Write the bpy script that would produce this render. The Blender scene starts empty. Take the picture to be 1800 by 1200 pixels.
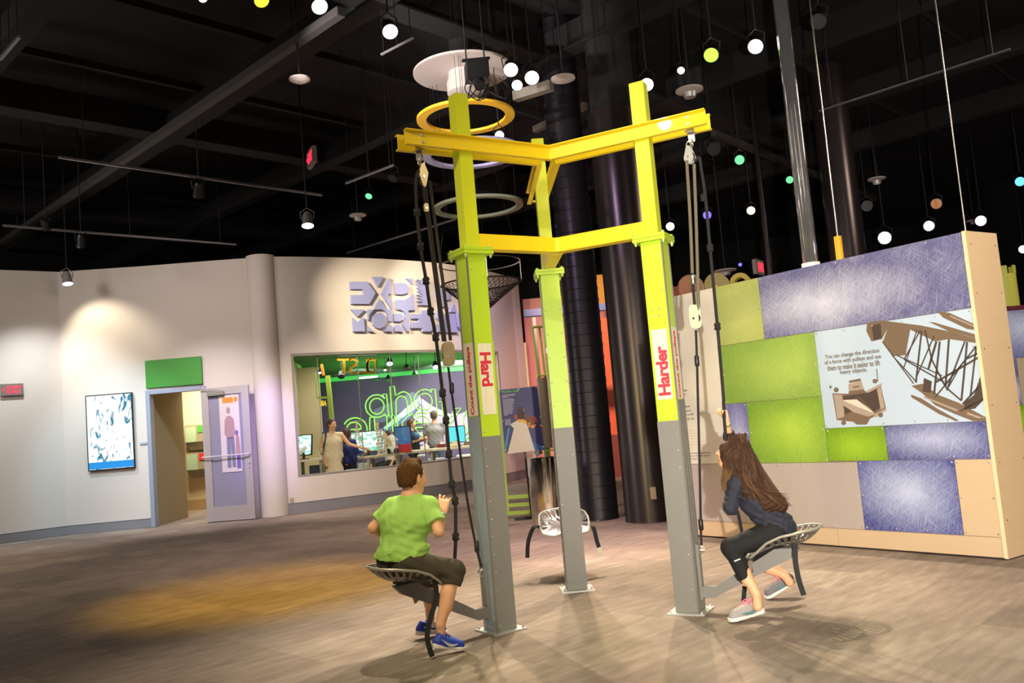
import bpy, bmesh, math, random
import numpy as np
from mathutils import Vector, Matrix, Quaternion
random.seed(7)
S = bpy.context.scene
COL = S.collection

# ------------------------------------------------------------------ camera
CAMP = np.array([-0.3921, -6.4868, 1.4])
PITCH, ROLL, FPX = 0.0894, -0.0845, 1540.5
def _frame():
    f = np.array([0, math.cos(PITCH), math.sin(PITCH)]); r = np.array([1., 0, 0]); u = np.cross(r, f)
    c, s = math.cos(ROLL), math.sin(ROLL)
    return c*r+s*u, -s*r+c*u, f
RV, UV, FV = _frame()
cam = bpy.data.cameras.new('camera'); camo = bpy.data.objects.new('camera', cam); COL.objects.link(camo)
cam.sensor_width = 36; cam.lens = FPX/1800*36; cam.clip_start = .05; cam.clip_end = 200
camo.matrix_world = Matrix(((RV[0], UV[0], -FV[0], CAMP[0]), (RV[1], UV[1], -FV[1], CAMP[1]), (RV[2], UV[2], -FV[2], CAMP[2]), (0, 0, 0, 1)))
S.camera = camo

# ------------------------------------------------------------------ world, exposure
w = bpy.data.worlds.new('world'); S.world = w; w.use_nodes = True
w.node_tree.nodes['Background'].inputs[0].default_value = (.9, .8, .72, 1)
w.node_tree.nodes['Background'].inputs[1].default_value = .05
S.view_settings.view_transform = 'Standard'; S.view_settings.look = 'None'
S.view_settings.gamma = 1; S.view_settings.use_curve_mapping = False
S.view_settings.exposure = 0.0

# ------------------------------------------------------------------ pixel-to-world helpers (real positions measured on the photograph)
def ray(x, y): return (x-900)/FPX*RV+(600-y)/FPX*UV+FV
def aty(x, y, Y): d = ray(x, y); return CAMP+d*(Y-CAMP[1])/d[1]
def atz(x, y, z): d = ray(x, y); return CAMP+d*(z-CAMP[2])/d[2]
def onplane(x, y, p, n): d = ray(x, y); return CAMP+d*(((np.asarray(p)-CAMP)@n)/(d@n))
ANG = {'A': 213.0, 'B': -27.0, 'C': 93.0}
def arm(k, s, t, z):
    a = math.radians(ANG[k]); return np.array([math.cos(a)*s-math.sin(a)*t, math.sin(a)*s+math.cos(a)*t, z])
def onarm(k, x, y, off=0.):
    a = math.radians(ANG[k]); n = np.array([-math.sin(a), math.cos(a), 0.]); return onplane(x, y, n*off, n)

# ------------------------------------------------------------------ lights
def light(kind, name, loc, aim=None, power=100, color=(1, 1, 1), size=.05, spot=60, blend=.4):
    l = bpy.data.lights.new(name, kind); l.energy = power; l.color = color
    if kind == 'AREA': l.size = size
    else: l.shadow_soft_size = size
    if kind == 'SPOT': l.spot_size = math.radians(spot); l.spot_blend = blend
    o = bpy.data.objects.new(name, l); COL.objects.link(o); o.location = loc
    if aim is not None:
        o.rotation_euler = (Vector(aim)-Vector(loc)).to_track_quat('-Z', 'Y').to_euler()
    return o
WARM = (1, .82, .58); WHITE = (1, .93, .82); NEUT = (1, .95, .95)
# camera flash beside the lens: it throws the rope shadows onto the panelled wall
light('SPOT', 'flash', (-.06, -6.5, 1.42), (3.0, .6, 1.7), 2700, (1, .94, .84), .02, 76, 1.0)
light('SPOT', 'track_light', (-.1, 3.2, 5.15), (.4, 3.0, 0), 900, (1, .74, .72), .05, 34, .8)
# area fill added out of view behind and beside the visitors
light('AREA', 'fill_light', (-5.5, -5.5, 6.0), (-5.5, -1, 0), 60, (1, .9, .8), 2.0)
light('AREA', 'fill_light', (4.5, -6.5, 6.0), (2.5, -1, 0), 60, (1, .88, .74), 2.0)
light('AREA', 'fill_light', (-10.5, 2.0, 5.6), (-8.5, 9, 1.5), 210, (1, .93, .86), 1.5)
light('AREA', 'fill_light', (9.0, 2.5, 6.0), (4, 6, 0), 160, (1, .82, .66), 1.5)
# track lamps above and behind the tower
light('SPOT', 'track_light', (-.15, 2.75, 5.15), (.0, .2, 0), 800, WHITE, .04, 52, .6)
light('SPOT', 'track_light', (-1.3, 1.6, 5.1), (-1.1, -.9, 0), 700, (1, .92, .7), .025, 50, .7)
light('SPOT', 'track_light', (.08, 3.05, 5.15), (.6, .4, 0), 1100, WARM, .04, 50, .6)
light('SPOT', 'track_light', (1.45, 3.5, 5.15), (1.25, .0, 0), 1150, WARM, .03, 80, .6)
light('SPOT', 'track_light', (-1.2, 2.2, 5.15), (-.2, 3.6, 0), 1000, (1, .70, .74), .05, 46, .8)  # added lamp, placed to brighten the carpet behind the tower
# lamps over the visitor side
light('SPOT', 'track_light', (-3.0, -4.6, 5.2), (-.3, -.2, 3.3), 530, (1, .82, .4), .08, 30, .7)
light('SPOT', 'track_light', (1.8, -5.2, 5.2), (.6, -.4, 1.6), 200, (1, .87, .6), .08, 60, .7)
light('SPOT', 'track_light', (.4, -4.6, 5.2), (2.4, 1.8, 1.3), 250, (1, .92, .86), .08, 52, .6)
light('SPOT', 'track_light', (-1.0, -4.4, 5.2), (-.1, -1.0, 0), 330, (1, .80, .36), .08, 50, .8)
light('SPOT', 'track_light', (3.6, -2.8, 5.2), (3.5, .3, 1.3), 560, (1, .85, .62), .08, 60, .7)
light('SPOT', 'track_light', (-2.6, -3.8, 5.2), (-1.3, -.85, .85), 520, (1, .93, .72), .06, 22, .8)
# yellow gel lamp and its pool of light on the carpet
light('SPOT', 'yellow_gel_light', (-2.3, .8, 5.15), (-2.75, 2.0, 0), 1350, (1, .60, .05), .06, 42, .9)
light('SPOT', 'track_light', (-6.5, -1.5, 5.2), (-7.5, 3.0, 0), 280, (1, .82, .5), .08, 60, .9)
light('SPOT', 'track_light', (-7.6, 5.2, 5.0), (-8.6, 6.2, 0), 240, (1, .8, .55), .08, 50, .5)
light('SPOT', 'green_gel_light', (2.05, 2.85, 5.1), (.5, -2.5, 1), 160, (.15, 1, .15), .06, 50, .6)
# wall washers
light('SPOT', 'wall_light', (-8.28, 8.98, 4.42), (-8.0, 9.8, 3.5), 90, (1, .88, .66), .05, 88, .7)
light('SPOT', 'wall_light', (-8.6, 8.0, 4.9), (-8.7, 9.6, .8), 500, (.9, .95, 1), .05, 80, .8)
light('SPOT', 'wall_light', (-6.0, 6.8, 4.9), (-5.9, 9.9, .9), 800, (.98, .88, .94), .08, 58, .9)
light('SPOT', 'wall_light', (-5.6, 6.2, 4.6), (-6.0, 9.9, 3.6), 200, (1, .88, .84), .08, 95, 1.0)  # added to brighten the upper back wall
light('SPOT', 'blue_gel_light', (-6.3, 6.6, 4.9), (-7.9, 9.9, 1.3), 640, (.45, .8, 1), .08, 40, .8)
light('SPOT', 'blue_gel_light', (-3.6, 6.4, 4.9), (-5.1, 10.0, 1.5), 1000, (.42, .3, 1), .08, 22, .9)
light('SPOT', 'wall_light', (-4.3, 6.9, 4.9), (-2.2, 11.8, 3.5), 1600, (1, .86, .62), .06, 46, 1.0)
light('SPOT', 'wall_light', (-1.8, 8.5, 4.9), (-1.4, 12.6, 3.6), 700, (1, .84, .66), .06, 60, .6)
light('SPOT', 'wall_light', (-3.4, 6.8, 5.0), (-3.0, 11.0, .5), 950, (1, .84, .7), .08, 62, .8)
light('SPOT', 'purple_gel_light', (-.6, 9.6, 4.8), (-.5, 14.5, 2.4), 420, (.8, .6, 1), .08, 55, .8)
light('SPOT', 'track_light', (.4, 8.2, 5.0), (1.9, 13.8, 1.8), 2000, (1, .55, .4), .08, 60, .7)
light('SPOT', 'track_light', (-3.4, 3.0, 5.2), (-2.6, 4.8, 0), 560, (1, .78, .66), .08, 72, .9)  # added to lift the dark carpet in front of the studio
light('SPOT', 'track_light', (-1.4, 5.4, 5.0), (-1.3, 7.5, 0), 440, (1, .75, .6), .08, 75, .8)
light('SPOT', 'track_light', (-3.6, .8, 4.7), (-.75, 4.5, 6.0), 1200, (1, .92, .9), .05, 34, .6)  # unseen uplight added to brighten the diffuser disc
# uplight added for the hanging rings, and glints on the dark duct and column
light('SPOT', 'ring_fill_light', (-2.2, 1.2, 4.0), (-.7, 4.5, 5.4), 420, (1, .9, .85), .05, 60, .8)
light('SPOT', 'violet_gel_light', (-.8, 2.0, 5.1), (1.0, 4.8, 3.0), 90, (.8, .6, 1), .05, 60, .6)
light('SPOT', 'track_light', (2.2, .8, 5.2), (1.0, 3.6, 0.0), 140, (1, .86, .6), .05, 60, .6)
# behind the glass and in the corridor
light('AREA', 'studio_light', (-3.9, 12.4, 3.05), (-3.9, 12.4, 0), 55, (1, .95, .85), 1.4)
light('AREA', 'studio_light', (-1.8, 15.2, 3.05), (-1.8, 15.2, 0), 130, (1, .95, .95), 1.8)
light('SPOT', 'studio_light', (-2.2, 16.6, 3.0), (-1.6, 19.9, 1.8), 900, (.95, .88, 1), .05, 85, .7)
light('SPOT', 'studio_light', (-4.6, 16.6, 3.0), (-4.6, 19.9, 1.4), 260, (.8, .8, 1), .05, 85, .9)
light('AREA', 'studio_uplight', (-3.2, 15.0, 2.3), (-3.2, 15.0, 4), 60, (.2, 1, .2), 3.0)
light('AREA', 'corridor_light', (-7.3, 12.4, 2.9), (-7.5, 13.4, 0), 130, (1, .86, .6), .8)

# ------------------------------------------------------------------ materials
MATS = {}
def _new(name):
    m = bpy.data.materials.new(name); m.use_nodes = True; MATS[name] = m
    nt = m.node_tree; return m, nt, nt.nodes['Principled BSDF']
def mat(name, c, rough=.5, metal=0., var=0., scale=8., bump=0., emit=None, es=0., spec=None, stretch=None, trans=0., coat=0.):
    if name in MATS: return MATS[name]
    m, nt, b = _new(name)
    b.inputs['Base Color'].default_value = (*c, 1); b.inputs['Roughness'].default_value = rough; b.inputs['Metallic'].default_value = metal
    if spec is not None: b.inputs['Specular IOR Level'].default_value = spec
    if trans: b.inputs['Transmission Weight'].default_value = trans
    if coat: b.inputs['Coat Weight'].default_value = coat
    if emit is not None:
        b.inputs['Emission Color'].default_value = (*emit, 1); b.inputs['Emission Strength'].default_value = es
    if var or bump:
        tc = nt.nodes.new('ShaderNodeTexCoord'); mp = nt.nodes.new('ShaderNodeMapping'); nz = nt.nodes.new('ShaderNodeTexNoise')
        nz.inputs['Scale'].default_value = scale; nz.inputs['Detail'].default_value = 5
        if stretch: mp.inputs['Scale'].default_value = stretch
        nt.links.new(tc.outputs['Object'], mp.inputs['Vector']); nt.links.new(mp.outputs[0], nz.inputs['Vector'])
        if var:
            mx = nt.nodes.new('ShaderNodeMix'); mx.data_type = 'RGBA'
            mx.inputs[6].default_value = (*[max(0, v*(1-var)) for v in c], 1); mx.inputs[7].default_value = (*[min(1, v*(1+var)) for v in c], 1)
            nt.links.new(nz.outputs['Fac'], mx.inputs[0]); nt.links.new(mx.outputs[2], b.inputs['Base Color'])
        if bump:
            bp = nt.nodes.new('ShaderNodeBump'); bp.inputs['Strength'].default_value = bump; bp.inputs['Distance'].default_value = .01
            nt.links.new(nz.outputs['Fac'], bp.inputs['Height']); nt.links.new(bp.outputs[0], b.inputs['Normal'])
    return m
def srgb(*v):
    return tuple(((x/255)/12.92 if x/255 <= .04045 else ((x/255+.055)/1.055)**2.4) for x in v)

def carpet_mat():
    if 'carpet' in MATS: return MATS['carpet']
    m, nt, b = _new('carpet'); N = nt.nodes; L = nt.links
    tc = N.new('ShaderNodeTexCoord'); mp = N.new('ShaderNodeMapping'); mp.inputs['Rotation'].default_value[2] = math.radians(-45.7)
    geo = N.new('ShaderNodeNewGeometry'); L.new(geo.outputs['Position'], mp.inputs['Vector'])
    def noise(scale, st, det=4):
        q = N.new('ShaderNodeMapping'); q.inputs['Scale'].default_value = st; L.new(mp.outputs[0], q.inputs['Vector'])
        n = N.new('ShaderNodeTexNoise'); n.inputs['Scale'].default_value = scale; n.inputs['Detail'].default_value = det
        L.new(q.outputs[0], n.inputs['Vector']); return n
    n1 = noise(1.5, (1, 1, 1)); n2 = noise(7, (.5, 2.0, 1), 5); n3 = noise(260, (1, 1, 1), 2)
    br = N.new('ShaderNodeTexBrick'); br.inputs['Scale'].default_value = 1/.61; br.inputs['Brick Width'].default_value = 1; br.inputs['Row Height'].default_value = 1
    br.inputs['Mortar Size'].default_value = .0; br.offset = 0
    br.inputs['Color1'].default_value = (.38, .38, .38, 1); br.inputs['Color2'].default_value = (.66, .66, .66, 1); br.inputs['Mortar'].default_value = (.4, .4, .4, 1)
    L.new(mp.outputs[0], br.inputs['Vector'])
    r1 = N.new('ShaderNodeValToRGB'); r1.color_ramp.elements[0].position = .36; r1.color_ramp.elements[1].position = .66
    r1.color_ramp.elements[0].color = (*srgb(112, 100, 92), 1); r1.color_ramp.elements[1].color = (*srgb(162, 148, 134), 1)
    e = r1.color_ramp.elements.new(.5); e.color = (*srgb(134, 119, 108), 1)
    a = N.new('ShaderNodeMath'); a.operation = 'MULTIPLY_ADD'; a.inputs[1].default_value = .36; L.new(br.outputs['Color'], a.inputs[0]); 
    a2 = N.new('ShaderNodeMath'); a2.operation = 'MULTIPLY_ADD'; a2.inputs[1].default_value = .34; L.new(n2.outputs['Fac'], a2.inputs[0])
    a3 = N.new('ShaderNodeMath'); a3.operation = 'MULTIPLY'; a3.inputs[1].default_value = .25; L.new(n1.outputs['Fac'], a3.inputs[0])
    L.new(a3.outputs[0], a2.inputs[2]); L.new(a2.outputs[0], a.inputs[2]); L.new(a.outputs[0], r1.inputs['Fac'])
    mx = N.new('ShaderNodeMix'); mx.data_type = 'RGBA'; mx.blend_type = 'MULTIPLY'; mx.inputs[0].default_value = .5
    L.new(r1.outputs['Color'], mx.inputs[6]); L.new(n3.outputs['Fac'], mx.inputs[7])
    g = N.new('ShaderNodeMix'); g.data_type = 'RGBA'; g.blend_type = 'MULTIPLY'; g.inputs[0].default_value = 1; g.inputs[7].default_value = (1.35, 1.35, 1.35, 1)
    L.new(mx.outputs[2], g.inputs[6]); L.new(g.outputs[2], b.inputs['Base Color'])
    b.inputs['Roughness'].default_value = .95; b.inputs['Specular IOR Level'].default_value = .15
    bp = N.new('ShaderNodeBump'); bp.inputs['Strength'].default_value = .5; bp.inputs['Distance'].default_value = .004; L.new(n3.outputs['Fac'], bp.inputs['Height']); L.new(bp.outputs[0], b.inputs['Normal'])
    return m
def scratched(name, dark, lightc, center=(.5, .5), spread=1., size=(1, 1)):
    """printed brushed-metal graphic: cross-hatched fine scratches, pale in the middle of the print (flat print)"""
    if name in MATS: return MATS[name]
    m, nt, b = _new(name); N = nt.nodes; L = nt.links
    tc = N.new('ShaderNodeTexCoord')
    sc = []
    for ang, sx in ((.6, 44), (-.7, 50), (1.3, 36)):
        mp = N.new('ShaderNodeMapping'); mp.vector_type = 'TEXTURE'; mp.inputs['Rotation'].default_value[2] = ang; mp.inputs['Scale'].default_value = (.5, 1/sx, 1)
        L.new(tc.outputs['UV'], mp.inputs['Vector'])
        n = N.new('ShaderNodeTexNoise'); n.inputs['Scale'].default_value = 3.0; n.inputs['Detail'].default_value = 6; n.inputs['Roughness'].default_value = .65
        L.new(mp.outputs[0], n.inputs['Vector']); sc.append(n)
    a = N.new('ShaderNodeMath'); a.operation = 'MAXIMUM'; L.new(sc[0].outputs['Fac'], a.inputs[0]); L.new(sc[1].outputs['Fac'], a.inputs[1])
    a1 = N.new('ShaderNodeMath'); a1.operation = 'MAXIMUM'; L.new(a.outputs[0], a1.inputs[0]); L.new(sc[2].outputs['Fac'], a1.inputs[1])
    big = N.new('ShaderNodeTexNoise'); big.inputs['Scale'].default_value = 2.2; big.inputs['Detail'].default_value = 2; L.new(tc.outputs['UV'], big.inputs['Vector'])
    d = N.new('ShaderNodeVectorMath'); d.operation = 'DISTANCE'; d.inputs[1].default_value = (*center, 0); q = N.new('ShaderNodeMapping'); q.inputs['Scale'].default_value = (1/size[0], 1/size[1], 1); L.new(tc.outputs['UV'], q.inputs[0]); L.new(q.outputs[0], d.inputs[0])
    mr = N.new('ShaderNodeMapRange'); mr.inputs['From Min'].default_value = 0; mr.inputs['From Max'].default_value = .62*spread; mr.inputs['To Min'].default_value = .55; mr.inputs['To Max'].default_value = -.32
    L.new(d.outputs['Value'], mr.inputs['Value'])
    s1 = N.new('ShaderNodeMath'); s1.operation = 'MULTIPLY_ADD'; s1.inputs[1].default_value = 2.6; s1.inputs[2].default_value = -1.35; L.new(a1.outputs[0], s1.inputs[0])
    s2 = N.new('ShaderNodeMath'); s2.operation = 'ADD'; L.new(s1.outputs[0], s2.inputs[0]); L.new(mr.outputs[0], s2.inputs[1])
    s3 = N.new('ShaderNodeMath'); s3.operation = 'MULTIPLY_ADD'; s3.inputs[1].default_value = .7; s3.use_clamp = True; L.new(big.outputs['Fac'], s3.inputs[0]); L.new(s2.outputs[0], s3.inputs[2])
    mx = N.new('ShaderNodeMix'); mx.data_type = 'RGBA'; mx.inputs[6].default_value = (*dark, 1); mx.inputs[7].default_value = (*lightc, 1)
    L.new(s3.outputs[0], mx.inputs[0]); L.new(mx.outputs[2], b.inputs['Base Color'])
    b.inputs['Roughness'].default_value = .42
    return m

# ------------------------------------------------------------------ object helpers
WL = {}
def props(o, label=None, cat=None, group=None, kind=None):
    if label: o['label'] = label
    if cat: o['category'] = cat
    if group: o['group'] = group
    if kind: o['kind'] = kind
    return o
def thing(name, label, cat, loc=(0, 0, 0), group=None):
    o = bpy.data.objects.new(name, None); COL.objects.link(o); o.location = loc; o.empty_display_size = .1
    WL[o.name] = np.array(loc, float); return props(o, label, cat, group)
def unit(v): v = np.asarray(v, float); return v/max(1e-9, np.linalg.norm(v))
class MB:
    def __init__(s): s.v = []; s.f = []; s.m = []; s.uv = {}
    def add(s, vs, fs, mi=0):
        o = len(s.v); s.v += [tuple(map(float, p)) for p in vs]
        for f in fs: s.f.append([i+o for i in f]); s.m.append(mi)
        return s
    def obox(s, c, ax, ay, az, dx, dy, dz, mi=0):
        c = np.asarray(c, float); ax, ay, az = unit(ax)*dx/2, unit(ay)*dy/2, unit(az)*dz/2
        P = [c+i*ax+j*ay+k*az for i in (-1, 1) for j in (-1, 1) for k in (-1, 1)]
        return s.add(P, [(0, 1, 3, 2), (4, 6, 7, 5), (0, 4, 5, 1), (2, 3, 7, 6), (0, 2, 6, 4), (1, 5, 7, 3)], mi)
    def box(s, x0, x1, y0, y1, z0, z1, mi=0):
        return s.obox(((x0+x1)/2, (y0+y1)/2, (z0+z1)/2), (1, 0, 0), (0, 1, 0), (0, 0, 1), x1-x0, y1-y0, z1-z0, mi)
    def bar(s, a, b, w, h, up=(0, 0, 1), mi=0):
        a, b = np.asarray(a, float), np.asarray(b, float); d = unit(b-a); sd = unit(np.cross(d, up)); u = np.cross(sd, d)
        return s.obox((a+b)/2, d, sd, u, np.linalg.norm(b-a), w, h, mi)
    def prism(s, pts, vec, mi=0):
        n = len(pts); vec = np.asarray(vec, float); P = [np.asarray(p, float) for p in pts]; Q = [p+vec for p in P]
        return s.add(P+Q, [list(range(n))[::-1], list(range(n, 2*n))]+[(i, (i+1) % n, n+(i+1) % n, n+i) for i in range(n)], mi)
    def tube(s, pts, r, n=8, cap=True, mi=0, closed=False):
        pts = [np.asarray(p, float) for p in pts]; m = len(pts); rr = r if hasattr(r, '__len__') else [r]*m
        d0 = unit(pts[1]-pts[0]); u = unit(np.cross(d0, (0.13, .31, .94))); vs = []
        for i, p in enumerate(pts):
            if closed: d = unit(pts[(i+1) % m]-pts[i-1])
            else: d = unit(pts[min(i+1, m-1)]-pts[max(i-1, 0)])
            u = unit(u-d*(u@d)); w_ = np.cross(d, u)
            for k in range(n):
                a = 2*math.pi*k/n; vs.append(p+rr[i]*(u*math.cos(a)+w_*math.sin(a)))
        fs = []
        for i in range(m if closed else m-1):
            j = (i+1) % m
            for k in range(n): fs.append((i*n+k, i*n+(k+1) % n, j*n+(k+1) % n, j*n+k))
        if cap and not closed: fs += [list(range(n))[::-1], [(m-1)*n+k for k in range(n)]]
        return s.add(vs, fs, mi)
    def lathe(s, prof, c, axis=(0, 0, 1), n=24, mi=0):
        c = np.asarray(c, float); ax = unit(axis); u = unit(np.cross(ax, (0.2, .9, .1) if abs(ax[2]) > .5 else (0, 0, 1))); w_ = np.cross(ax, u)
        vs = [c+ax*z+r*(u*math.cos(2*math.pi*k/n)+w_*math.sin(2*math.pi*k/n)) for r, z in prof for k in range(n)]
        fs = [(i*n+k, i*n+(k+1) % n, (i+1)*n+(k+1) % n, (i+1)*n+k) for i in range(len(prof)-1) for k in range(n)]
        loop = tuple(prof[0]) == tuple(prof[-1])
        if prof[0][0] > 1e-6 and not loop: fs.append(list(range(n))[::-1])
        if prof[-1][0] > 1e-6 and not loop: fs.append([(len(prof)-1)*n+k for k in range(n)])
        return s.add(vs, fs, mi)
    def dome(s, c, r, axis, n=6, mi=0, h=.7): return s.lathe([(r, 0), (r*.85, r*h*.6), (r*.4, r*h)], c, axis, n, mi)
    def build(s, name, m, parent=None, smooth=False, bevel=0, uvplane=None, label=None, kind=None, double=False):
        off = WL[parent.name] if parent is not None else np.zeros(3)
        me = bpy.data.meshes.new(name); V = [(p[0]-off[0], p[1]-off[1], p[2]-off[2]) for p in s.v]
        me.from_pydata(V, [], s.f); ms = m if isinstance(m, (list, tuple)) else [m]
        for q in ms: me.materials.append(q)
        me.polygons.foreach_set('material_index', s.m)
        if uvplane:
            o_, eu, ev, su, sv = uvplane; o_ = np.asarray(o_)-off; eu = np.asarray(eu); ev = np.asarray(ev); uvl = me.uv_layers.new()
            for lp in me.loops:
                q = np.array(me.vertices[lp.vertex_index].co)-o_; uvl.data[lp.index].uv = ((q@eu)/su, (q@ev)/sv)
        bm = bmesh.new(); bm.from_mesh(me); bmesh.ops.recalc_face_normals(bm, faces=bm.faces)
        if bevel: bmesh.ops.bevel(bm, geom=[e for e in bm.edges if e.calc_face_angle(0) > .6], offset=bevel, segments=2, affect='EDGES', clamp_overlap=True)
        bm.to_mesh(me); bm.free()
        if smooth:
            me.polygons.foreach_set('use_smooth', [True]*len(me.polygons)); me.set_sharp_from_angle(angle=.7)
        o = bpy.data.objects.new(name, me); COL.objects.link(o)
        if parent is not None: o.parent = parent
        WL[o.name] = off.copy()
        if label: o['label'] = label
        if kind: o['kind'] = kind
        return o
def ray_xy(o, p, d): pass

def glyphs(text, size=1., bold=0., xs=1., spacing=1.):
    """flat letter outlines of the built-in font as (verts2d, faces), centred on x, baseline 0"""
    cu = bpy.data.curves.new('t', 'FONT'); cu.body = text; cu.size = size; cu.offset = bold; cu.resolution_u = 3; cu.space_character = spacing
    cu.align_x = 'LEFT'; ob = bpy.data.objects.new('t', cu); me = bpy.data.meshes.new_from_object(ob)
    V = np.array([v.co[:] for v in me.vertices]).reshape(-1, 3); F = [list(p.vertices) for p in me.polygons]
    bpy.data.objects.remove(ob); bpy.data.curves.remove(cu); bpy.data.meshes.remove(me)
    if len(V): V[:, 0] -= (V[:, 0].min()+V[:, 0].max())/2
    V = V*np.array([xs, 1, 1]); return V[:, :2], F
def letters(text, size, origin, eu, ev, thick, m, parent, bold=0., xs=1., name='lettering', fit=None, spacing=1., label=None, mirror=False):
    """text as thin raised letters: eu = reading direction, ev = up, extruded along eu x ev"""
    V, F = glyphs(text, size, bold, xs, spacing)
    if fit: 
        wdt = V[:, 0].max()-V[:, 0].min(); hgt = V[:, 1].max()-V[:, 1].min()
        V = V*np.array([fit[0]/wdt, fit[1]/hgt if fit[1] else fit[0]/wdt])
    V[:, 1] -= (V[:, 1].min()+V[:, 1].max())/2
    if mirror: V[:, 0] *= -1
    eu, ev = unit(eu), unit(ev); n = np.cross(eu, ev)
    b = MB(); P = [np.asarray(origin)+x*eu+y*ev for x, y in V]; k = len(P)
    b.add([p+n*thick for p in P], F)
    from collections import Counter
    ed = {}
    for f in F:
        for i in range(len(f)):
            a, c = f[i], f[(i+1) % len(f)]; ed[(a, c)] = 1
    sides = [(a, c) for (a, c) in ed if (c, a) not in ed]
    b.add([p for p in P]+[p+n*thick for p in P], [(a, c, c+k, a+k) for a, c in sides])
    return b.build(name, m, parent, label=label)
# ------------------------------------------------------------------ common materials
CARPET = carpet_mat()
WALLM = mat('wall_paint', srgb(206, 196, 186), .85, var=.03, scale=3)
BASEM = mat('baseboard_vinyl', srgb(128, 126, 130), .6)
BLACK = mat('ceiling_black', srgb(19, 18, 19), .9, var=.3, scale=2)
STEELB = mat('black_steel', srgb(20, 19, 20), .6)
YEL = mat('yellow_paint', srgb(236, 204, 24), .42, var=.03, scale=6, coat=.1)
LIME = mat('lime_paint', srgb(182, 210, 44), .42, var=.03, scale=6, coat=.1)
GREYP = mat('grey_paint', srgb(124, 121, 114), .5, var=.04, scale=6)
BLUEP = mat('pale_blue_paint', srgb(140, 150, 154), .5)
GALV = mat('galvanised_plate', srgb(196, 196, 192), .4, metal=.5, var=.08, scale=30)
CHROME = mat('chrome', (.85, .85, .85), .12, metal=1)
STEEL = mat('brushed_steel', (.6, .57, .52), .3, metal=1, var=.1, scale=20)
DARKM = mat('dark_metal', srgb(50, 47, 45), .45, metal=.4)
ROPE = mat('black_rope', srgb(34, 30, 30), .85, var=.4, scale=160, bump=.6)
WEBB = mat('black_webbing', srgb(16, 15, 14), .75, var=.2, scale=90)
BOLTM = mat('bolt_steel', (.75, .73, .7), .3, metal=1)
RED = mat('red_print', srgb(206, 44, 60), .6)
CREAMP = mat('cream_label', srgb(232, 222, 190), .6, var=.1, scale=4, stretch=(1, 1, .2))
BLK = mat('black_plastic', (.012, .012, .013), .4)
WHITEP = mat('white_plastic', srgb(232, 228, 222), .5)

# ------------------------------------------------------------------ floor with carpet tiles
b = MB(); b.box(-16, 14, -9, 24, -.06, -.004)
floor = props(b.build('floor', CARPET), kind='structure')
g1 = unit((-.716, .699, 0)); g2 = unit((.699, .716, 0))
tile_me = None; T = .61
cands = []
for i in range(-40, 40):
    for j in range(-40, 40):
        c = g1*(i+.5)*T+g2*(j+.5)*T
        d = (c-CAMP)@FV
        if d < 1.5: continue
        P = c-CAMP; x = 900+FPX*(P@RV)/d; y = 600-FPX*(P@UV)/d
        if -150 < x < 1950 and y < 1330:
            near_disp = ((c-np.array([3.31, .47, 0]))@unit((-.81, -.59, 0))) > .32
            if near_disp and c[1] < 9: cands.append((np.linalg.norm(P), c))
cands.sort(key=lambda q: q[0])
for k, (_, c) in enumerate(cands[:295]):
    if tile_me is None:
        b = MB(); b.obox((0, 0, -.002), g1, g2, (0, 0, 1), T-.0012, T-.0012, .0039); t0 = b.build('carpet_tile', CARPET, floor); t0.location = c; tile_me = t0
    else:
        o = tile_me.copy(); COL.objects.link(o); o.location = c; WL[o.name] = WL[floor.name]

# ------------------------------------------------------------------ ceiling
b = MB(); b.box(-16, 14, -9, 24, 7.0, 7.1)
ceil = props(b.build('ceiling', BLACK), kind='structure')
def cpt(u, v, z): p = g1*u+g2*v; return np.array([p[0], p[1], z])
for v in (-7.5, -4.6, -1.7, 1.2, 4.1, 7.0, 9.9, 12.8):
    b = MB(); b.bar(cpt(-12, v, 6.5), cpt(22, v, 6.5), .16, .34); b.bar(cpt(-12, v, 6.3), cpt(22, v, 6.3), .26, .03)
    b.build('beam', BLACK, ceil)
for u in (-2, 3.5, 9, 14.5):
    b = MB(); b.bar(cpt(u, -12, 6.55), cpt(u, 16, 6.55), .3, .4); b.bar(cpt(u, -12, 6.34), cpt(u, 16, 6.34), .36, .03)
    b.build('beam', BLACK, ceil)
for u in range(-5, 20, 2):
    b = MB(); b.bar(cpt(u+.7, -12, 6.7), cpt(u+.7, 16, 6.7), .08, .1); b.build('purlin', BLACK, ceil)
# room envelope behind and to the right, out of the light
b = MB(); b.box(-16, 14, 23.9, 24, 0, 7); props(b.build('wall_far', BLACK), kind='structure')
b = MB(); b.box(13.9, 14, -9, 24, 0, 7); props(b.build('wall_right', BLACK), kind='structure')
b = MB(); b.box(-16, 14, -9.1, -9, 0, 7); props(b.build('wall_behind', mat('dark_wall', srgb(70, 62, 58), .9)), kind='structure')

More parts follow.
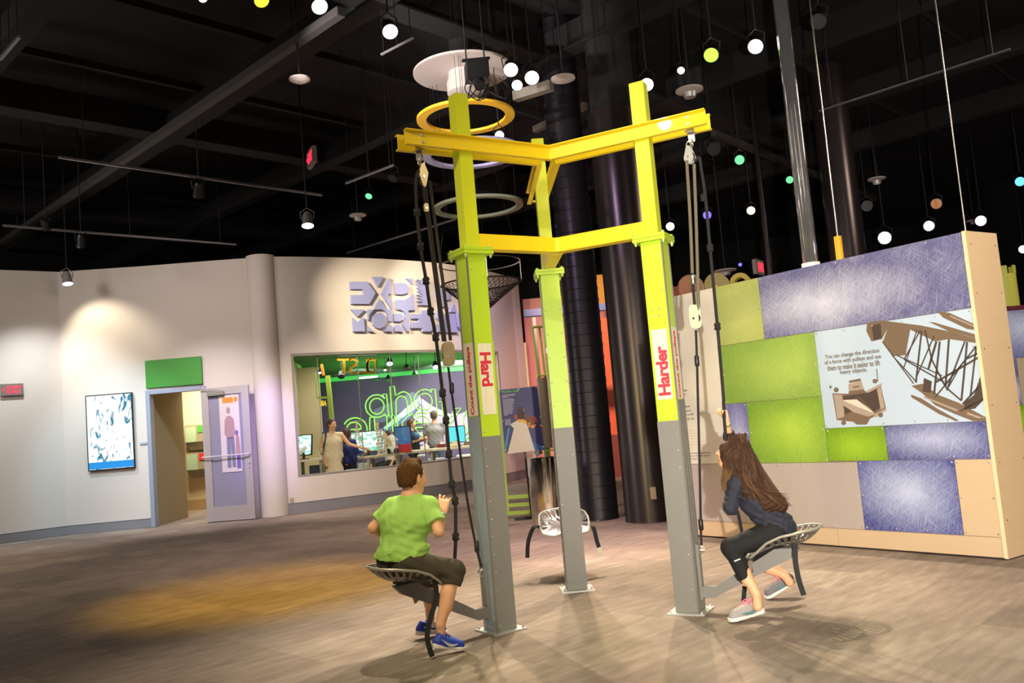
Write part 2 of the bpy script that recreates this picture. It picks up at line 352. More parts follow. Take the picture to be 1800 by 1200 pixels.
# ------------------------------------------------------------------ left and back walls (a broken line in plan), door, window
HW = 4.9
def wall_run(name, pts, z0, z1, th, m, base=True, bn='baseboard', cap=None):
    """a wall following plan points; thickness goes away from the camera side (left normal of the run)"""
    b = MB(); n = len(pts)
    P = [np.array([*p, 0.]) for p in pts]; nrm = []
    for i in range(n):
        d = unit(P[min(i+1, n-1)]-P[max(i-1, 0)]); nrm.append(np.array([-d[1], d[0], 0])*th)
    for i in range(n-1):
        a, c = P[i], P[i+1]; a2, c2 = a+nrm[i], c+nrm[i+1]; Z0 = np.array([0, 0, z0]); Z1 = np.array([0, 0, z1])
        b.add([a+Z0, c+Z0, c2+Z0, a2+Z0, a+Z1, c+Z1, c2+Z1, a2+Z1], [(0, 1, 5, 4), (2, 3, 7, 6), (4, 5, 6, 7), (0, 3, 2, 1)]+([(0, 4, 7, 3)] if i == 0 else [])+([(1, 2, 6, 5)] if i == n-2 else []))
    return b
def catmull(P, k=6):
    P = [np.array(p, float) for p in P]; out = []
    for i in range(len(P)-1):
        p0, p1, p2, p3 = P[max(i-1, 0)], P[i], P[i+1], P[min(i+2, len(P)-1)]
        for j in range(k):
            t = j/k; out.append(.5*((2*p1)+(-p0+p2)*t+(2*p0-5*p1+4*p2-p3)*t*t+(-p0+3*p1-3*p2+p3)*t**3))
    return out+[P[-1]]
left_pts = [(-14.5, 5.3), (-8.82, 9.80)]
props(wall_run('wall_left', left_pts, 0, HW, .15, WALLM).build('wall_left', WALLM), kind='structure')
DY = 9.93
bw = wall_run('wall_back', [(-8.82, 9.80), (-7.32, DY)], 0, HW, .15, WALLM)
w1 = wall_run('w', [(-7.32, DY), (-6.20, DY+.03)], 2.53, HW, .15, WALLM); bw.add(w1.v, w1.f)
w1 = wall_run('w', [(-6.20, DY+.03), (-5.0, 10.02)], 0, HW, .15, WALLM); bw.add(w1.v, w1.f)
wall_back = props(bw.build('wall_back', WALLM), kind='structure')
CURVE = catmull([(-5.0, 10.02), (-4.6, 10.17), (-3.9, 10.55), (-3.0, 11.12), (-2.2, 11.8), (-1.5, 12.6), (-.75, 13.85), (-.3, 14.9)], 6)
i0 = min(range(len(CURVE)), key=lambda i: abs(CURVE[i][0]+4.63)); i1 = min(range(len(CURVE)), key=lambda i: abs(CURVE[i][0]+.72))
SILL, HEAD = .67, 3.02
cw = wall_run('c', CURVE, 0, SILL, .22, WALLM)
for seg, z0, z1 in ((CURVE, HEAD, HW), (CURVE[:i0+1], SILL, HEAD), (CURVE[i1:], SILL, HEAD)):
    q = wall_run('c', seg, z0, z1, .22, WALLM); cw.add(q.v, q.f)
# end return of the curved wall
q = wall_run('c', [(-.3, 14.9), (-.12, 15.2), (-.1, 15.6)], 0, HW, .2, WALLM); cw.add(q.v, q.f)
wall_curved = props(cw.build('wall_curved', WALLM, smooth=True), kind='structure')
b = MB(); b.lathe([(.27, 0), (.27, HW+.03)], (-5.14+.06, 10.12, 0), n=32)
props(b.build('trim_1', WALLM, smooth=True), kind='structure')
def baseboard(name, pts, h=.16):
    b = wall_run('b', [(p[0], p[1]) for p in pts], 0, h, -.015, BASEM); q = wall_run('b', pts, h, h+.008, -.02, WHITEP); b.add(q.v, q.f)
    props(b.build(name, BASEM), kind='structure')
baseboard('baseboard_left', left_pts); baseboard('baseboard_back', [(-8.82, 9.80), (-7.32, DY)])
baseboard('baseboard_curved', [tuple(p) for p in CURVE[1:]], .2)
# window frame, sill, glass panes
FRM = mat('window_frame', srgb(150, 142, 136), .5, metal=.3)
fr = wall_run('f', CURVE[i0:i1+1], HEAD-.05, HEAD, .12, FRM)
q = wall_run('f', CURVE[i0:i1+1], SILL, SILL+.035, .14, FRM); fr.add(q.v, q.f)
for i in (i0, i1):
    p = CURVE[i]; d = unit(np.array([*(CURVE[min(i+1, len(CURVE)-1)]-CURVE[i-1]), 0])); fr.obox((p[0]+(-d[1])*.06, p[1]+d[0]*.06, (SILL+HEAD)/2), d, (-d[1], d[0], 0), (0, 0, 1), .05, .12, HEAD-SILL)
win = props(fr.build('window_1', FRM), kind='structure')
def glass_mat(name='window_glass', tint=(.97, 1, .98), fac=.06):
    if name in MATS: return MATS[name]
    m = bpy.data.materials.new(name); m.use_nodes = True; MATS[name] = m; nt = m.node_tree; nt.nodes.clear()
    out = nt.nodes.new('ShaderNodeOutputMaterial'); mx = nt.nodes.new('ShaderNodeMixShader'); tr = nt.nodes.new('ShaderNodeBsdfTransparent'); gl = nt.nodes.new('ShaderNodeBsdfGlossy')
    tr.inputs[0].default_value = (*tint, 1); gl.inputs['Roughness'].default_value = .02; fz = nt.nodes.new('ShaderNodeLayerWeight'); pw_ = nt.nodes.new('ShaderNodeMath'); pw_.operation = 'POWER'; pw_.inputs[1].default_value = 5; ad = nt.nodes.new('ShaderNodeMath'); ad.operation = 'MULTIPLY_ADD'; ad.inputs[1].default_value = .7; ad.inputs[2].default_value = .03
    nt.links.new(fz.outputs['Facing'], pw_.inputs[0]); nt.links.new(pw_.outputs[0], ad.inputs[0]); nt.links.new(ad.outputs[0], mx.inputs[0]); nt.links.new(tr.outputs[0], mx.inputs[1]); nt.links.new(gl.outputs[0], mx.inputs[2]); nt.links.new(mx.outputs[0], out.inputs[0])
    return m
GLASS = glass_mat()
idx = np.linspace(i0, i1, 8).round().astype(int)
GASK = mat('glass_joint', srgb(120, 120, 110), .4)
for a, c in zip(idx[:-1], idx[1:]):
    P0, P1 = CURVE[a], CURVE[c]; d = unit(np.array([*(P1-P0), 0])); nn = np.array([-d[1], d[0], 0]); ctr = np.array([*((P0+P1)/2), (SILL+HEAD)/2-.01])+nn*.06
    b = MB(); b.obox(ctr, d, nn, (0, 0, 1), np.linalg.norm(P1-P0)-.012, .012, HEAD-SILL-.085); b.build('glass_pane', GLASS, win)
    b = MB(); b.obox(np.array([*P0, (SILL+HEAD)/2])+nn*.06, d, nn, (0, 0, 1), .012, .014, HEAD-SILL-.085); b.build('glass_joint', GASK, win)

# sign of cut-out blocks: EXPLORE / MORE STUDIO, the letters are the gaps
def on_curve(px, py, off=0.):
    d = ray(px, py); best = None
    for A, B_ in zip(CURVE[:-1], CURVE[1:]):
        e = B_-A; M = np.array([[d[0], -e[0]], [d[1], -e[1]]])
        try: t, s = np.linalg.solve(M, A-CAMP[:2])
        except Exception: continue
        if t > 0 and -1e-6 <= s <= 1+1e-6:
            p = CAMP+d*t; n = unit(np.array([e[1], -e[0], 0])); 
            if best is None or t < best[0]: best = (t, p+n*off)
    return best[1]
LAV = mat('lavender_sign', srgb(146, 150, 196), .6)
sign = thing('wall_sign', 'raised lavender block sign spelling explore more studio on the curved wall', 'sign', tuple(on_curve(700, 540)))
def zs(ox, oy, sc): return lambda pts: [(ox+x/sc, oy+y/sc) for x, y in pts]
za = zs(600, 470, 9.23); zb = zs(720, 440, 7.5)
blocks = [za(p) for p in (
    [(120, 240), (395, 240), (528, 425), (430, 600), (140, 600), (135, 458), (335, 455), (330, 362), (125, 362)],
    [(480, 165), (655, 165), (570, 320)],
    [(755, 180), (778, 440), (735, 440), (730, 530), (790, 530), (795, 690), (625, 430)],
    [(590, 520), (695, 690), (500, 690)],
    [(850, 265), (960, 262), (1030, 285), (1058, 350), (1040, 420), (980, 445), (858, 445)],
    [(1025, 190), (1118, 192), (1120, 280), (1080, 230)],
    [(870, 535), (1030, 530), (1100, 480), (1140, 440), (1155, 700), (1055, 705), (1068, 1045), (1045, 1045), (960, 925), (1010, 870), (1022, 780), (990, 720), (920, 690), (880, 690)],
    [(130, 690), (350, 690), (245, 805)],
    [(160, 825), (245, 895), (340, 815), (358, 1045), (170, 1045)],
    [(405, 690), (500, 690), (430, 770), (412, 860)], [(640, 690), (780, 690), (790, 880), (755, 880), (740, 790), (700, 730)],
    [(480, 870), (495, 800), (540, 752), (600, 740), (660, 765), (692, 830), (695, 900), (665, 965), (600, 998), (540, 985), (495, 940)],
    [(410, 960), (440, 1000), (500, 1045), (415, 1045)], [(790, 945), (795, 1045), (660, 1045), (710, 1005), (745, 945)],
    [(830, 760), (930, 755), (975, 790), (970, 850), (925, 880), (835, 880)], [(845, 935), (915, 935), (970, 1035), (960, 1045), (850, 1045)],
)]+[zb(p) for p in (
    [(10, 845), (130, 845), (130, 800), (240, 800), (225, 880), (265, 940), (300, 990), (250, 1075), (140, 1075), (135, 1030), (0, 1030), (10, 955), (95, 950), (95, 905), (5, 905)],
    [(75, 395), (215, 390), (225, 600), (215, 730), (90, 728), (150, 690), (85, 680), (85, 668), (150, 668), (80, 630), (140, 620), (75, 590), (160, 600), (80, 545), (140, 555), (75, 500), (130, 512), (70, 450), (150, 465), (70, 410), (125, 420)],
    [(320, 520), (400, 440), (430, 560), (440, 750), (380, 745), (335, 660)],
    [(450, 560), (495, 560), (500, 650), (460, 660)], [(545, 700), (580, 820), (495, 820)],
    [(330, 800), (420, 830), (440, 1080), (340, 1080), (330, 1000), (385, 960), (330, 900)],
    [(455, 845), (560, 840), (575, 960), (600, 1085), (470, 1085)],
    [(590, 830), (660, 825), (680, 1040), (640, 1050), (605, 1010), (592, 930)],
)]
for q in blocks:
    P = [on_curve(x, y, .02) for x, y in q]; Q = [on_curve(x, y, .085) for x, y in q]
    b = MB(); n = len(P); b.add(P+Q, [list(range(n)), list(range(n, 2*n))]+[(i, (i+1) % n, n+(i+1) % n, n+i) for i in range(n)]); b.build('sign_block', LAV, sign)

# exit signs
EXRED = mat('exit_red', (.8, .01, .02), .4, emit=(1, .02, .06), es=2.2)
EXBOX = mat('exit_box', srgb(120, 110, 104), .5)
def exit_sign(c, eu, w_, h_, label, arrow=True, stem=None):
    t = thing('exit_sign', label, 'sign', tuple(c)); eu = unit(eu); n = np.cross(eu, (0, 0, 1)); c = np.asarray(c)
    b = MB(); b.obox(c, eu, n, (0, 0, 1), w_, .05, h_); b.build('box', EXBOX, t, bevel=.004)
    letters('EXIT', .1, c+n*.026+eu*w_*.10, eu, (0, 0, 1), .004, EXRED, t, bold=.0008, fit=(w_*.64, h_*.62))
    if arrow:
        a = c+n*.027-eu*w_*.37; b = MB(); b.prism([a-eu*w_*.07, a+eu*w_*.03+np.array([0, 0, h_*.14]), a+eu*w_*.03-np.array([0, 0, h_*.14])], n*.004); b.build('arrow', EXRED, t)
    if stem: b = MB(); b.bar(c+np.array([0, 0, h_/2]), c+np.array([0, 0, stem]), .02, .02); b.obox(c+np.array([0, 0, h_/2+.01]), eu, n, (0, 0, 1), w_*.5, .04, .02); b.build('stem', STEELB, t)
    return t
wl = unit(np.array([-8.82+14.5, 9.80-5.3, 0])); nl = np.array([wl[1], -wl[0], 0])
pe = onplane(20.5, 685, (-8.82, 9.80, 0), nl)
exit_sign(pe+nl*.03, wl, .36, .215, 'red exit sign mounted low on the left wall', True)
exit_sign(atz(548, 277, 4.6), (.42, -.91, 0), .33, .185, 'red exit sign hanging from the dark ceiling', True, 2.38)
exit_sign(atz(1333, 470, 3.2), (.6, .8, 0), .3, .2, 'tiny red exit sign far behind the hanging poles', False, 3.78)

# flat wall bits: screen, small plaque, outlet, green panel above door
SCR = bpy.data.materials.new('screen_picture'); SCR.use_nodes = True
def screen_mat(name, lo, hi, scale=5, es=1.6, stretch=(1, 1, 1), p0=.42, p1=.52):
    if name in MATS: return MATS[name]
    m, nt, b_ = _new(name); N = nt.nodes; L = nt.links
    tc = N.new('ShaderNodeTexCoord'); mp = N.new('ShaderNodeMapping'); mp.inputs['Scale'].default_value = stretch; n = N.new('ShaderNodeTexNoise'); n.inputs['Scale'].default_value = scale; n.inputs['Detail'].default_value = 4; n.inputs['Distortion'].default_value = 1.8
    r = N.new('ShaderNodeValToRGB'); r.color_ramp.elements[0].position = p0; r.color_ramp.elements[1].position = p1; r.color_ramp.elements[0].color = (*lo, 1); r.color_ramp.elements[1].color = (*hi, 1)
    L.new(tc.outputs['Object'], mp.inputs[0]); L.new(mp.outputs[0], n.inputs['Vector']); L.new(n.outputs['Fac'], r.inputs[0]); L.new(r.outputs[0], b_.inputs['Emission Color'])
    b_.inputs['Emission Strength'].default_value = es; b_.inputs['Base Color'].default_value = (.02, .02, .02, 1); b_.inputs['Roughness'].default_value = .2
    return m
wb = unit(np.array([-7.32+8.82, DY-9.80, 0])); nb = np.array([wb[1], -wb[0], 0]); wp = (-8.82, 9.80, 0)
def onback(x, y, off=0.): return onplane(x, y, np.array(wp)+nb*off, nb)
t = thing('wall_screen', 'tall bright portrait screen in a thin black frame on the left back wall', 'screen', tuple(onback(193, 757)))
a, c_ = onback(153, 695, .06), onback(234, 822, .06); cx = (a+c_)/2
b = MB(); b.obox(cx-nb*.03, wb, nb, (0, 0, 1), .84, .06, 1.40); b.build('frame', BLK, t, bevel=.004)
b = MB(); b.obox(cx+nb*.001, wb, nb, (0, 0, 1), .80, .004, 1.36); b.build('display', screen_mat('screen_grass', srgb(30, 110, 140), (1, 1, .93), 4.2, 1.5, (1.6, 1, .8), .36, .47), t)
b = MB(); b.obox(cx+nb*.004-np.array([0, 0, .61]), wb, nb, (0, 0, 1), .80, .004, .13); b.build('display_band', mat('screen_blue', (.01, .1, .3), .3, emit=srgb(40, 130, 190), es=1.0), t)
p = onback(252.5, 779, .01); b = MB(); b.obox(p, wb, nb, (0, 0, 1), .13, .016, .045); props(b.build('wall_plaque', mat('plaque', srgb(150, 170, 180), .4), bevel=.003), 'small pale plaque on the wall between screen and doorway', 'plaque')
p = on_curve(513, 880, .008); b = MB(); b.obox(p, (1, .4, 0), (.4, -1, 0), (0, 0, 1), .07, .012, .11); props(b.build('wall_outlet', mat('outlet', srgb(170, 150, 140), .4), bevel=.003), 'small electrical outlet low on the wall right of the column', 'outlet')
t = thing('door_header_panel', 'flat green panel on the wall above the doorway', 'panel', (-6.75, DY-.02, 2.56))
b = MB(); b.box(-7.3, -6.24, DY-.035, DY-.002, 2.57, 3.09); b.build('panel', mat('green_panel', srgb(60, 140, 46), .5, var=.08, scale=2), t, bevel=.003)
b = MB(); b.obox(onplane(11, 957, (0, 0, 0), np.array([0, 0, 1.]))+np.array([0, 0, .004]), wl, nl, (0, 0, 1), .6, .16, .008)
props(b.build('floor_plate', GALV), 'thin pale plate on the floor at far left', 'plate')  # thin pale plate laid over the carpet

# doorway: frame, leaf folded open, closer, push bar
FRB = mat('door_frame_paint', srgb(150, 158, 176), .45, metal=.2); LEAF = mat('door_leaf', srgb(176, 168, 168), .5, metal=.1)
b = MB(); b.box(-7.32, -7.24, DY-.04, DY+.14, 0, 2.53); b.box(-6.28, -6.20, DY-.03, DY+.16, 0, 2.53); b.box(-7.24, -6.28, DY-.04, DY+.14, 2.45, 2.53)
dr = props(b.build('door_1', FRB, bevel=.004), kind='structure')
A_, B2 = np.array([-6.26, DY-.07, 0]), np.array([-5.345, DY-.155, 0]); de = unit(B2-A_); dn = np.array([de[1], -de[0], 0]); Ld = np.linalg.norm(B2-A_)
def lf(u, z, o=0.): return A_+de*u+dn*o+np.array([0, 0, z])
leaf = thing('door_leaf', 'open glazed grey door leaf folded back against the wall beside the column', 'door', tuple(A_))
b = MB()
for u0, u1, z0, z1 in ((0, .14, .01, 2.47), (Ld-.14, Ld, .01, 2.47), (.14, Ld-.14, 2.33, 2.47), (.14, Ld-.14, .01, .27)):
    b.obox(lf((u0+u1)/2, (z0+z1)/2), de, dn, (0, 0, 1), u1-u0, .045, z1-z0)
b.build('stile_frame', LEAF, leaf)
b = MB(); b.obox(lf(Ld/2, 1.3), de, dn, (0, 0, 1), Ld-.28, .01, 2.06); b.build('glass_pane', mat('door_glass', srgb(150, 146, 168), .12, spec=.8), leaf)
b = MB(); b.tube([lf(-.02, 1.2, .03), lf(-.02, 1.2, .075), lf(Ld-.03, 1.2, .075), lf(Ld-.03, 1.2, .03)], .012, 8); b.build('push_bar', mat('satin_bar', srgb(220, 214, 216), .4, metal=.2), leaf, smooth=True, label='long satin push bar')
b = MB(); b.obox(lf(.30, 2.36, .05), de, dn, (0, 0, 1), .32, .06, .08); b.bar(lf(.42, 2.42, .06), lf(-.1, 2.47, .08), .02, .012); b.build('door_closer', STEEL, leaf, bevel=.003)
b = MB(); b.dome(lf(Ld-.05, 1.02, .022), .016, dn, 10); b.build('lock', CHROME, leaf); b = MB(); b.dome(lf(Ld-.05, .94, .022), .012, dn, 10); b.build('lock', CHROME, leaf)
# poster behind the glass of the leaf
po = MB(); po.obox(lf(.53, 1.6, .012), de, dn, (0, 0, 1), .38, .004, 1.42); ps = po.build('poster', mat('poster_paper', srgb(214, 204, 206), .7), leaf, label='faded poster of two standing figures')
def flat(pts, m, par, off=.016, name='print', u0=.34, z0=.89, w_=.38, h_=1.42):
    b = MB(); b.prism([lf(u0+x*w_, z0+y*h_, off) for x, y in pts], dn*.001); return b.build(name, m, par)
pk = mat('print_rose', srgb(176, 140, 146), .7); pg = mat('print_slate', srgb(130, 126, 150), .7); pv = mat('print_violet', srgb(120, 100, 170), .7); po2 = mat('print_orange', srgb(226, 140, 50), .7)
circ = lambda cx, cy, rx, ry, n=12: [(cx+rx*math.cos(2*math.pi*k/n), cy+ry*math.sin(2*math.pi*k/n)) for k in range(n)]
flat(circ(.45, .80, .1, .045), pk, ps); flat([(.2, .5), (.25, .68), (.38, .73), (.55, .73), (.7, .68), (.75, .5), (.62, .43), (.35, .43)], pk, ps)
flat([(.28, .06), (.3, .45), (.68, .45), (.7, .06), (.53, .06), (.5, .38), (.46, .06)], pg, ps)
flat(circ(.82, .5, .08, .04), pv, ps); flat([(.72, .22), (.76, .46), (.92, .46), (.98, .22)], pk, ps); flat([(.76, .04), (.76, .22), (.95, .22), (.95, .04)], pv, ps)
flat([(.18, .9), (.18, .97), (.72, .97), (.72, .9)], po2, ps); flat(circ(.85, .94, .1, .035), po2, ps)

# corridor beyond the doorway
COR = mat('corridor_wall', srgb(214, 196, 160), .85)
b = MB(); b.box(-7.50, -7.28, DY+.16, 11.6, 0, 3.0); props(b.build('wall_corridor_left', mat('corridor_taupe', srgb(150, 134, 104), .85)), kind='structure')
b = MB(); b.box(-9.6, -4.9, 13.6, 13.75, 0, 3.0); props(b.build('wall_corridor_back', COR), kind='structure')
b = MB(); b.box(-9.6, -5.4, DY+.17, 13.7, 3.0, 3.1); props(b.build('ceiling_corridor', COR), kind='structure')
b = MB(); b.box(-9.5, -5.5, 13.57, 13.6, 0, .22); props(b.build('baseboard_corridor', mat('tan_vinyl', srgb(170, 140, 100), .6)), kind='structure')
for z, c, lab, cc in ((1.72, srgb(70, 150, 60), 'wall brochure rack with a green header in the corridor', 'green'), (1.10, srgb(196, 40, 40), 'wall brochure rack with a red header in the corridor', 'red')):
    X = aty(332, 795, 13.5)[0]
    t = thing('brochure_rack', lab, 'rack', (X+.35, 13.5, z-.2))
    b = MB(); b.box(X, X+1.0, 13.3, 13.6, z-.20, z+.18); b.prism([(X, 13.3, z-.20), (X, 13.6, z-.20), (X+.08, 13.6, z-.38), (X+.08, 13.42, z-.38)], (.9, 0, 0)); b.build('shelf_box', mat('rack_steel', srgb(140, 132, 108), .5), t)
    b = MB(); b.box(X+.3, X+1.0, 13.285, 13.3, z, z+.16); b.build('header', mat('rack_'+cc, c, .5), t, label=cc+' header strip')
    b = MB(); b.box(X+.02, X+.26, 13.28, 13.3, z-.2, z+.14); b.build('leaflet', mat('leaflet', srgb(150, 170, 140), .6), t)
# ------------------------------------------------------------------ pulley tower
tower = thing('pulley_tower', 'three-legged yellow and lime steel tower with grey lower posts carrying the pulleys', 'tower', (0, 0, 0))
R0, DR, DT, ZC, UR, UT, ZT = .752, .1555, .156, 2.589, .1065, .102, 3.733
ZW0, ZW1, FL, LL, ZB0, ZB1, PL, CF = 3.305, 3.415, .039, 1.2275, 2.613, 2.722, .053, .041
ZG = 1.306
def erv(k): a = math.radians(ANG[k]); return np.array([math.cos(a), math.sin(a), 0.])
def etv(k): a = math.radians(ANG[k]); return np.array([-math.sin(a), math.cos(a), 0.])
EZ = np.array([0, 0, 1.])
for k in 'ABC':
    er, et = erv(k), etv(k)
    def bx(b, s0, s1, t0, t1, z0, z1, mi=0): return b.obox(arm(k, (s0+s1)/2, (t0+t1)/2, (z0+z1)/2), er, et, EZ, s1-s0, t1-t0, z1-z0, mi)
    b = MB(); bx(b, R0-DR/2+.002, R0+DR/2-.002, -DT/2+.002, DT/2-.002, .012, 2.565); lp = b.build('lower_post', LIME, tower, bevel=.003)
    b = MB(); bx(b, R0-DR/2-PL, R0+DR/2+PL, -DT/2-PL, DT/2+PL, 0, .012); b.build('base_plate', GALV, lp, bevel=.002)
    b = MB()
    for i in (-1, 1):
        for j in (-1, 1):
            c = arm(k, R0+i*(DR/2+PL-.022), j*(DT/2+PL-.022), .012); b.lathe([(.011, 0), (.011, .007), (.006, .007), (.006, .016), (0, .016)], c, n=6)
    b.build('anchor_bolts', BOLTM, lp, kind='stuff')
    # grey sleeve: two side plates and an inner plate
    for j in (-1, 1):
        b = MB(); bx(b, R0-DR/2, R0+DR/2, j*DT/2-.0015, j*DT/2+.0015, .014, ZG); b.build('side_cover_plate', GREYP, lp, label='grey side cover plate')
    if k == 'C':
        b = MB(); bx(b, R0-DR/2-.001, R0-DR/2+.001, -DT/2, DT/2, .014, ZG); b.build('seam_liner', GREYP, lp)
        for z0, z1, m_ in ((.014, .07, GREYP), (.073, .858, GREYP), (.861, ZG, GREYP), (ZG+.0005, 1.512, LIME), (1.515, 2.42, LIME)):
            b = MB(); bx(b, R0-DR/2-.004, R0-DR/2, -DT/2+.004, DT/2-.004, z0, z1); b.build('front_cover_plate', m_, lp, bevel=.001)
    else:
        b = MB(); bx(b, R0-DR/2-.002, R0-DR/2, -DT/2, DT/2, .014, ZG); b.build('front_cover_plate', GREYP, lp)
    # outward face: slotted rail plate
    so = R0+DR/2
    b = MB()
    for t0, t1 in ((-DT/2, -.032), (-.024, .024), (.032, DT/2)): bx(b, so, so+.008, t0, t1, .05, 1.285)
    bx(b, so, so+.008, -DT/2, DT/2, .014, .05); bx(b, so, so+.008, -DT/2, DT/2, 1.285, 1.445)
    b.build('slotted_rail_plate', BLUEP if k == 'A' else GREYP, lp)
    b = MB(); bx(b, so-.001, so+.002, -.04, .04, .05, 1.285); b.build('slot_liner', BLK, lp)
    b = MB(); bx(b, so-.004, so+.006, DT/2-.006, DT/2+.004, .014, 2.55); bx(b, so-.004, so+.006, -DT/2-.004, -DT/2+.006, .014, 2.55); b.build('corner_seam', mat('seam_grey', srgb(110, 104, 92), .5) if k != 'C' else GREYP, lp)
    b = MB()
    zz = [.045+.1175*i for i in range(12)]+[1.47, 1.98, 2.22, 2.46]
    for z in zz:
        for j in (-1, 1):
            b.dome(arm(k, so-.028, j*(DT/2+.0015), z), .0065, et*j)
    if k == 'C':
        for z in [.1+.1175*2*i*.84 for i in range(12)]:
            for j in (-1, 1): b.dome(arm(k, R0-DR/2-.004, j*.06, z), .0065, -er)
    if k == 'B':
        for i in range(2):
            for j in range(2): b.dome(arm(k, R0-DR/2+.05+.042*i, -DT/2-.0015, 2.04+.045*j), .008, -et)
    b.build('rivets', BOLTM, lp, kind='stuff', smooth=True)
    # collar flanges and bolts
    b = MB(); bx(b, R0-DR/2-CF, R0+DR/2+CF, -DT/2-CF, DT/2+CF, 2.565, 2.588); b.build('flange_plate', LIME, lp, bevel=.002)
    b = MB(); bx(b, R0-UR/2, R0+UR/2, -UT/2, UT/2, 2.612, ZT); up = b.build('upper_post', mat('lime_yellow_paint', srgb(208, 214, 34), .42, var=.03, scale=6, coat=.1), tower, bevel=.003, label='narrower yellow-lime upper post')
    b = MB(); bx(b, R0-DR/2-CF, R0+DR/2+CF, -DT/2-CF, DT/2+CF, 2.590, 2.612); b.build('flange_plate', LIME, up, bevel=.002)
    b = MB()
    for i in (-1, 1):
        for j in (-1, 1):
            c = arm(k, R0+i*(DR/2+CF-.018), j*(DT/2+CF-.018), 0); b.lathe([(.012, 2.552), (.012, 2.565), (.007, 2.565), (.007, 2.54)][::-1], c, n=6); b.lathe([(.012, 2.612), (.012, 2.624), (0, 2.626)], c, n=6)
    b.build('flange_bolts', mat('green_bolt', srgb(190, 200, 120), .4, metal=.4), up, kind='stuff')
    b = MB(); b.bar(arm(k, .045, 0, (ZB0+ZB1)/2), arm(k, R0-UR/2, 0, (ZB0+ZB1)/2), .1, ZB1-ZB0); b.build('lower_beam', YEL, tower, bevel=.003)
    # channel bolts through the end and the hanger
    b = MB()
    for j in (-1, 1):
        for z in (ZW0+.035, ZW1-.028): b.lathe([(.011, 0), (.011, .006), (.006, .006), (.006, .016), (0, .017)], arm(k, 1.10, j*(UT/2+.007), z), et*j, 6)
    b.build('channel_bolts', BOLTM, tower, kind='stuff')
b = MB(); b.lathe([(.075, ZB0+.002), (.075, ZB1-.002)], (0, 0, 0), n=6); b.build('lower_hub', YEL, tower)
for k1, k2 in (('A', 'B'), ('B', 'C'), ('C', 'A')):
    mid = math.radians(ANG[k1]+60); mv = np.array([math.cos(mid), math.sin(mid), 0])
    w0 = UT/2; w1 = w0+.007; w2 = w0+FL
    prof = [(w0, ZW0), (w2, ZW0), (w2, ZW0+.007), (w1, ZW0+.012), (w1, ZW1-.012), (w2, ZW1-.007), (w2, ZW1), (w0, ZW1)]
    st = []
    for w_, z in prof: st.append((arm(k1, LL, w_, z), mv*w_/math.sin(math.radians(60))+EZ*z, arm(k2, LL, -w_, z)))
    b = MB(); n = len(prof); vs = [q[i] for i in range(3) for q in st]
    fs = [list(range(n)), list(range(2*n, 3*n))[::-1]]+[(i*n+a, i*n+(a+1) % n, (i+1)*n+(a+1) % n, (i+1)*n+a) for i in range(2) for a in range(n)]
    b.add(vs, fs).build('upper_channel_beam', YEL, tower)
# printed labels
lps = [o for o in tower.children if o.name.startswith('lower_post')]
def label_plate(k, face, parent, z0, z1, wdt, text, bold, tw, th_, zc_off):
    er, et = erv(k), etv(k)
    if face == 't':
        sg = 1 if k == 'A' else -1; n = et*sg; c = arm(k, R0-.002, sg*(DT/2+.0016), (z0+z1)/2); eu = -EZ if k == 'A' else EZ
    else: n = er; c = arm(k, R0+DR/2+.008 if z1 < 1.4 else R0+DR/2+.0005, 0, (z0+z1)/2); eu = EZ
    ev = np.cross(n, eu)
    b = MB(); b.obox(c+n*.001, eu, ev, n, z1-z0, wdt, .003); pl = b.build('label_plate', mat('streaked_label', srgb(226, 216, 184), .55, var=.14, scale=3, stretch=(14, 14, .6)), parent)
    letters(text, .1, c+n*.0026+eu*zc_off, eu, ev, .0012, RED, parent, bold=bold, fit=(tw, th_), spacing=.95)
label_plate('A', 't', lps[0], 1.453, 1.943, .108, 'Hard', .004, .235, .088, -.065)
label_plate('B', 't', lps[1], 1.455, 1.943, .108, 'Harder', .004, .345, .088, -.045)
label_plate('A', 'o', lps[0], 1.452, 1.955, .135, 'Count the pulleys', .004, .47, .058, -.01)
label_plate('B', 'o', lps[1], 1.452, 1.955, .135, 'Count the pulleys', .004, .47, .058, -.01)

# ------------------------------------------------------------------ tractor seats
PANM = {'A': mat('pan_grey', srgb(120, 116, 108), .38, metal=.6, var=.1, scale=12), 'C': mat('pan_pale', srgb(176, 170, 178), .25, metal=.8)}
def ribbon(b, pts, wdt, wd, th=.003, mi=0):
    pts = [np.asarray(p, float) for p in pts]; wd = unit(wd); m = len(pts); vs = []
    for i, p in enumerate(pts):
        d = unit(pts[min(i+1, m-1)]-pts[max(i-1, 0)]); x = unit(wd-d*(wd@d)); nn = np.cross(d, x)
        vs += [p+x*wdt/2+nn*th/2, p-x*wdt/2+nn*th/2, p-x*wdt/2-nn*th/2, p+x*wdt/2-nn*th/2]
    fs = [(0, 1, 2, 3), (4*m-4, 4*m-3, 4*m-2, 4*m-1)]+[(4*i+a, 4*i+(a+1) % 4, 4*i+4+(a+1) % 4, 4*i+4+a) for i in range(m-1) for a in range(4)]
    b.add(vs, fs)
def spline(P, k=6):
    P = [np.array(p, float) for p in P]; out = []
    for i in range(len(P)-1):
        p0, p1, p2, p3 = P[max(i-1, 0)], P[i], P[i+1], P[min(i+2, len(P)-1)]
        for j in range(k):
            t = j/k; out.append(.5*((2*p1)+(-p0+p2)*t+(2*p0-5*p1+4*p2-p3)*t*t+(-p0+3*p1-3*p2+p3)*t**3))
    return out+[P[-1]]
SC = 1.44
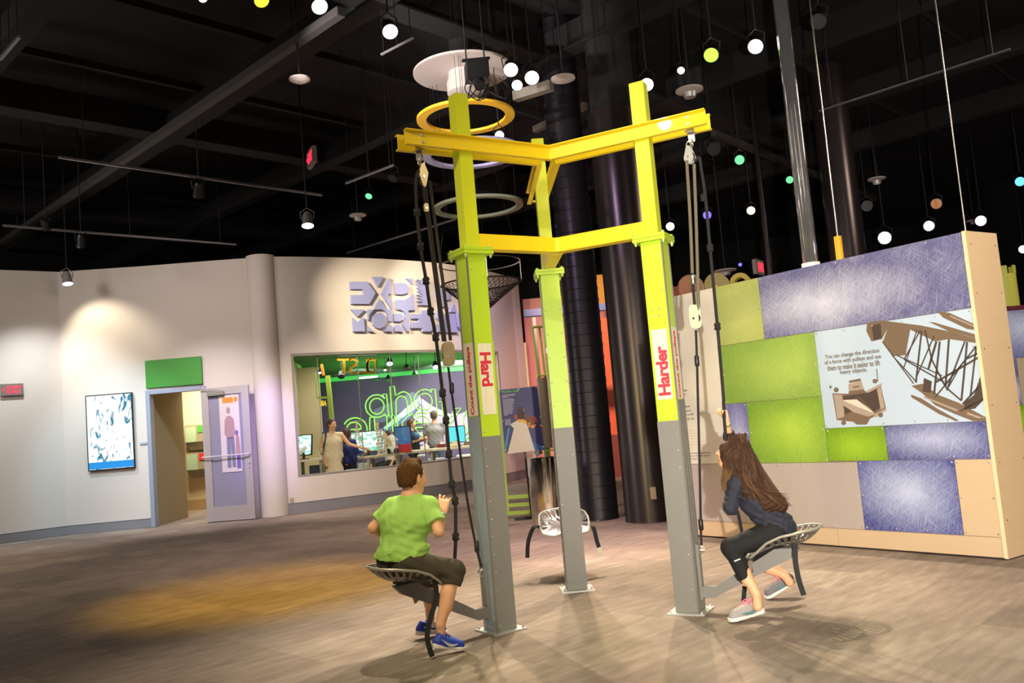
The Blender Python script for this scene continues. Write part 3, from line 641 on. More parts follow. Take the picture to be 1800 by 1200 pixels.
def seat_rim(th):
    th = (th+math.pi) % (2*math.pi)-math.pi; a = abs(th)   # 0 = towards the post, pi = back
    r = np.interp(a, [0, .35, .75, 1.2, 1.57, 2.2, 2.7, math.pi], [.225, .262, .285, .232, .208, .215, .228, .232])
    z = np.interp(a, [0, .4, .8, 1.2, 1.6, 2.2, math.pi], [.405, .375, .395, .487, .525, .548, .563]); return r, z
def seat_pt(k, th, f):
    r, z = seat_rim(th); zc = .445; s = SC-math.cos(th)*r*f; t = math.sin(th)*r*f
    return arm(k, s, t, zc+(z-zc)*f**2.4-.03*(1-f)*max(0, math.cos(th*1.0))*0)
def make_seat(k, label, pm):
    th0 = thing('tractor_seat', label, 'seat', tuple(arm(k, SC, 0, .1)), 'tractor seats on the pulley tower')
    NT, fr = 108, [0, .15, .3, .44, .54, .62, .70, .80, .89, .95, 1.0]
    b = MB(); vs = []
    for f in fr[1:]: vs += [seat_pt(k, 2*math.pi*i/NT-math.pi, f) for i in range(NT)]
    vs.append(seat_pt(k, 0, 0)); fs = []
    for i in range(NT): fs.append((i, (i+1) % NT, len(vs)-1))
    for j in range(len(fr)-2):
        for i in range(NT):
            th = abs(2*math.pi*(i+.5)/NT-math.pi)
            if 5 <= j <= 7 and th > .95 and i % 4 in (1, 2): continue
            if 2 <= j <= 3 and th > 1.2 and i % 9 in (3, 4, 5): continue
            fs.append((j*NT+i, j*NT+(i+1) % NT, (j+1)*NT+(i+1) % NT, (j+1)*NT+i))
    b.add(vs, fs); pan = b.build('seat_pan', pm, th0, smooth=True)
    m_ = pan.modifiers.new('s', 'SOLIDIFY'); m_.thickness = .007; m_.offset = 0
    b = MB(); b.tube([seat_pt(k, 2*math.pi*i/72, 1.0) for i in range(72)], .0085, 8, closed=True); b.build('rim', mat('rim_pale', srgb(176, 170, 156), .35, metal=.5), th0, smooth=True)
    # cranked arm and carriage running in the post slots
    er, et = erv(k), etv(k)
    P = [(.85, .10), (.93, .10), (1.47, .365), (1.52, .42), (1.38, .43), (.945, .172), (.85, .172)]
    b = MB(); b.prism([arm(k, s, -.026, z) for s, z in P], et*.052); b.build('cranked_arm', GREYP, th0, bevel=.003)
    b = MB(); b.obox(arm(k, .848, 0, .27), er, et, EZ, .018, .055, .37); b.build('carriage_plate', GREYP, th0, bevel=.002)
    b = MB(); b.obox(arm(k, 1.44, 0, .437), er, et, EZ, .12, .09, .02); b.build('mounting_block', DARKM, th0, bevel=.003)
    return th0
seatA = make_seat('A', 'perforated grey tractor seat on the left post under the lime t-shirt sitter', PANM['A'])
seatB = make_seat('B', 'perforated grey tractor seat on the right post under the long-haired sitter', PANM['A'])
seatC = make_seat('C', 'empty shiny tractor seat behind the rear post', PANM['C'])
def strap(par, pts, wdt, wd, name='seat_belt', m=WEBB, end=None, label=None):
    b = MB(); ribbon(b, spline(pts), wdt, wd); o = b.build(name, m, par, label=label); return o
strap(seatA, [onarm('A', 764, 1018, .20), onarm('A', 767, 1050, .21), onarm('A', 757, 1085, .24), onarm('A', 751, 1120, .27), onarm('A', 760, 1154, .30)], .032, (.9, .4, .2))
strap(seatB, [onarm('B', 1398, 955, -.1), onarm('B', 1398, 985, -.1), onarm('B', 1404, 1018, -.1), onarm('B', 1413, 1046, -.1)], .034, (.9, -.3, 0))
strap(seatB, [onarm('B', 1322, 975, -.2), onarm('B', 1318, 990, -.2), onarm('B', 1320, 1006, -.2)], .028, (.9, -.3, 0))
b = MB(); b.obox(onarm('B', 1318, 996, -.205), (.2, 0, 1), (1, .2, -.1), (0, 1, 0), .085, .035, .012); b.build('buckle', CHROME, seatB, bevel=.003, label='chrome belt buckle')
strap(seatB, [onarm('B', 1309, 1030, .2), onarm('B', 1307, 1056, .2)], .03, (.9, -.3, 0))
strap(seatC, [arm('C', 1.36, .18, .42)+np.array([0, 0, 0]), onarm('C', 939, 918, .22) if False else aty(940, 925, 1.28), aty(929, 950, 1.28), aty(927, 980, 1.28)], .036, (1, .1, 0))
strap(seatC, [arm('C', 1.36, -.19, .44), aty(1042, 925, 1.28), aty(1049, 950, 1.28), aty(1053, 962, 1.28)], .036, (1, .1, 0))
b = MB(); b.obox(aty(1054, 967, 1.27), (1, 0, .2), (-.2, 0, 1), (0, 1, 0), .045, .05, .014); b.build('buckle', mat('beige_buckle', srgb(196, 190, 168), .4), seatC, bevel=.003)
b = MB(); b.obox(onarm('A', 731, 1048, -.05), (.8, .5, .5), (-.3, 0, 1), (0, 1, 0), .05, .07, .004); b.build('paper_tag', mat('tag_paper', srgb(176, 160, 110), .7), seatA)

# ------------------------------------------------------------------ ropes and pulley blocks
ROPEM = {'A': mat('dark_rope', srgb(52, 44, 36), .85, var=.5, scale=150, bump=.7), 'B': mat('worn_rope', srgb(112, 102, 82), .9, var=.4, scale=150, bump=.7), 'K': ROPE}
def knot(b, p, d, r=.011):
    d = unit(d); u = unit(np.cross(d, (.3, .8, .2))); w_ = np.cross(d, u); P = []
    for i in range(13):
        a = 2*math.pi*i/12*1.6; P.append(np.asarray(p)+d*(.018*math.sin(i/12*math.pi*2-1.5))+(u*math.cos(a)+w_*math.sin(a))*.012)
    b.tube(P, r*1.15, 7); b.tube([np.asarray(p)-d*.02+u*.008, np.asarray(p)+w_*.01, np.asarray(p)+d*.02-u*.008], r*1.5, 7)
def rope(label, k, px, offs, r, m, knots=(), dark_from=None):
    P = [onarm(k, x, y, o) for (x, y), o in zip(px, offs)]; t = thing('rope', label, 'rope', tuple(P[-1]), 'ropes of the pulley tower')
    b = MB(); Q = spline(P, 5); b.tube(Q, r, 8); b.build('cord', m, t, smooth=True)
    for (x, y, o) in knots:
        b = MB(); p = onarm(k, x, y, o); knot(b, p, (0.02, 0, 1), r); b.build('knot', m, t, smooth=True)
    return t
BRASS = mat('worn_plate', srgb(176, 158, 116), .35, metal=.6, var=.15, scale=15)
CLEARG = mat('clear_plate', srgb(200, 205, 170), .15, spec=.6)
def block(c, n, h, w_, shape, label, pm, spacing=.034, tilt=0., shackle=True):
    c = np.asarray(c, float); n = unit(n); up = unit(np.array([0, 0, 1])+tilt*np.cross(n, (0, 0, 1))); sd = np.cross(up, n)
    t = thing('pulley_block', label, 'pulley', tuple(c))
    if shape == 'diamond': P = [(0, .5), (.18, .44), (.5, .08), (.42, -.08), (.15, -.48), (-.15, -.48), (-.42, -.08), (-.5, .08), (-.18, .44)]
    elif shape == 'tear': P = [(.16*math.cos(a)*1.0, .5+.06*math.sin(a)) for a in (.3, 1.2, 1.9, 2.8)][::1]+[(-.5*math.cos(a), -.12-.36*math.sin(a)) for a in np.linspace(0, math.pi, 10)]
    else: P = [(.5*np.sign(math.cos(a))*abs(math.cos(a))**.6, .5*np.sign(math.sin(a))*abs(math.sin(a))**.6) for a in np.linspace(0, 2*math.pi, 20, endpoint=False)]
    for sg in (-1, 1):
        b = MB(); b.prism([c+sd*x*w_+up*y*h+n*(sg*spacing/2-.002) for x, y in P], n*.004); b.build('cheek_plate', pm, t, bevel=.0008)
    b = MB(); b.lathe([(.008, -spacing*.35), (w_*.46, -spacing*.35), (w_*.34, 0), (w_*.46, spacing*.35), (.008, spacing*.35)], c-up*h*.08, n, 20); b.build('sheave', DARKM, t, smooth=True)
    b = MB(); b.lathe([(.009, -spacing/2-.008), (.009, spacing/2+.008)], c-up*h*.08, n, 8); b.build('axle_bolt', BOLTM, t)
    if shackle:
        q = c+up*(h*.5+.012); b = MB(); b.tube([q-sd*.014-up*.03, q-sd*.016+up*.008, q+up*.028, q+sd*.016+up*.008, q+sd*.014-up*.03], .005, 6); b.build('shackle', BOLTM, t, smooth=True)
    return t
def hanger(k, label):
    er, et = erv(k), etv(k); t = thing('hanger_plate', label, 'bracket', tuple(arm(k, 1.1, 0, 3.3)))
    b = MB(); b.obox(arm(k, 1.10, 0, 3.30), er, et, EZ, .045, .012, .15); b.obox(arm(k, 1.10, 0, 3.295), er, et, EZ, .05, .098, .012); b.build('plate', STEEL, t, bevel=.002)
    b = MB(); q = arm(k, 1.10, 0, 3.225); b.tube([q+EZ*.02-et*.014, q-et*.016-EZ*.02, q-EZ*.038, q+et*.016-EZ*.02, q+EZ*.02+et*.014], .0055, 6); b.build('shackle', BOLTM, t, smooth=True)
hanger('A', 'steel hanger plate at the left end of the yellow beams'); hanger('B', 'steel hanger plate at the right end of the yellow beams'); hanger('C', 'steel hanger plate on the hidden rear end of the yellow beams')
nA = (.35, -.94, 0); nB = (-.62, -.78, 0)
block(onarm('A', 744, 308), nA, .17, .066, 'diamond', 'upper diamond-shaped pulley block hanging from the left beam end', BRASS)
block(onarm('A', 788, 622), nA, .165, .085, 'round', 'lower rounded pulley block above the lime t-shirt sitter', BRASS, .04, shackle=False)
block(onarm('A', 749, 365), nA, .06, .034, 'round', 'small brass becket block between the left ropes', BRASS, .02, shackle=False)
block(onarm('B', 1212, 273), nB, .125, .075, 'tear', 'upper teardrop pulley block hanging from the right beam end', GALV)
block(onarm('B', 1222, 556), nB, .165, .07, 'round', 'lower green-tinted pulley block beside the right post', CLEARG, .04, shackle=False)
block(arm('C', 1.10, 0, 3.1), (1, 0, 0), .13, .07, 'tear', 'pulley block hidden behind the rear post', GALV)
rope('leftmost knotted rope hanging beside the lime t-shirt sitter down to knee height', 'A', [(736, 300), (731, 320), (733, 373), (739, 433), (749, 493), (757, 547), (766, 592), (778, 690), (784, 738), (789, 797), (794, 850), (800, 879), (801, 942), (799, 990)], [.03, .05, .05, .05, .05, .05, .05, .06, .06, .07, .08, .08, .08, .08], .0115, ROPEM['K'],
     [(733, 373, .05), (739, 433, .05), (749, 493, .05), (757, 547, .05), (766, 592, .05), (778, 690, .06), (784, 738, .06), (789, 797, .07), (794, 850, .08), (800, 879, .08), (801, 942, .08)])
for (a, z, o, lab) in (((741, 310), (779, 600), .0, 'dark rope second from the left between the left pulley blocks'), ((748, 330), (783, 600), -.02, 'dark thin rope in the middle between the left pulley blocks'), ((755, 318), (792, 598), -.03, 'thick dark rope on the right side of the left pulley blocks')):
    mid = ((a[0]+z[0])/2-5*0, (a[1]+z[1])/2)
    rope(lab, 'A', [a, mid, z], [o]*3, .012 if o < -.025 else .0095, ROPEM['A'])
def lower_line(k, pts, lab, fer, ring):
    t = rope(lab, k, pts, [0]*len(pts), .0085, ROPE)
    for (x, y) in fer:
        p = onarm(k, x, y); b = MB(); d = onarm(k, x+pts[-1][0]*0, y+12)-p; b.lathe([(.010, -.04), (.0165, -.03), (.0165, .03), (.010, .04)], p, (0.02, 0, 1), 10); b.build('ferrule', BLK, t, smooth=True)
    p = onarm(k, *ring); er = erv(k); P = [p+er*.024*math.cos(a)+EZ*.024*math.sin(a) for a in np.linspace(0, 2*math.pi, 16, endpoint=False)]
    b = MB(); b.tube(P, .005, 6, closed=True); b.build('ring', BOLTM, t, smooth=True)
lower_line('A', [(788, 645), (794, 690), (820, 870), (836, 955), (846, 996)], 'thin black rope from the lower left block down to its seat ring', [(794, 682), (838, 960)], (849, 1006))
lower_line('B', [(1223, 580), (1225, 630), (1230, 830), (1232, 930), (1233, 958)], 'thin black rope from the lower right block down to its seat ring', [(1225, 634), (1232, 922)], (1232, 966))
for k in 'AB':
    b = MB(); er = erv(k); b.lathe([(.008, 0), (.008, .03), (.012, .03), (.012, .035)], arm(k, .857, 0, .41), er, 8); props(b.build('eye_bolt', BOLTM, seatA if k == 'A' else seatB))
rope('pale rope on the near side of the right upper block', 'B', [(1207, 282), (1213, 380), (1217, 480)], [-.02]*3, .0115, ROPEM['B'])
rope('black doubled rope just above the lower right block', 'B', [(1217, 480), (1219, 510), (1221, 535)], [-.02]*3, .010, ROPE)
rope('pale rope on the far side of the right upper block', 'B', [(1220, 288), (1224, 400), (1228, 545)], [.02]*3, .0115, ROPEM['B'])
b = MB(); b.lathe([(.014, -.035), (.018, -.03), (.018, .03), (.014, .035)], onarm('B', 1218, 491, -.02), (0, 0, 1), 10); props(b.build('rope_clamp', STEEL, smooth=True), 'short metal sleeve clamping the right near rope', 'clamp')
rope('knotted rope gripped by the long-haired sitter under the right beam end', 'B', [(1222, 283), (1229, 277), (1233, 300), (1240, 347), (1248, 435), (1261, 573), (1271, 690), (1272, 713), (1276, 770), (1290, 880), (1298, 905), (1306, 945)], [-.01, .01, .02, .02, .02, .02, .0, .0, -.04, -.02, .0, .03], .0108, ROPEM['K'],
     [(1237, 347, .02), (1248, 435, .02), (1261, 573, .02)])
t = rope('rope hidden behind the rear post down to the empty seat', 'C', [(950, 300), (975, 600), (990, 900)], [0]*3, .01, ROPE)
t.location = t.location
for o in list(t.children):
    bpy.data.objects.remove(o)
b = MB(); b.tube([arm('C', 1.1, 0, 3.05), arm('C', 1.0, 0, 1.8), arm('C', .88, 0, .44)], .01, 8); b.build('cord', ROPE, t)

# ------------------------------------------------------------------ panelled display wall on the right
DB = np.array([3.31, .47, 0.]); DE = unit((.59, -.81, 0)); DN = unit((-.81, -.59, 0))
def D(s, z, off=0.): return DB+DE*s+DN*off+EZ*z
def dpx(x, y, off=0.): return onplane(x, y, DB+DN*off, DN)
def dsz(x, y): q = dpx(x, y); return ((q-DB)@DE, q[2])
PLY = mat('birch_ply', srgb(214, 184, 146), .55, var=.05, scale=3, stretch=(1, 1, 8))
PLYE = mat('birch_edge', srgb(238, 214, 168), .5)
SILV = mat('silvery_panel', srgb(184, 170, 162), .4, var=.06, scale=2)
disp = thing('display_wall', 'free-standing panelled display wall of green and violet brushed panels with crane photo', 'display', tuple(D(-1.6, 0, -.2)))
def dbox(b, s0, s1, z0, z1, o0, o1, mi=0): return b.obox(D((s0+s1)/2, (z0+z1)/2, (o0+o1)/2), DE, DN, EZ, s1-s0, o1-o0, z1-z0, mi)
b = MB(); dbox(b, -3.5, -.03, .015, 2.585, -.36, -.014); b.build('core', mat('core_ply', srgb(150, 130, 100), .7), disp)
b = MB(); b.prism([D(0, .008, 0), D(0, .008, -.030*0), ] if False else [D(-.028, .008, .004), D(0, .008, .004), D(.02, .008, -.47), D(-.028, .008, -.47)], EZ*2.597); b.build('end_panel', PLY, disp)
b = MB(); dbox(b, -.030, -.001, .008, 2.605, .004, .008); b.build('edge_strip', PLYE, disp, label='pale plywood edge strip')
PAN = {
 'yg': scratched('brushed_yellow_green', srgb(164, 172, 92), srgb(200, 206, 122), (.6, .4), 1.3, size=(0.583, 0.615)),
 'vi': scratched('brushed_violet_blue', srgb(96, 94, 140), srgb(214, 214, 232), (.33, .42), .85, size=(2.036, 0.615)),  # printed tone; its shifted pale centre partly stands for light across the panel
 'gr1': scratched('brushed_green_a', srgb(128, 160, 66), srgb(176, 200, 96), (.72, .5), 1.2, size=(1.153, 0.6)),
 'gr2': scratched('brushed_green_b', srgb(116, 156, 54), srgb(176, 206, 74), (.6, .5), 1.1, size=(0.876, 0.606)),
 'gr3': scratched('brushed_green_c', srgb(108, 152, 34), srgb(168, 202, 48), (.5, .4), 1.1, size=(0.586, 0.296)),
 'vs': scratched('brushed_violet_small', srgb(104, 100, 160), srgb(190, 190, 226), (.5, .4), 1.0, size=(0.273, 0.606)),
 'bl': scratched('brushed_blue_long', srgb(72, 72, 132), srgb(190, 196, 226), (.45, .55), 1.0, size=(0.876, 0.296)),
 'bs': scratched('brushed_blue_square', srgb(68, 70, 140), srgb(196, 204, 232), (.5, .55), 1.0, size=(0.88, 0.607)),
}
SKY = mat('crane_photo_sky', srgb(196, 212, 228), .45, var=.05, scale=1.2)
SPK = mat('speckled_cream', srgb(232, 222, 206), .5, var=.05, scale=14)
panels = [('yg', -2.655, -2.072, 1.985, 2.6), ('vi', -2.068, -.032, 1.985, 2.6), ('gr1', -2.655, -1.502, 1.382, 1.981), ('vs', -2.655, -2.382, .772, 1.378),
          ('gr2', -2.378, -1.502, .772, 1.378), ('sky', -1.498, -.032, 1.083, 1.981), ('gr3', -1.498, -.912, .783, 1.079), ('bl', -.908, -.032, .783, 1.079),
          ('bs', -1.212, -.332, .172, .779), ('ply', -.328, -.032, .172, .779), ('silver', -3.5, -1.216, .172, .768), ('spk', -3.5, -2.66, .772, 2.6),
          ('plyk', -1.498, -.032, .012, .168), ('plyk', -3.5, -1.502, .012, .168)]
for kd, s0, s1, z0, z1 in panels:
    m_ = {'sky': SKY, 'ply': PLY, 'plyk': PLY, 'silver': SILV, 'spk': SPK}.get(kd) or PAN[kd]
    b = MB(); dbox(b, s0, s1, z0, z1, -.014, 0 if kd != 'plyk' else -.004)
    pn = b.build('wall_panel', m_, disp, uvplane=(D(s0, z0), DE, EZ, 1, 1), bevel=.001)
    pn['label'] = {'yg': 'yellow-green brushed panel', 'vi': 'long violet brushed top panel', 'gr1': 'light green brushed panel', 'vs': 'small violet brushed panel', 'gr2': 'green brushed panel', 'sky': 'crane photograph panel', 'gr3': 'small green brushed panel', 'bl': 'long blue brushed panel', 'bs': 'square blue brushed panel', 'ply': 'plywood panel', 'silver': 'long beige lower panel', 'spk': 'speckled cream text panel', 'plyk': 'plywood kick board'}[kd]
    if kd != 'plyk':
        b = MB(); ns = max(1, round((s1-s0)/.3)); nz = max(1, round((z1-z0)/.3)); i_ = .022
        for i in range(ns+1):
            for z in (z0+i_, z1-i_): b.dome(D(s0+i_+(s1-s0-2*i_)*i/ns, z, 0), .0085, DN)
        for i in range(1, nz):
            for s in (s0+i_, s1-i_): b.dome(D(s, z0+i_+(z1-z0-2*i_)*i/nz, 0), .0085, DN)
        b.build('rivets', BOLTM, pn, kind='stuff', smooth=True)
b = MB()
for z in (.3, .75, 1.2, 1.65, 2.1, 2.5):
    for o in (-.05, -.42): b.dome(D(.0005-o*.043, z, o), .006, DE)
b.build('end_screws', DARKM, disp, kind='stuff')
crane_panel = [o for o in disp.children if o.get('label') == 'crane photograph panel'][0]
text_panel = [o for o in disp.children if o.get('label') == 'speckled cream text panel'][0]
# flat print of the crane photograph
BRN = mat('print_sepia', srgb(124, 102, 82), .5); BRD = mat('print_dark_sepia', srgb(80, 66, 58), .5); BRL = mat('print_light_sepia', srgb(176, 158, 142), .5); GREYT = mat('print_grey_text', srgb(120, 106, 96), .5); CRM = mat('print_cream', srgb(226, 212, 196), .5)
z5 = zs(1420, 520, 5.0)
def pprint(polys, m, lev, par=None, name='print'):
    b = MB()
    for p in polys:
        P = [dpx(x, y, .0006*lev) for x, y in z5(p)]; b.prism(P, DN*.0006)
    return b.build(name, m, par or crane_panel, kind='stuff')
def stroke(a, c, w0, w1=None):
    w1 = w1 or w0; a = np.array(a, float); c = np.array(c, float); d = (c-a)/np.linalg.norm(c-a); n = np.array([-d[1], d[0]])
    return [tuple(a+n*w0), tuple(c+n*w1), tuple(c-n*w1), tuple(a-n*w0)]
pprint([[(520, 235), (650, 215), (1000, 260), (1240, 310), (1485, 375), (1490, 415), (1240, 378), (1120, 400), (900, 296), (860, 520), (750, 530), (700, 470), (660, 400), (700, 290), (650, 380), (560, 400), (515, 310)],
        [(1130, 130), (1250, 150), (1470, 250), (1480, 300), (1400, 290), (1190, 190)], [(1060, 225), (1120, 235), (1480, 340), (1482, 372), (1240, 310)],
        [(905, 865), (1000, 900), (1140, 990), (1330, 1095), (1300, 1100), (1150, 1035), (910, 890)], [(910, 790), (1010, 770), (1150, 870), (1330, 940), (1575, 1070), (1578, 1098), (1450, 1098), (1300, 1040), (1120, 960), (1000, 850)],
        ], BRN, 1)
pprint([stroke((655, 400), (930, 770), 5), stroke((740, 520), (960, 760), 5), stroke((990, 300), (845, 560), 6), stroke((1000, 310), (950, 760), 8), stroke((1030, 300), (1090, 560), 7), stroke((1110, 350), (960, 700), 6), stroke((1130, 400), (1060, 640), 10), stroke((1160, 400), (1110, 860), 9), stroke((1240, 380), (1210, 800), 9), stroke((1080, 540), (1200, 780), 7), stroke((960, 300), (840, 640), 5),
        stroke((1380, 400), (1230, 800), 8), stroke((1400, 405), (1350, 920), 9), stroke((1490, 430), (1120, 890), 7), stroke((1500, 540), (1120, 760), 9), stroke((1480, 440), (1430, 880), 8), stroke((780, 520), (1180, 700), 5), stroke((850, 560), (1200, 760), 6), stroke((1210, 800), (1350, 920), 7), stroke((1350, 600), (1220, 830), 6), stroke((1555, 900), (1340, 1010), 7), stroke((1500, 800), (1360, 950), 8), stroke((1380, 560), (1500, 500), 8)], BRD, 2)
pprint([[(1020, 720), (1090, 750), (1080, 850), (1010, 840)], [(1370, 940), (1460, 870), (1530, 660), (1560, 900), (1470, 990), (1380, 1000)], [(560, 260), (640, 240), (650, 370), (580, 390)]], BRD, 2)
pprint([[(1020, 880), (1320, 1000), (1310, 1015), (1020, 895)], [(1250, 170), (1460, 260), (1455, 270), (1250, 182)], [(1400, 1020), (1540, 1070), (1500, 1075), (1400, 1040)]], BRL, 3)
pprint([[(215, 855), (355, 860), (365, 830), (490, 820), (520, 850), (600, 800), (640, 780), (690, 1000), (545, 1080), (520, 1130), (430, 1130), (400, 1105), (255, 1090)]], BRN, 1)
pprint([[(310, 880), (520, 850), (600, 810), (640, 980), (560, 1030), (420, 1000), (330, 1040)]], BRD, 2)
pprint([[(305, 920), (430, 910), (560, 1000), (590, 1040), (530, 1060), (400, 1020), (310, 960)], [(355, 775), (470, 745), (495, 820), (360, 835)], [(500, 840), (650, 765), (650, 790), (530, 850)], [(580, 1040), (690, 985), (690, 1005), (590, 1070)], [(610, 820), (640, 800), (675, 980), (640, 1000)], [(225, 865), (300, 870), (320, 1060), (260, 1080)]], BRL, 3)
pprint([[(305, 915), (430, 908), (585, 1030), (440, 975)]], CRM, 4)
pprint([[(360, 745), (460, 725), (470, 745), (365, 765)], [(395, 795), (455, 785), (455, 800), (398, 810)], circ(250, 825, 22, 22), circ(590, 748, 22, 20), circ(640, 1045, 22, 22), circ(315, 1115, 22, 20), circ(200, 800, 10, 14), stroke((605, 640), (615, 750), 4), stroke((440, 885), (560, 1000), 4)], BRN, 5)
pprint([[(300, 690), (345, 680), (350, 700), (305, 705)]], BRL, 1) if False else None
def dtext(txt, x0, y0, x1, y1, th_px, par, m, bold=.0012):
    a, c = dpx(x0, y0, .001), dpx(x1, y1, .001); w_ = np.linalg.norm(c-a); h = abs(dpx(x0, y0-th_px/2)[2]-dpx(x0, y0+th_px/2)[2])
    letters(txt, .05, (a+c)/2, DE, EZ, .0008, m, par, bold=bold, fit=(w_, h), name='printed_line')
for i, (tx, x0, x1, ya, yb) in enumerate((('You can change the direction', 150, 630, 535, 490), ('of a force with pulleys and use', 148, 645, 585, 540), ('them to make it easier to lift', 170, 635, 632, 590), ('heavy objects.', 283, 522, 672, 655))):
    dtext(tx, 1420+x0/5, 520+ya/5, 1420+x1/5, 520+yb/5, 9.5, crane_panel, GREYT)
# text on the cream panel
for (tx, x0, x1, y, h) in (('the', 1190, 1208, 686, 4.5), ('or', 1190, 1206, 695, 4.5), ('rope', 1196, 1213, 715, 4), ('pulleys,', 1190, 1216, 722, 4), ('to pull', 1190, 1219, 729, 4), ('over it is', 1190, 1220, 736, 4), ('advantage of simple pulleys allows forces', 1190, 1249, 796, 2.2), ('to lift an object of 100 times', 1190, 1248, 801, 2.2), ('its own force.', 1190, 1226, 806, 2.2)):
    dtext(tx, x0, y+.2, x1, y, h, text_panel, GREYT, .001)
for i in range(7):
    b = MB(); y = 756+i*5; w_ = (20, 34, 32, 30, 40, 44, 16)[i]; a, c = dpx(1200, y, .0005), dpx(1200+w_, y-.4, .0005)
    b.prism([a, c, c-EZ*.005, a-EZ*.005], DN*.0004); b.build('printed_line', mat('print_faint', srgb(214, 190, 176), .5), text_panel)
# second display wall glimpsed past the right end
d2 = thing('display_wall', 'second display wall with blue and green panels glimpsed at the right edge', 'display', (5.2, 3.2, 0))
Y2 = 3.4
def p2(x, y): return aty(x, y, Y2)
XR = 7.5; zt_ = p2(1785, 545)[2]
b = MB(); b.box(4.4, XR, Y2+.02, Y2+.3, .0, zt_); b.build('core', mat('core_ply', srgb(150, 130, 100), .7), d2)
b = MB(); b.box(4.4, XR, Y2-.02, Y2+.3, zt_, zt_+.05); b.build('top_rail', mat('maroon_rail', srgb(96, 30, 44), .5), d2, label='maroon top rail')
z1_, z2_ = p2(1790, 629)[2], p2(1795, 712)[2]
for s0, s1, za_, zb_, m_ in ((4.4, XR, z1_, zt_, PAN['bs']), (4.4, p2(1789, 660)[0], z2_, z1_, PAN['bl']), (p2(1789, 660)[0]+.004, XR, z2_, z1_, mat('taupe_panel', srgb(176, 160, 132), .5)), (4.4, XR, .8, z2_, PAN['gr3']), (4.4, XR, .1, .8, SILV)):
    b = MB(); b.box(s0, s1, Y2-.012, Y2+.02, za_+.002, zb_-.002); b.build('wall_panel', m_, d2, uvplane=((4.9, Y2, za_), (1, 0, 0), EZ, 1, 1))
# ------------------------------------------------------------------ big duct and column behind the tower
t = thing('spiral_duct', 'dark riveted spiral duct standing between the rear and right posts', 'duct', (.56, 5.42, 0))
DUM = mat('dark_duct', srgb(46, 42, 46), .34, metal=.6, var=.1, scale=3, stretch=(1, 1, .15))
b = MB(); b.lathe([(.262, 0), (.25, .02), (.25, 6.9)], (.585, 5.42, 0), n=40); b.build('duct_wall', DUM, t, smooth=True)
for i in range(44):
    z = .12+.155*i; b = MB(); n = 40
    b.tube([np.array([.585+.251*math.cos(a), 5.42+.251*math.sin(a), z+.0+.02*a/6.28]) for a in np.linspace(0, 2*math.pi, n, endpoint=False)], .0042, 4, closed=True); b.build('seam_ring', DUM, t, smooth=True)
b = MB()
for i in range(44):
    for a in (-.12, ): b.dome((.585+.25*math.cos(a), 5.42+.25*math.sin(a), .16+.155*i), .012, (math.cos(a), math.sin(a), 0))
b.build('rivets', BOLTM, t, kind='stuff')
t = thing('round_column', 'thick smooth dark column just left of the right post', 'column', (1.22, 4.83, 0))
CLM = mat('dark_column', srgb(70, 62, 62), .28, metal=.7, var=.1, scale=2, stretch=(1, 1, .1))
b = MB(); b.lathe([(.35, 0), (.345, .01), (.345, 5.32)], (1.205, 4.84, 0), n=48); b.build('column_wall', CLM, t, smooth=True)
b = MB(); b.lathe([(.30, 5.321), (.30, 6.9)], (1.205, 4.84, 0), n=32); b.build('column_neck', BLACK, t, smooth=True)
b = MB(); q = np.array([1.205-.1+.19, 4.84-.345, .33]); b.obox((1.19, 4.488, .36), (1, 0, 0), (0, 1, 0), EZ, .07, .02, .15); b.build('socket_plate', mat('beige_plate', srgb(190, 180, 150), .5), t, bevel=.002)
# second dark pole pair and pipe over the display
t = thing('clear_tube', 'tall clear acrylic tube rising from the top of the display wall to the ceiling', 'tube')
TB = dpx(1425, 462, -.2); TB[2] = 2.6; WL[t.name] = TB.copy(); t.location = TB
ACR = mat('acrylic', (.96, .95, .98), .04, trans=.95, spec=.8)
b = MB(); b.lathe([(.072, 0), (.072, 2.95), (.064, 2.95), (.064, 0), (.072, 0)], TB, n=28); b.build('tube_wall', ACR, t, smooth=True)
b = MB(); b.lathe([(.085, 0), (.085, .06), (.075, .06), (.075, .05)], TB, n=28); b.obox(TB+EZ*.006-DE*.02, DE, DN, EZ, .5, .22, .012); b.build('tube_base', WHITEP, t, smooth=True)
b = MB(); b.lathe([(.075, 2.95), (.13, 2.95), (.13, 3.0), (.075, 3.02)], TB, n=28); b.lathe([(.07, 3.0), (.07, 4.35)], TB, n=16); b.build('top_collar', mat('grey_collar', srgb(130, 128, 124), .5), t, smooth=True)
t = thing('suspended_rod', 'thin cable with a yellow sleeve hanging beside the clear tube', 'cable')
p = dpx(1474, 430, -.35); p[2] = 2.45; WL[t.name] = p.copy(); t.location = p
b = MB(); b.tube([p, p+EZ*4.4], .006, 6); b.build('cable', STEEL, t)
b = MB(); b.lathe([(.036, 0), (.036, .43), (0, .43)], p, n=16); b.build('sleeve', mat('yellow_sleeve', srgb(226, 170, 40), .35), t, smooth=True, label='yellow cylindrical sleeve')
for nm, (x, y), r, m_, z0 in (('thin bright cable running from the display wall corner up to the ceiling', (1697, 403), .006, STEEL, 2.6),):
    p = dpx(x, y, -.05); p[2] = z0; b = MB(); b.tube([p, p+EZ*4.3], r, 6); props(b.build('suspension_cable', m_), nm, 'cable')
for nm, a, Y, r in (('slim dark pole behind the display wall left of the clear tube', (1354, 480), 9, .05), ('broad dark round column behind the display wall right of the yellow sleeve', (1492, 460), 8, .29)):
    q = aty(*a, Y); b = MB(); b.lathe([(r, 0), (r, 6.9)], (q[0], q[1], 0), n=28); props(b.build('dark_pole' if r < .1 else 'round_column', CLM, smooth=True), nm, 'column')
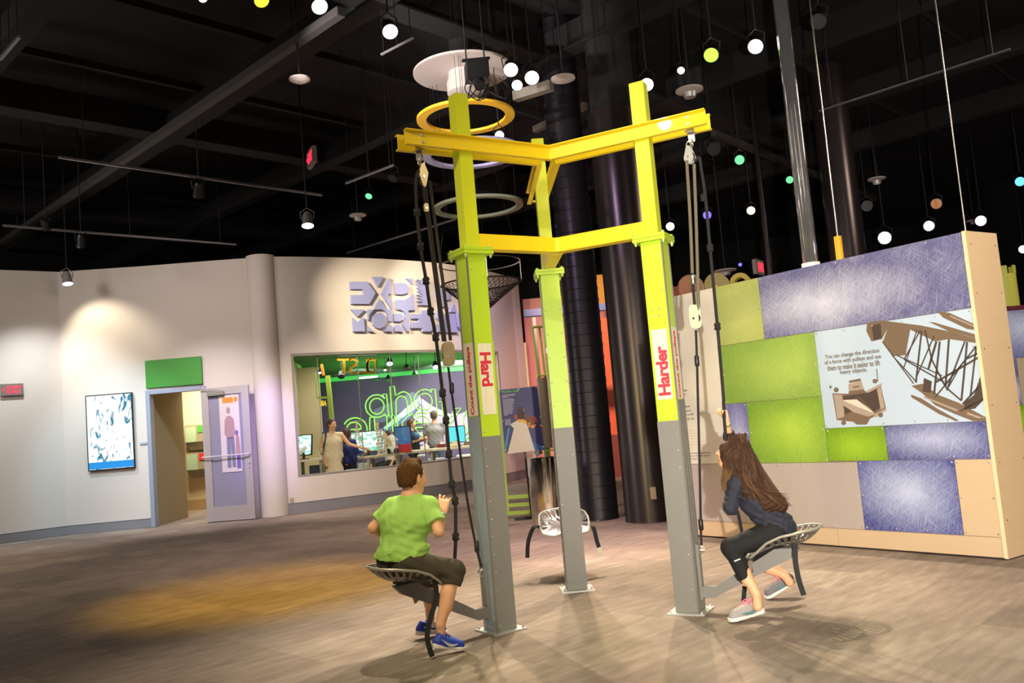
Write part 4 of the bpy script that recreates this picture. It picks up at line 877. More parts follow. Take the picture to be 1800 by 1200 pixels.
# big letters standing behind the display wall
YL = 4.2
def disc_letter(name, cx, cy, rpx, m, me_, lab, arc=None):
    c = aty(cx, cy, YL); r = rpx*(YL-CAMP[1])/FPX; t = thing(name, lab, 'letter', tuple(c)); ex = unit((.92, -.38, 0)); en = np.cross(ex, EZ)
    if arc:
        P = [c+ex*r*math.cos(a)+EZ*r*math.sin(a) for a in np.linspace(*arc, 14)]+[c+ex*r*.55*math.cos(a)+EZ*r*.55*math.sin(a) for a in np.linspace(arc[1], arc[0], 14)]
    else: P = [c+ex*r*math.cos(a)+EZ*r*math.sin(a) for a in np.linspace(0, 2*math.pi, 36, endpoint=False)]
    b = MB(); b.prism(P, -en*.14); b.build('letter_side', me_, t)
    b = MB(); b.prism([p+en*.001 for p in P], en*.012); b.build('letter_face', m, t)
    b = MB(); b.obox(c-en*.07-EZ*(c[2]/2+r*.3), ex, en, EZ, .06, .06, c[2]-r*.6); b.build('stand', DARKM, t)
    return c, r, ex, en, t
LSIDE = mat('cream_edge', srgb(236, 220, 180), .5)
disc_letter('round_letter', 1213, 504, 21.5, mat('brown_face', srgb(140, 86, 50), .5), LSIDE, 'brown round letter peeking over the display wall nearest the right post')
c, r, ex, en, t = disc_letter('round_letter', 1259, 500, 21, mat('olive_face', srgb(134, 116, 56), .5), LSIDE, 'olive round letter with a small yellow triangle over the display wall')
b = MB(); b.prism([c+en*.014-ex*.05*r/.3-EZ*r*.35, c+en*.014+ex*.1*r/.3-EZ*r*.35, c+en*.014-EZ*r*.05], en*.004); b.build('triangle', mat('yellow_face', srgb(236, 206, 60), .5), t, label='yellow triangle')
disc_letter('curved_letter', 1301, 497, 18, mat('ochre_face', srgb(160, 140, 40), .5), mat('yellow_edge', srgb(226, 220, 70), .5), 'ochre curved letter peeking over the display wall furthest from the post', (math.pi, 0))
# crenellated yellow tower over the far display
q = aty(1768, 560, 4.6); t = thing('crenellated_tower', 'yellow-green battlemented tube past the right end of the display wall', 'tower', (q[0]+.05, 4.6, 0))
b = MB(); zt = aty(1755, 470, 4.6)[2]; b.lathe([(.16, 0), (.16, zt-.1), (.145, zt-.1), (.145, .0)], (q[0]+.02, 4.6, 0), n=20); CR = mat('olive_yellow', srgb(190, 190, 80), .5); b.build('shaft', CR, t, smooth=True)
for i in range(6):
    a = i*math.pi/3+.2; b = MB(); b.obox((q[0]+.02+.153*math.cos(a), 4.6+.153*math.sin(a), zt-.05), (-math.sin(a), math.cos(a), 0), (math.cos(a), math.sin(a), 0), EZ, .08, .015, .1); b.build('merlon', CR, t)
b = MB(); b.box(8.6, 12, 7.9, 8.2, 0, aty(1793, 495, 8)[2]); props(b.build('partition', mat('partition_tan', srgb(140, 120, 100), .8)), 'low tan partition far behind at the right edge', 'partition')

# ------------------------------------------------------------------ background exhibits seen between the posts
OR = mat('orange_wall', srgb(222, 112, 76), .8, var=.08, scale=1); SALM = mat('salmon_wall', srgb(190, 128, 118), .8, var=.06, scale=1)
b = MB(); b.box(-.05, 4.2, 15.6, 15.75, 0, aty(930, 525, 15.6)[2]); props(b.build('wall_salmon', SALM), kind='structure')
b = MB(); q0, q1 = aty(1052, 560, 13.0), aty(1098, 800, 13.0); b.box(1.55, 2.55, 12.9, 13.05, q1[2]*0+.75, q0[2]+.0); props(b.build('wall_orange', OR), kind='structure')
t = thing('partition', 'tall yellow and orange partition seen between the dark duct and column', 'partition', (2.1, 12.6, 0))
b = MB(); b.box(1.4, 2.9, 12.7, 12.8, aty(1070, 545, 12.7)[2], aty(1060, 482, 12.7)[2]); b.build('ochre_band', mat('ochre_band', srgb(160, 126, 40), .7), t)
b = MB(); b.box(1.55, 2.55, 12.72, 12.8, 0, .9); b.build('plinth', mat('plum_plinth', srgb(130, 70, 66), .7), t)
t = thing('blue_beam', 'blue horizontal beam on a post behind the rear post', 'beam', (.2, 11, 0))
BLU = mat('blue_steel', srgb(60, 84, 128), .5)
a, c = aty(921, 551, 10.4), aty(1070, 556, 10.4); b = MB(); b.box(a[0], c[0]+.6, 10.35, 10.5, a[2]-.07, a[2]+.07); b.build('beam', BLU, t, bevel=.004)
b = MB(); q = aty(940, 575, 10.4); b.box(q[0]-.03, q[0]+.03, 10.38, 10.46, 0, a[2]-.07); b.build('post', mat('grey_blue_post', srgb(140, 150, 160), .5), t)
b = MB(); b.box(c[0]+.5, c[0]+.58, 10.38, 10.46, 0, a[2]-.07); b.build('post', BLU, t)
# air column exhibit: green frame, clear cylinder, chrome drum, poster
t = thing('air_exhibit', 'green-framed exhibit with a tall clear cylinder behind the rear post', 'exhibit', (-.1, 6.4, 0))
LG = mat('frame_green', srgb(168, 196, 66), .45)
def yb(b, x0, y0, x1, y1, Y, w_=.03, h=.03): b.bar(aty(x0, y0, Y), aty(x1, y1, Y), w_, h, up=(0, 1, 0.01))
YE = 6.3
for nm, seg in (('frame_upright', (936, 575, 950, 690)), ('frame_upright', (948, 575, 962, 690)), ('frame_upright', (884, 790, 894, 905)), ('frame_upright', (866, 600, 886, 800)), ('frame_rail', (890, 874, 975, 868)), ('frame_rail', (892, 888, 975, 883)), ('frame_rail', (893, 902, 980, 896))):
    b = MB(); b.bar(aty(seg[0], seg[1], YE), aty(seg[2], seg[3], YE), .032 if 'up' in nm else .05, .045, up=(0, 1, .01)); b.build(nm, LG, t)
for (x, y, w_) in ((947, 574, .30), (955, 660, .30), (964, 791, .26), (866, 800, .12)):
    c = aty(x, y, YE); b = MB(); b.obox(c, (1, 0, 0), (0, 1, 0), EZ, w_*.55, .14, .022); b.build('flange', LG, t, bevel=.002)
a, c = aty(963, 787, YE), aty(953, 664, YE); b = MB(); r = .075; b.lathe([(r, 0), (r, c[2]-a[2])], (a[0], YE, a[2]), n=24); b.build('clear_cylinder', mat('cloudy_cylinder', srgb(140, 132, 112), .12, spec=.8), t, smooth=True)
b = MB(); b.box(a[0]-.03, a[0]+.03, YE-.03, YE+.03, 0, a[2]); b.build('stem', LG, t)
t = thing('chrome_drum', 'polished chrome drum standing behind the rear post', 'drum', (0, 5.0, 0))
cc = aty(964, 908, 5.0); b = MB(); zc_t = aty(962, 802, 5.0)[2]; b.lathe([(.215, 0), (.215, zc_t-.01), (.2, zc_t), (.1, zc_t), (0, zc_t)], (cc[0], 5.0, 0), n=48); b.build('drum', mat('polished_drum', (.82, .78, .74), .06, metal=1), t, smooth=True)
b = MB(); b.obox((cc[0]-.06, 5.0, zc_t+.06), (.8, 0, .4), (0, 1, 0), (-.4, 0, .8), .1, .08, .07); b.build('viewer', BLK, t)
# rocket poster on its stand
t = thing('poster_stand', 'dark blue rocket launch poster on a stand right of the left post', 'poster', (-.35, 6.0, 0))
YP = 6.0; C4 = [aty(877.5, 685, YP), aty(944, 678.5, YP), aty(957, 788, YP), aty(888, 795, YP)]; pw = unit(C4[1]-C4[0]); ph = unit(C4[0]-C4[3]); pn = np.cross(pw, ph); PWD, PHT = np.linalg.norm(C4[1]-C4[0]), np.linalg.norm(C4[0]-C4[3])
def PP(u, v, o=0.): return C4[0]+(C4[1]-C4[0])*u+(C4[3]-C4[0])*v+((C4[2]-C4[3])-(C4[1]-C4[0]))*u*v+pn*o
def pflat(pts, m, lev=1, name='print'):
    b = MB(); b.prism([PP(u, v, .001*lev) for u, v in pts], pn*.001); return b.build(name, m, board, kind='stuff')
b = MB(); b.prism([PP(0, 0, -.012), PP(1, 0, -.012), PP(1, 1, -.012), PP(0, 1, -.012)], pn*.012); board = b.build('poster_board', mat('navy_print', srgb(44, 44, 104), .45, var=.5, scale=3), t)
b = MB(); b.bar(PP(.5, .95, -.04), np.array([PP(.5, 1, 0)[0]+.02, YP+.04, 0]), .04, .03); b.bar(np.array([PP(.1, 1, 0)[0], YP+.04, .02]), np.array([PP(.9, 1, 0)[0], YP+.04, .02]), .05, .04); b.build('stand_leg', DARKM, t)
z9 = lambda p: [((x-72-(y-130)*.09)/615, (y-(135-(x-72)*.082))/985) for x, y in p]
pflat(z9([(300, 600), (240, 700), (170, 1130), (160, 1000), (200, 760)]), mat('cyan_glow', srgb(70, 150, 200), .5), 1); pflat(z9([(515, 740), (600, 960), (790, 1050), (795, 1085), (560, 1100)]), mat('blue_glow', srgb(56, 110, 168), .5), 1)
pflat(z9([(310, 640), (400, 600), (500, 640), (530, 760), (620, 1090), (195, 1135), (250, 930), (300, 740), (240, 680)]), mat('plume_cream', srgb(232, 218, 196), .5), 2)
pflat(z9([(340, 620), (380, 595), (460, 600), (510, 640), (510, 690), (430, 640), (360, 640)]), mat('flame_yellow', srgb(240, 180, 40), .5), 3)
pflat(z9([(360, 450), (400, 400), (450, 420), (470, 500), (460, 600), (370, 600), (350, 520)]), mat('print_dark_brown', srgb(56, 34, 26), .5), 3)
pflat(z9([(310, 540), (350, 520), (360, 590), (315, 605)]), mat('flame_red', srgb(190, 66, 50), .5), 3); pflat(z9([(465, 520), (520, 530), (600, 560), (660, 640), (590, 750), (540, 700), (490, 620)]), mat('print_rust', srgb(122, 62, 34), .5), 3)
pflat(z9([(615, 555), (650, 570), (675, 650), (640, 650)]), mat('flame_red', (1, 0, 0)), 4); pflat(z9([(560, 700), (660, 680), (620, 740), (570, 745)]), mat('flame_orange', srgb(226, 140, 50), .5), 4); pflat(z9([(705, 680), (755, 710), (745, 725), (710, 700)]), MATS['flame_orange'], 4); pflat(z9([(455, 430), (468, 440), (468, 475), (456, 470)]), MATS['flame_orange'], 4); pflat(z9([(530, 660), (560, 640), (545, 720), (530, 740)]), MATS['flame_yellow'], 4)
a, c = PP(.05, .045, .002), PP(.52, .03, .002)
letters('What lifts a rocket?', .05, (a+c)/2, pw, ph, .0008, mat('print_green', srgb(110, 200, 70), .5), board, bold=.0012, fit=(np.linalg.norm(c-a), .034), name='poster_title')
PT = mat('print_lilac', srgb(170, 166, 186), .6)
for i in range(3): pflat([(.06, .085+i*.02), (.06, .097+i*.02), ((.40, .40, .22)[i], .097+i*.02-.004), ((.40, .40, .22)[i], .085+i*.02-.004)], PT, 2, 'text_line')
for i in range(13): pflat([(.06, .155+i*.021), (.06, .167+i*.021), ((.34, .38, .36, .33, .37, .30, .34, .31, .33, .29, .31, .28, .16)[i], .165+i*.021), ((.34, .38, .36, .33, .37, .30, .34, .31, .33, .29, .31, .28, .16)[i], .153+i*.021)], PT, 2, 'text_line')
for i in range(5): pflat([(.07, .48+i*.02), (.07, .492+i*.02), (.22, .49+i*.02), (.22, .478+i*.02)], PT, 2, 'text_line')
b = MB()
for u, v in ((.02, .02), (.5, .015), (.97, .015), (.02, .5), (.98, .5), (.03, .97), (.97, .97)): b.dome(PP(u, v, .001), .008, pn)
b.build('rivets', BOLTM, board, kind='stuff')
# hoop net
t = thing('hoop_net', 'dark funnel net hanging from a steel hoop behind the left post', 'net', tuple(aty(843, 465, 9)))
YN = 9.0; hc = aty(843, 463, YN); hr = 72*(YN+6.49)/FPX; tip = aty(842, 558, YN)
b = MB(); b.tube([hc+np.array([hr*math.cos(a), hr*math.sin(a), 0]) for a in np.linspace(0, 2*math.pi, 40, endpoint=False)], .012, 6, closed=True); b.build('hoop', STEEL, t, smooth=True)
hc2 = hc-EZ*.36; NETM = mat('net_cord', srgb(60, 50, 46), .8)
b = MB(); b.tube([hc2+np.array([hr*.97*math.cos(a), hr*.97*math.sin(a), 0]) for a in np.linspace(0, 2*math.pi, 40, endpoint=False)], .014, 6, closed=True); b.build('lower_hoop', NETM, t)
for a in (.1, 1.7, 3.3, 4.9):
    b = MB(); p = hc+np.array([hr*math.cos(a), hr*math.sin(a), 0]); b.tube([p, p-EZ*.36], .009, 5); b.build('hoop_rod', STEEL, t)
    b = MB(); b.tube([p, np.array([p[0]*.3+hc[0]*.7, p[1]*.3+hc[1]*.7, 6.95])], .004, 4); b.build('hanging_wire', STEELB, t)
b = MB(); NS = 44; ax = tip-hc2; 
def npt(i, j, N=12):
    f = j/N; a = 2*math.pi*(i+.5*(j % 2))/NS; rr = hr*.97*(1-f)**1.15+.03; c = hc2+np.array([ax[0]*f**1.3, ax[1]*f, ax[2]*f]); return c+np.array([rr*math.cos(a), rr*math.sin(a), 0])
for j in range(14):
    for i in range(NS):
        if j == 13: continue
        for di in ((0, -1) if j % 2 == 0 else (0, 1)): b.tube([npt(i, j, 14), npt(i+di, j+1, 14)], .006, 3, cap=False)
b.build('netting', NETM, t, kind='stuff')
b = MB(); b.tube([hc2+np.array([-hr*.95, 0, 0]), tip+np.array([.1, 0, .3])], .008, 4); b.build('net_cord', NETM, t); b = MB(); b.tube([hc2+np.array([hr*.97, 0, 0]), tip], .012, 5); b.build('net_cord', NETM, t)

# ------------------------------------------------------------------ hanging rings, diffuser, projector
RX, RY = -.70, 4.5
def ring(cx, cz, rx, thk, m, lab, Y=RY):
    t = thing('hanging_ring', lab, 'ring', (cx, Y, cz), 'suspended rings'); b = MB(); n = 56; o, i_ = rx, rx-thk
    b.lathe([(i_, 0), (o, 0), (o, .035), (i_, .035), (i_, 0)], (cx, Y, cz), n=n); b.build('ring', m, t, smooth=True)
    for a in (.4, 2.5, 4.6):
        b = MB(); p = np.array([cx+(o-thk/2)*math.cos(a), Y+(o-thk/2)*math.sin(a), cz+.03]); b.tube([p, [p[0], p[1], 6.98]], .003, 4); b.build('hanging_wire', STEELB, t)
def ringpx(xl, xr, yc, thk, m, lab):
    a, c = aty(xl, yc+(xr-xl)*.04, RY), aty(xr, yc-(xr-xl)*.04, RY); ring((a[0]+c[0])/2, (a[2]+c[2])/2, (c[0]-a[0])/2, thk, m, lab)
ringpx(733, 905, 209, .12, mat('ring_yellow', srgb(246, 190, 40), .5), 'yellow hanging ring highest of the three rings')
ringpx(744, 918, 272, .10, mat('ring_lavender', srgb(186, 180, 226), .5), 'lavender hanging ring in the middle of the three rings')
ringpx(762, 920, 366, .085, mat('ring_grey_green', srgb(128, 134, 110), .5), 'grey-green hanging ring lowest of the three rings')
a, c = aty(727, 137, RY), aty(900, 119, RY); dc = (a+c)/2; dr_ = (c[0]-a[0])/2; DISC = mat('diffuser_white', srgb(196, 184, 178), .6)
t = thing('ceiling_diffuser', 'large pale round air diffuser disc with a drum below it', 'diffuser', tuple(dc))
b = MB(); b.lathe([(0, 0), (dr_, 0), (dr_, .03), (0, .06)], dc, n=56); b.build('disc', DISC, t, smooth=True)
dd = aty(812, 160, RY); b = MB(); b.lathe([(.20, dd[2]-.05), (.24, dd[2]-.03), (.24, dc[2]-.14), (.21, dc[2]-.05), (.21, dc[2])], (dc[0]+.02, RY, 0), n=36); b.build('drum', DISC, t, smooth=True)
b = MB(); b.lathe([(.15, .03), (.15, 6.95-dc[2])], dc, n=20); b.build('neck_duct', BLACK, t)
pj = aty(838, 125, 3.4)
t = thing('stage_projector', 'black projector with dangling cables in front of the pale diffuser disc', 'projector', tuple(pj))
b = MB(); b.obox(pj, (1, .2, .1), (-.2, 1, 0), (0, 0, 1), .26, .22, .22); b.obox(pj+EZ*.14, (1, .2, .1), (-.2, 1, 0), EZ, .34, .05, .03); b.build('housing', BLK, t, bevel=.008)
b = MB(); b.tube([pj-EZ*.11, pj-EZ*.2+np.array([.03, -.05, 0])], .07, 14); b.build('lens_barrel', BLK, t, smooth=True)
for dx in (-.11, .1): b = MB(); b.tube([pj+np.array([dx, 0, .12]), [pj[0]+dx, pj[1], 6.98]], .01, 6); b.build('hanging_rod', BLK, t)
random.seed(3)
for i in range(7):
    q = pj+np.array([random.uniform(-.15, .25), random.uniform(-.05, .05), -.1]); P = [q, q+np.array([random.uniform(-.15, .15), 0, -.12]), q+np.array([random.uniform(-.1, .25), 0, -.24]), q+np.array([random.uniform(0, .3), 0, -.05])]
    b = MB(); b.tube(spline(P), .007, 5); b.build('cable', BLK, t)
# tracks and pipes
def track(a, c, r, lab, m=STEELB, nm='lighting_track', cat='track'):
    b = MB(); b.bar(a, c, r*2, r*2); t = thing(nm, lab, cat, tuple(a)); b.build('rail', m, t)
    for f in (.08, .5, .92):
        p = np.asarray(a)*(1-f)+np.asarray(c)*f; b = MB(); b.tube([p, [p[0], p[1], 6.98]], .006, 4); b.build('hanging_rod', STEELB, t)
GRT = mat('track_grey', srgb(130, 126, 130), .35, metal=.5)
track(atz(103, 276, 5.4), atz(566, 343, 5.4), .016, 'long pale lighting track under the dark ceiling at left', GRT)
track(atz(600, 20, 6.0)*1, atz(5, 425, 6.0), .05, 'long square duct crossing the dark ceiling at upper left', mat('duct_charcoal', srgb(58, 54, 52), .6), 'cable_duct', 'duct')
track(atz(5, 396, 5.2), atz(415, 430, 5.2), .016, 'thin lighting track above the left wall', GRT)
track(atz(1254, 234, 5.9), atz(1540, 350, 5.9), .05, 'dark ceiling duct running down to the right', mat('duct_charcoal', (.1, .1, .1)), 'cable_duct', 'duct')
track(atz(1440, 195, 5.3), atz(1776, 86, 5.3), .012, 'thin suspended rod at upper right', GRT, 'suspended_pipe', 'pipe')
track(atz(0, 104, 5.3), atz(34, 64, 5.3), .014, 'short pale rod at the upper left corner', GRT, 'suspended_pipe', 'pipe')
track(atz(608, 322, 5.0), atz(692, 290, 5.0), .013, 'short lighting track left of the tower holding two dark lamps', GRT)
track(atz(610, 445, 5.3), atz(800, 385, 5.3), .016, 'slanting rail behind the left ropes', GRT)
track(atz(670, 96, 5.5), atz(727, 66, 5.5), .010, 'short thin rod near the upper lamp left of the diffuser', GRT, 'suspended_pipe', 'pipe')
track(atz(905, 170, 5.55), atz(970, 150, 5.55), .06, 'pale insulated pipe behind the trio of lamps', mat('pipe_lag', srgb(120, 112, 100), .7), 'suspended_pipe', 'pipe')
track(atz(940, 228, 6.2), atz(1030, 185, 6.2), .05, 'brownish pipe behind the yellow beams', mat('pipe_brown', srgb(96, 84, 76), .7), 'suspended_pipe', 'pipe')
# smoke detectors
for x, y, r, lab in ((629, 380, .16, 'round white ceiling speaker left of the tower ropes'), (1212, 161, .18, 'round white ceiling speaker above the right beam end'), (1541, 316, .17, 'round white ceiling speaker above the display wall'), (1711, 389, .17, 'round ceiling speaker near the display wall corner'), (990, 141, .15, 'plain white disc on the ceiling between the two posts'), (527, 142, .12, 'faint pinkish disc on the ceiling at left'), (1275, 477, .22, 'dim cone-shaped speaker behind the round letters')):
    z = 5.5 if y > 130 else 6.0
    if y > 450: z = 4.0
    p = atz(x, y, z); t = thing('ceiling_speaker', lab, 'speaker', tuple(p)); b = MB(); b.lathe([(0, -.015), (r*.5, -.02), (r, .01), (r, .03), (0, .05)], p, n=28); b.build('dish', DISC, t, smooth=True)
    if 'disc' not in lab: b = MB(); b.lathe([(0, -.09), (r*.42, -.08), (r*.5, -.02)], p, n=20); b.build('grille', GALV, t, smooth=True)
    b = MB(); b.tube([p+EZ*.04, [p[0], p[1], 6.98]], .012, 6); b.build('hanging_rod', STEELB, t)

# ------------------------------------------------------------------ track lamps
def lamp_mat(nm, c, es):
    return mat('lens_'+nm, (.02, .02, .02), .3, emit=c, es=es)
LM = {'white': lamp_mat('white', (1, .97, .96), 8), 'warm': lamp_mat('warm', (1, .8, .35), 3), 'yellow': lamp_mat('yellow', (1, .85, .03), 2.2), 'green': lamp_mat('green', (.35, 1, .05), 2.4),
      'mint': lamp_mat('mint', (.2, 1, .4), 1.2), 'violet': lamp_mat('violet', (.72, .55, 1), 3), 'blue': lamp_mat('blue', (.12, .08, 1), 3), 'off': mat('lens_off', srgb(52, 52, 60), .15), 'orange': lamp_mat('orange', (1, .3, .05), .35), 'teal': lamp_mat('teal', (.15, .6, 1), 1.6)}
HOUS = {'dark': mat('lamp_black', srgb(30, 30, 34), .4), 'grey': mat('lamp_grey', srgb(150, 144, 142), .45)}
def lamp(px, py, z, col, lab, rpx=9, aim=None, L=1.6, body='dark', top=None):
    p = atz(px, py, z) if top is None else top
    r = rpx*np.linalg.norm(p-CAMP)/FPX; t = thing('spot_lamp', lab, 'lamp', tuple(p))
    d = unit(np.array(aim)-p) if aim is not None else unit(np.array([CAMP[0]*.3, -2, .8])-p)
    bk = p-d*r*L*1.6
    b = MB(); b.lathe([(r*.55, -r*L*1.6), (r*.8, -r*L*1.3), (r*.9, -r*.4), (r*1.08, .0), (r*1.0, 0.0), (r*.98, -r*.05)], p, d, 20); b.build('housing', HOUS[body], t, smooth=True)
    b = MB(); b.lathe([(0, 0), (r*.97, 0), (r*.97, -r*.04), (0, -r*.04)], p-d*r*.02, d, 20); b.build('lens', LM[col], t, smooth=True)
    mid = p-d*r*L*.8; sd = unit(np.cross(d, EZ)); up = unit(np.cross(sd, d)); up = up if up[2] > 0 else -up
    b = MB(); b.tube([mid+sd*r*1.0, mid+sd*r*1.15+EZ*r*1.2, mid+EZ*r*2.0, mid-sd*r*1.15+EZ*r*1.2, mid-sd*r*1.0], r*.09, 6); b.build('yoke', HOUS[body], t, smooth=True)
    b = MB(); b.tube([mid+EZ*r*2.0, [mid[0], mid[1], 6.98]], r*.12, 6); b.build('stem', STEELB, t)
    return t
for a in ((357, -3, 5.2, 'white', 'lamp cut off by the top edge left of the yellow lamp', 7), (460, 1, 5.2, 'yellow', 'yellow glowing lamp at the top edge', 12), (562, 12, 5.2, 'white', 'bright white lamp at the top edge right of the yellow lamp', 13),
          (686, 56, 5.2, 'violet', 'violet-white lamp above and left of the diffuser disc', 13), (898, 123, 5.2, 'white', 'upper left lamp of the bright trio above the beams', 12), (935, 137, 5.2, 'white', 'right lamp of the bright trio above the beams', 12), (909, 150, 5.2, 'white', 'lowest lamp of the bright trio above the beams', 9),
          (1137, 149, 5.2, 'white', 'bright lamp just right of the right post top', 11), (1250, 97, 5.2, 'green', 'bright green lamp right of the tower', 12), (1328, 82, 5.2, 'white', 'white lamp with a dark band right of the green lamp', 12),
          (1197, 124, 5.2, 'white', 'small tilted lamp left of the green lamp', 6), (878, 238, 5.0, 'violet', 'violet lamp shining just above the left yellow beam', 8),
          (1300, 281, 5.2, 'mint', 'mint green lamp right of the tower beam end', 8), (1388, 316, 5.2, 'mint', 'mint green lamp beside the clear tube', 6), (1320, 370, 5.2, 'warm', 'warm lamp above the round letters', 7), (1494, 355, 5.2, 'violet', 'violet-white lamp in front of the broad dark column', 8),
          (1555, 418, 4.6, 'white', 'very bright lamp just above the display wall', 10), (1724, 388, 4.9, 'violet', 'violet-white lamp above the display wall corner', 8), (1793, 319, 5.2, 'teal', 'blue-white lamp at the right edge', 7), (1798, 438, 4.6, 'violet', 'white lamp at the right edge above the crenellated tube', 6),
          (1243, 378, 4.9, 'blue', 'blue lamp behind the knotted rope on the right', 7), (1178, 398, 4.9, 'white', 'white lamp just right of the right post flange', 7), (829, 390, 5.0, 'violet', 'tiny violet lamp above the lower left beam', 3), (1301, 465, 3.9, 'blue', 'tiny blue point lamp beside the far exit sign', 3)):
    lamp(a[0], a[1], a[2], a[3], a[4], a[5])
lamp(541, 397, 4.9, 'white', 'grey cylindrical lamp glowing in front of the curved wall', 10, aim=aty(541, 397, 6.6)+np.array([.05, -.3, -1]), body='grey', top=aty(541, 397, 6.6))
lamp(119, 499, 4.5, 'violet', 'grey cylindrical lamp washing the corner wall at far left', 8, aim=aty(119, 499, 9.0)+np.array([.2, -.2, -1]), body='grey', top=aty(119, 499, 9.0))
for a in ((350, 343, 5.2, 'off', 'unlit dark lamp under the left ceiling track', 10, (-6, 9, 3)), (648, 345, 5.0, 'mint', 'dark lamp with a green rim left of the ropes', 6, (-3, 4, 2)), (690, 314, 5.0, 'off', 'unlit dark lamp right of the green-rimmed lamp', 8, (-3, 4, 2)),
          (1255, 262, 5.2, 'off', 'dark lamp with a white flap just right of the beam end', 10, (2.6, 1, 3)), (1438, 38, 5.2, 'off', 'unlit barndoor lamp near the top right of centre', 12, None), (1524, 362, 5.2, 'off', 'dark lamp with two pale stripes beside the violet-white lamp', 8, (4, 2, 3)), (1646, 358, 5.2, 'orange', 'dark lamp with an orange glint at right', 8, (5, 4, 3)),
          (1633, 397, 4.9, 'off', 'unlit dark lamp left of the display wall corner cable', 8, (4, 2, 3)), (1400, 337, 5.0, 'off', 'small unlit lamp with a pale flap beside the clear tube', 6, (3, 2, 3)), (82, 402, 5.0, 'off', 'small dark lamp on the thin track above the left wall', 6, (-8, 9, 3)), (143, 433, 4.9, 'off', 'dim dark lamp above the left corner lamp', 8, (-8, 9, 3))):
    lamp(a[0], a[1], a[2], a[3], a[4], a[5], aim=a[6])
# ------------------------------------------------------------------ smooth bodies: signed distance field -> one continuous mesh (surface nets)
def sdf_field(prims, res, pad=.03, cuts=(), disp=None):
    lo = np.full(3, 1e9); hi = np.full(3, -1e9)
    for p in prims:
        if p.get('sub'): continue
        for q, r in p['bb']: lo = np.minimum(lo, q-r); hi = np.maximum(hi, q+r)
    lo = lo-pad; hi = hi+pad; n = np.ceil((hi-lo)/res).astype(int)+1
    F = np.full(n, 1.0, np.float32); ax = [lo[i]+np.arange(n[i])*res for i in range(3)]
    for p in prims:
        mg = .05+p['k']; a = np.min([q-r for q, r in p['bb']], 0)-mg; b_ = np.max([q+r for q, r in p['bb']], 0)+mg
        i0_ = np.maximum(0, np.floor((a-lo)/res).astype(int)); i1_ = np.minimum(n, np.ceil((b_-lo)/res).astype(int)+1)
        if np.any(i1_ <= i0_): continue
        X, Y, Z = np.meshgrid(*[ax[j][i0_[j]:i1_[j]] for j in range(3)], indexing='ij'); P = np.stack([X, Y, Z], -1)
        d = p['f'](P).astype(np.float32); sl = tuple(slice(i0_[j], i1_[j]) for j in range(3)); G = F[sl]; k = p['k']
        if p.get('sub'):
            d = -d; h = np.clip(.5-.5*(G-d)/k, 0, 1); F[sl] = G*(1-h)+d*h+k*h*(1-h)
        else:
            h = np.clip(.5+.5*(d-G)/k, 0, 1); F[sl] = d*(1-h)+G*h-k*h*(1-h)
    X, Y, Z = np.meshgrid(*ax, indexing='ij')
    for c, nn in cuts: F = np.maximum(F, ((X-c[0])*nn[0]+(Y-c[1])*nn[1]+(Z-c[2])*nn[2]).astype(np.float32))
    if disp is not None:
        F = F+disp(X, Y, Z).astype(np.float32)*(np.abs(F) < .05)
    return F, lo, res
def surface_nets(F, lo, res):
    n = F.shape; ins = F < 0
    cs = [ins[i:n[0]-1+i, j:n[1]-1+j, k:n[2]-1+k] for i in (0, 1) for j in (0, 1) for k in (0, 1)]
    cnt = sum(c.astype(np.int8) for c in cs); act = (cnt > 0) & (cnt < 8); idx = -np.ones(act.shape, np.int64); cells = np.argwhere(act); idx[act] = np.arange(len(cells))
    if not len(cells): return np.zeros((0, 3)), np.zeros((0, 4), int)
    S_ = np.zeros((len(cells), 3)); C_ = np.zeros(len(cells)); c = cells
    corners = [(i, j, k) for i in (0, 1) for j in (0, 1) for k in (0, 1)]
    for a in range(8):
        for b_ in range(a+1, 8):
            da = np.array(corners[a]); db = np.array(corners[b_])
            if np.abs(da-db).sum() != 1: continue
            fa = F[c[:, 0]+da[0], c[:, 1]+da[1], c[:, 2]+da[2]]; fb = F[c[:, 0]+db[0], c[:, 1]+db[1], c[:, 2]+db[2]]
            m = (fa < 0) != (fb < 0); t = np.where(m, fa/np.where(fa-fb == 0, 1, fa-fb), 0)
            S_ += np.where(m[:, None], da+(db-da)*t[:, None], 0); C_ += m
    V = lo+(c+S_/C_[:, None])*res; Q = []
    for ax_ in range(3):
        sh = [slice(0, None)]*3
        A = [slice(0, n[i]) for i in range(3)]; A[ax_] = slice(0, n[ax_]-1); B = list(A); B[ax_] = slice(1, n[ax_])
        ch = ins[tuple(A)] != ins[tuple(B)]; e = np.argwhere(ch); u, v = (ax_+1) % 3, (ax_+2) % 3
        e = e[(e[:, u] > 0) & (e[:, v] > 0) & (e[:, u] < n[u]-1) & (e[:, v] < n[v]-1)]
        def g(du, dv): q = e.copy(); q[:, u] -= du; q[:, v] -= dv; return idx[q[:, 0], q[:, 1], q[:, 2]]
        q = np.stack([g(0, 0), g(1, 0), g(1, 1), g(0, 1)], 1); flip = ~ins[e[:, 0], e[:, 1], e[:, 2]]; q[flip] = q[flip][:, ::-1]
        Q.append(q[(q >= 0).all(1)])
    return V, np.concatenate(Q)
def vec(*p): return np.array(p, float)
def cap(a, b, ra, rb=None, k=.02, sub=False):
    a, b = np.asarray(a, float), np.asarray(b, float); rb = ra if rb is None else rb
    def f(P):
        ba = b-a; h = np.clip(((P-a)@ba)/max(1e-9, ba@ba), 0, 1); return np.linalg.norm(P-a-h[..., None]*ba, axis=-1)-(ra+(rb-ra)*h)
    return dict(f=f, bb=[(a, ra), (b, rb)], k=k, sub=sub)
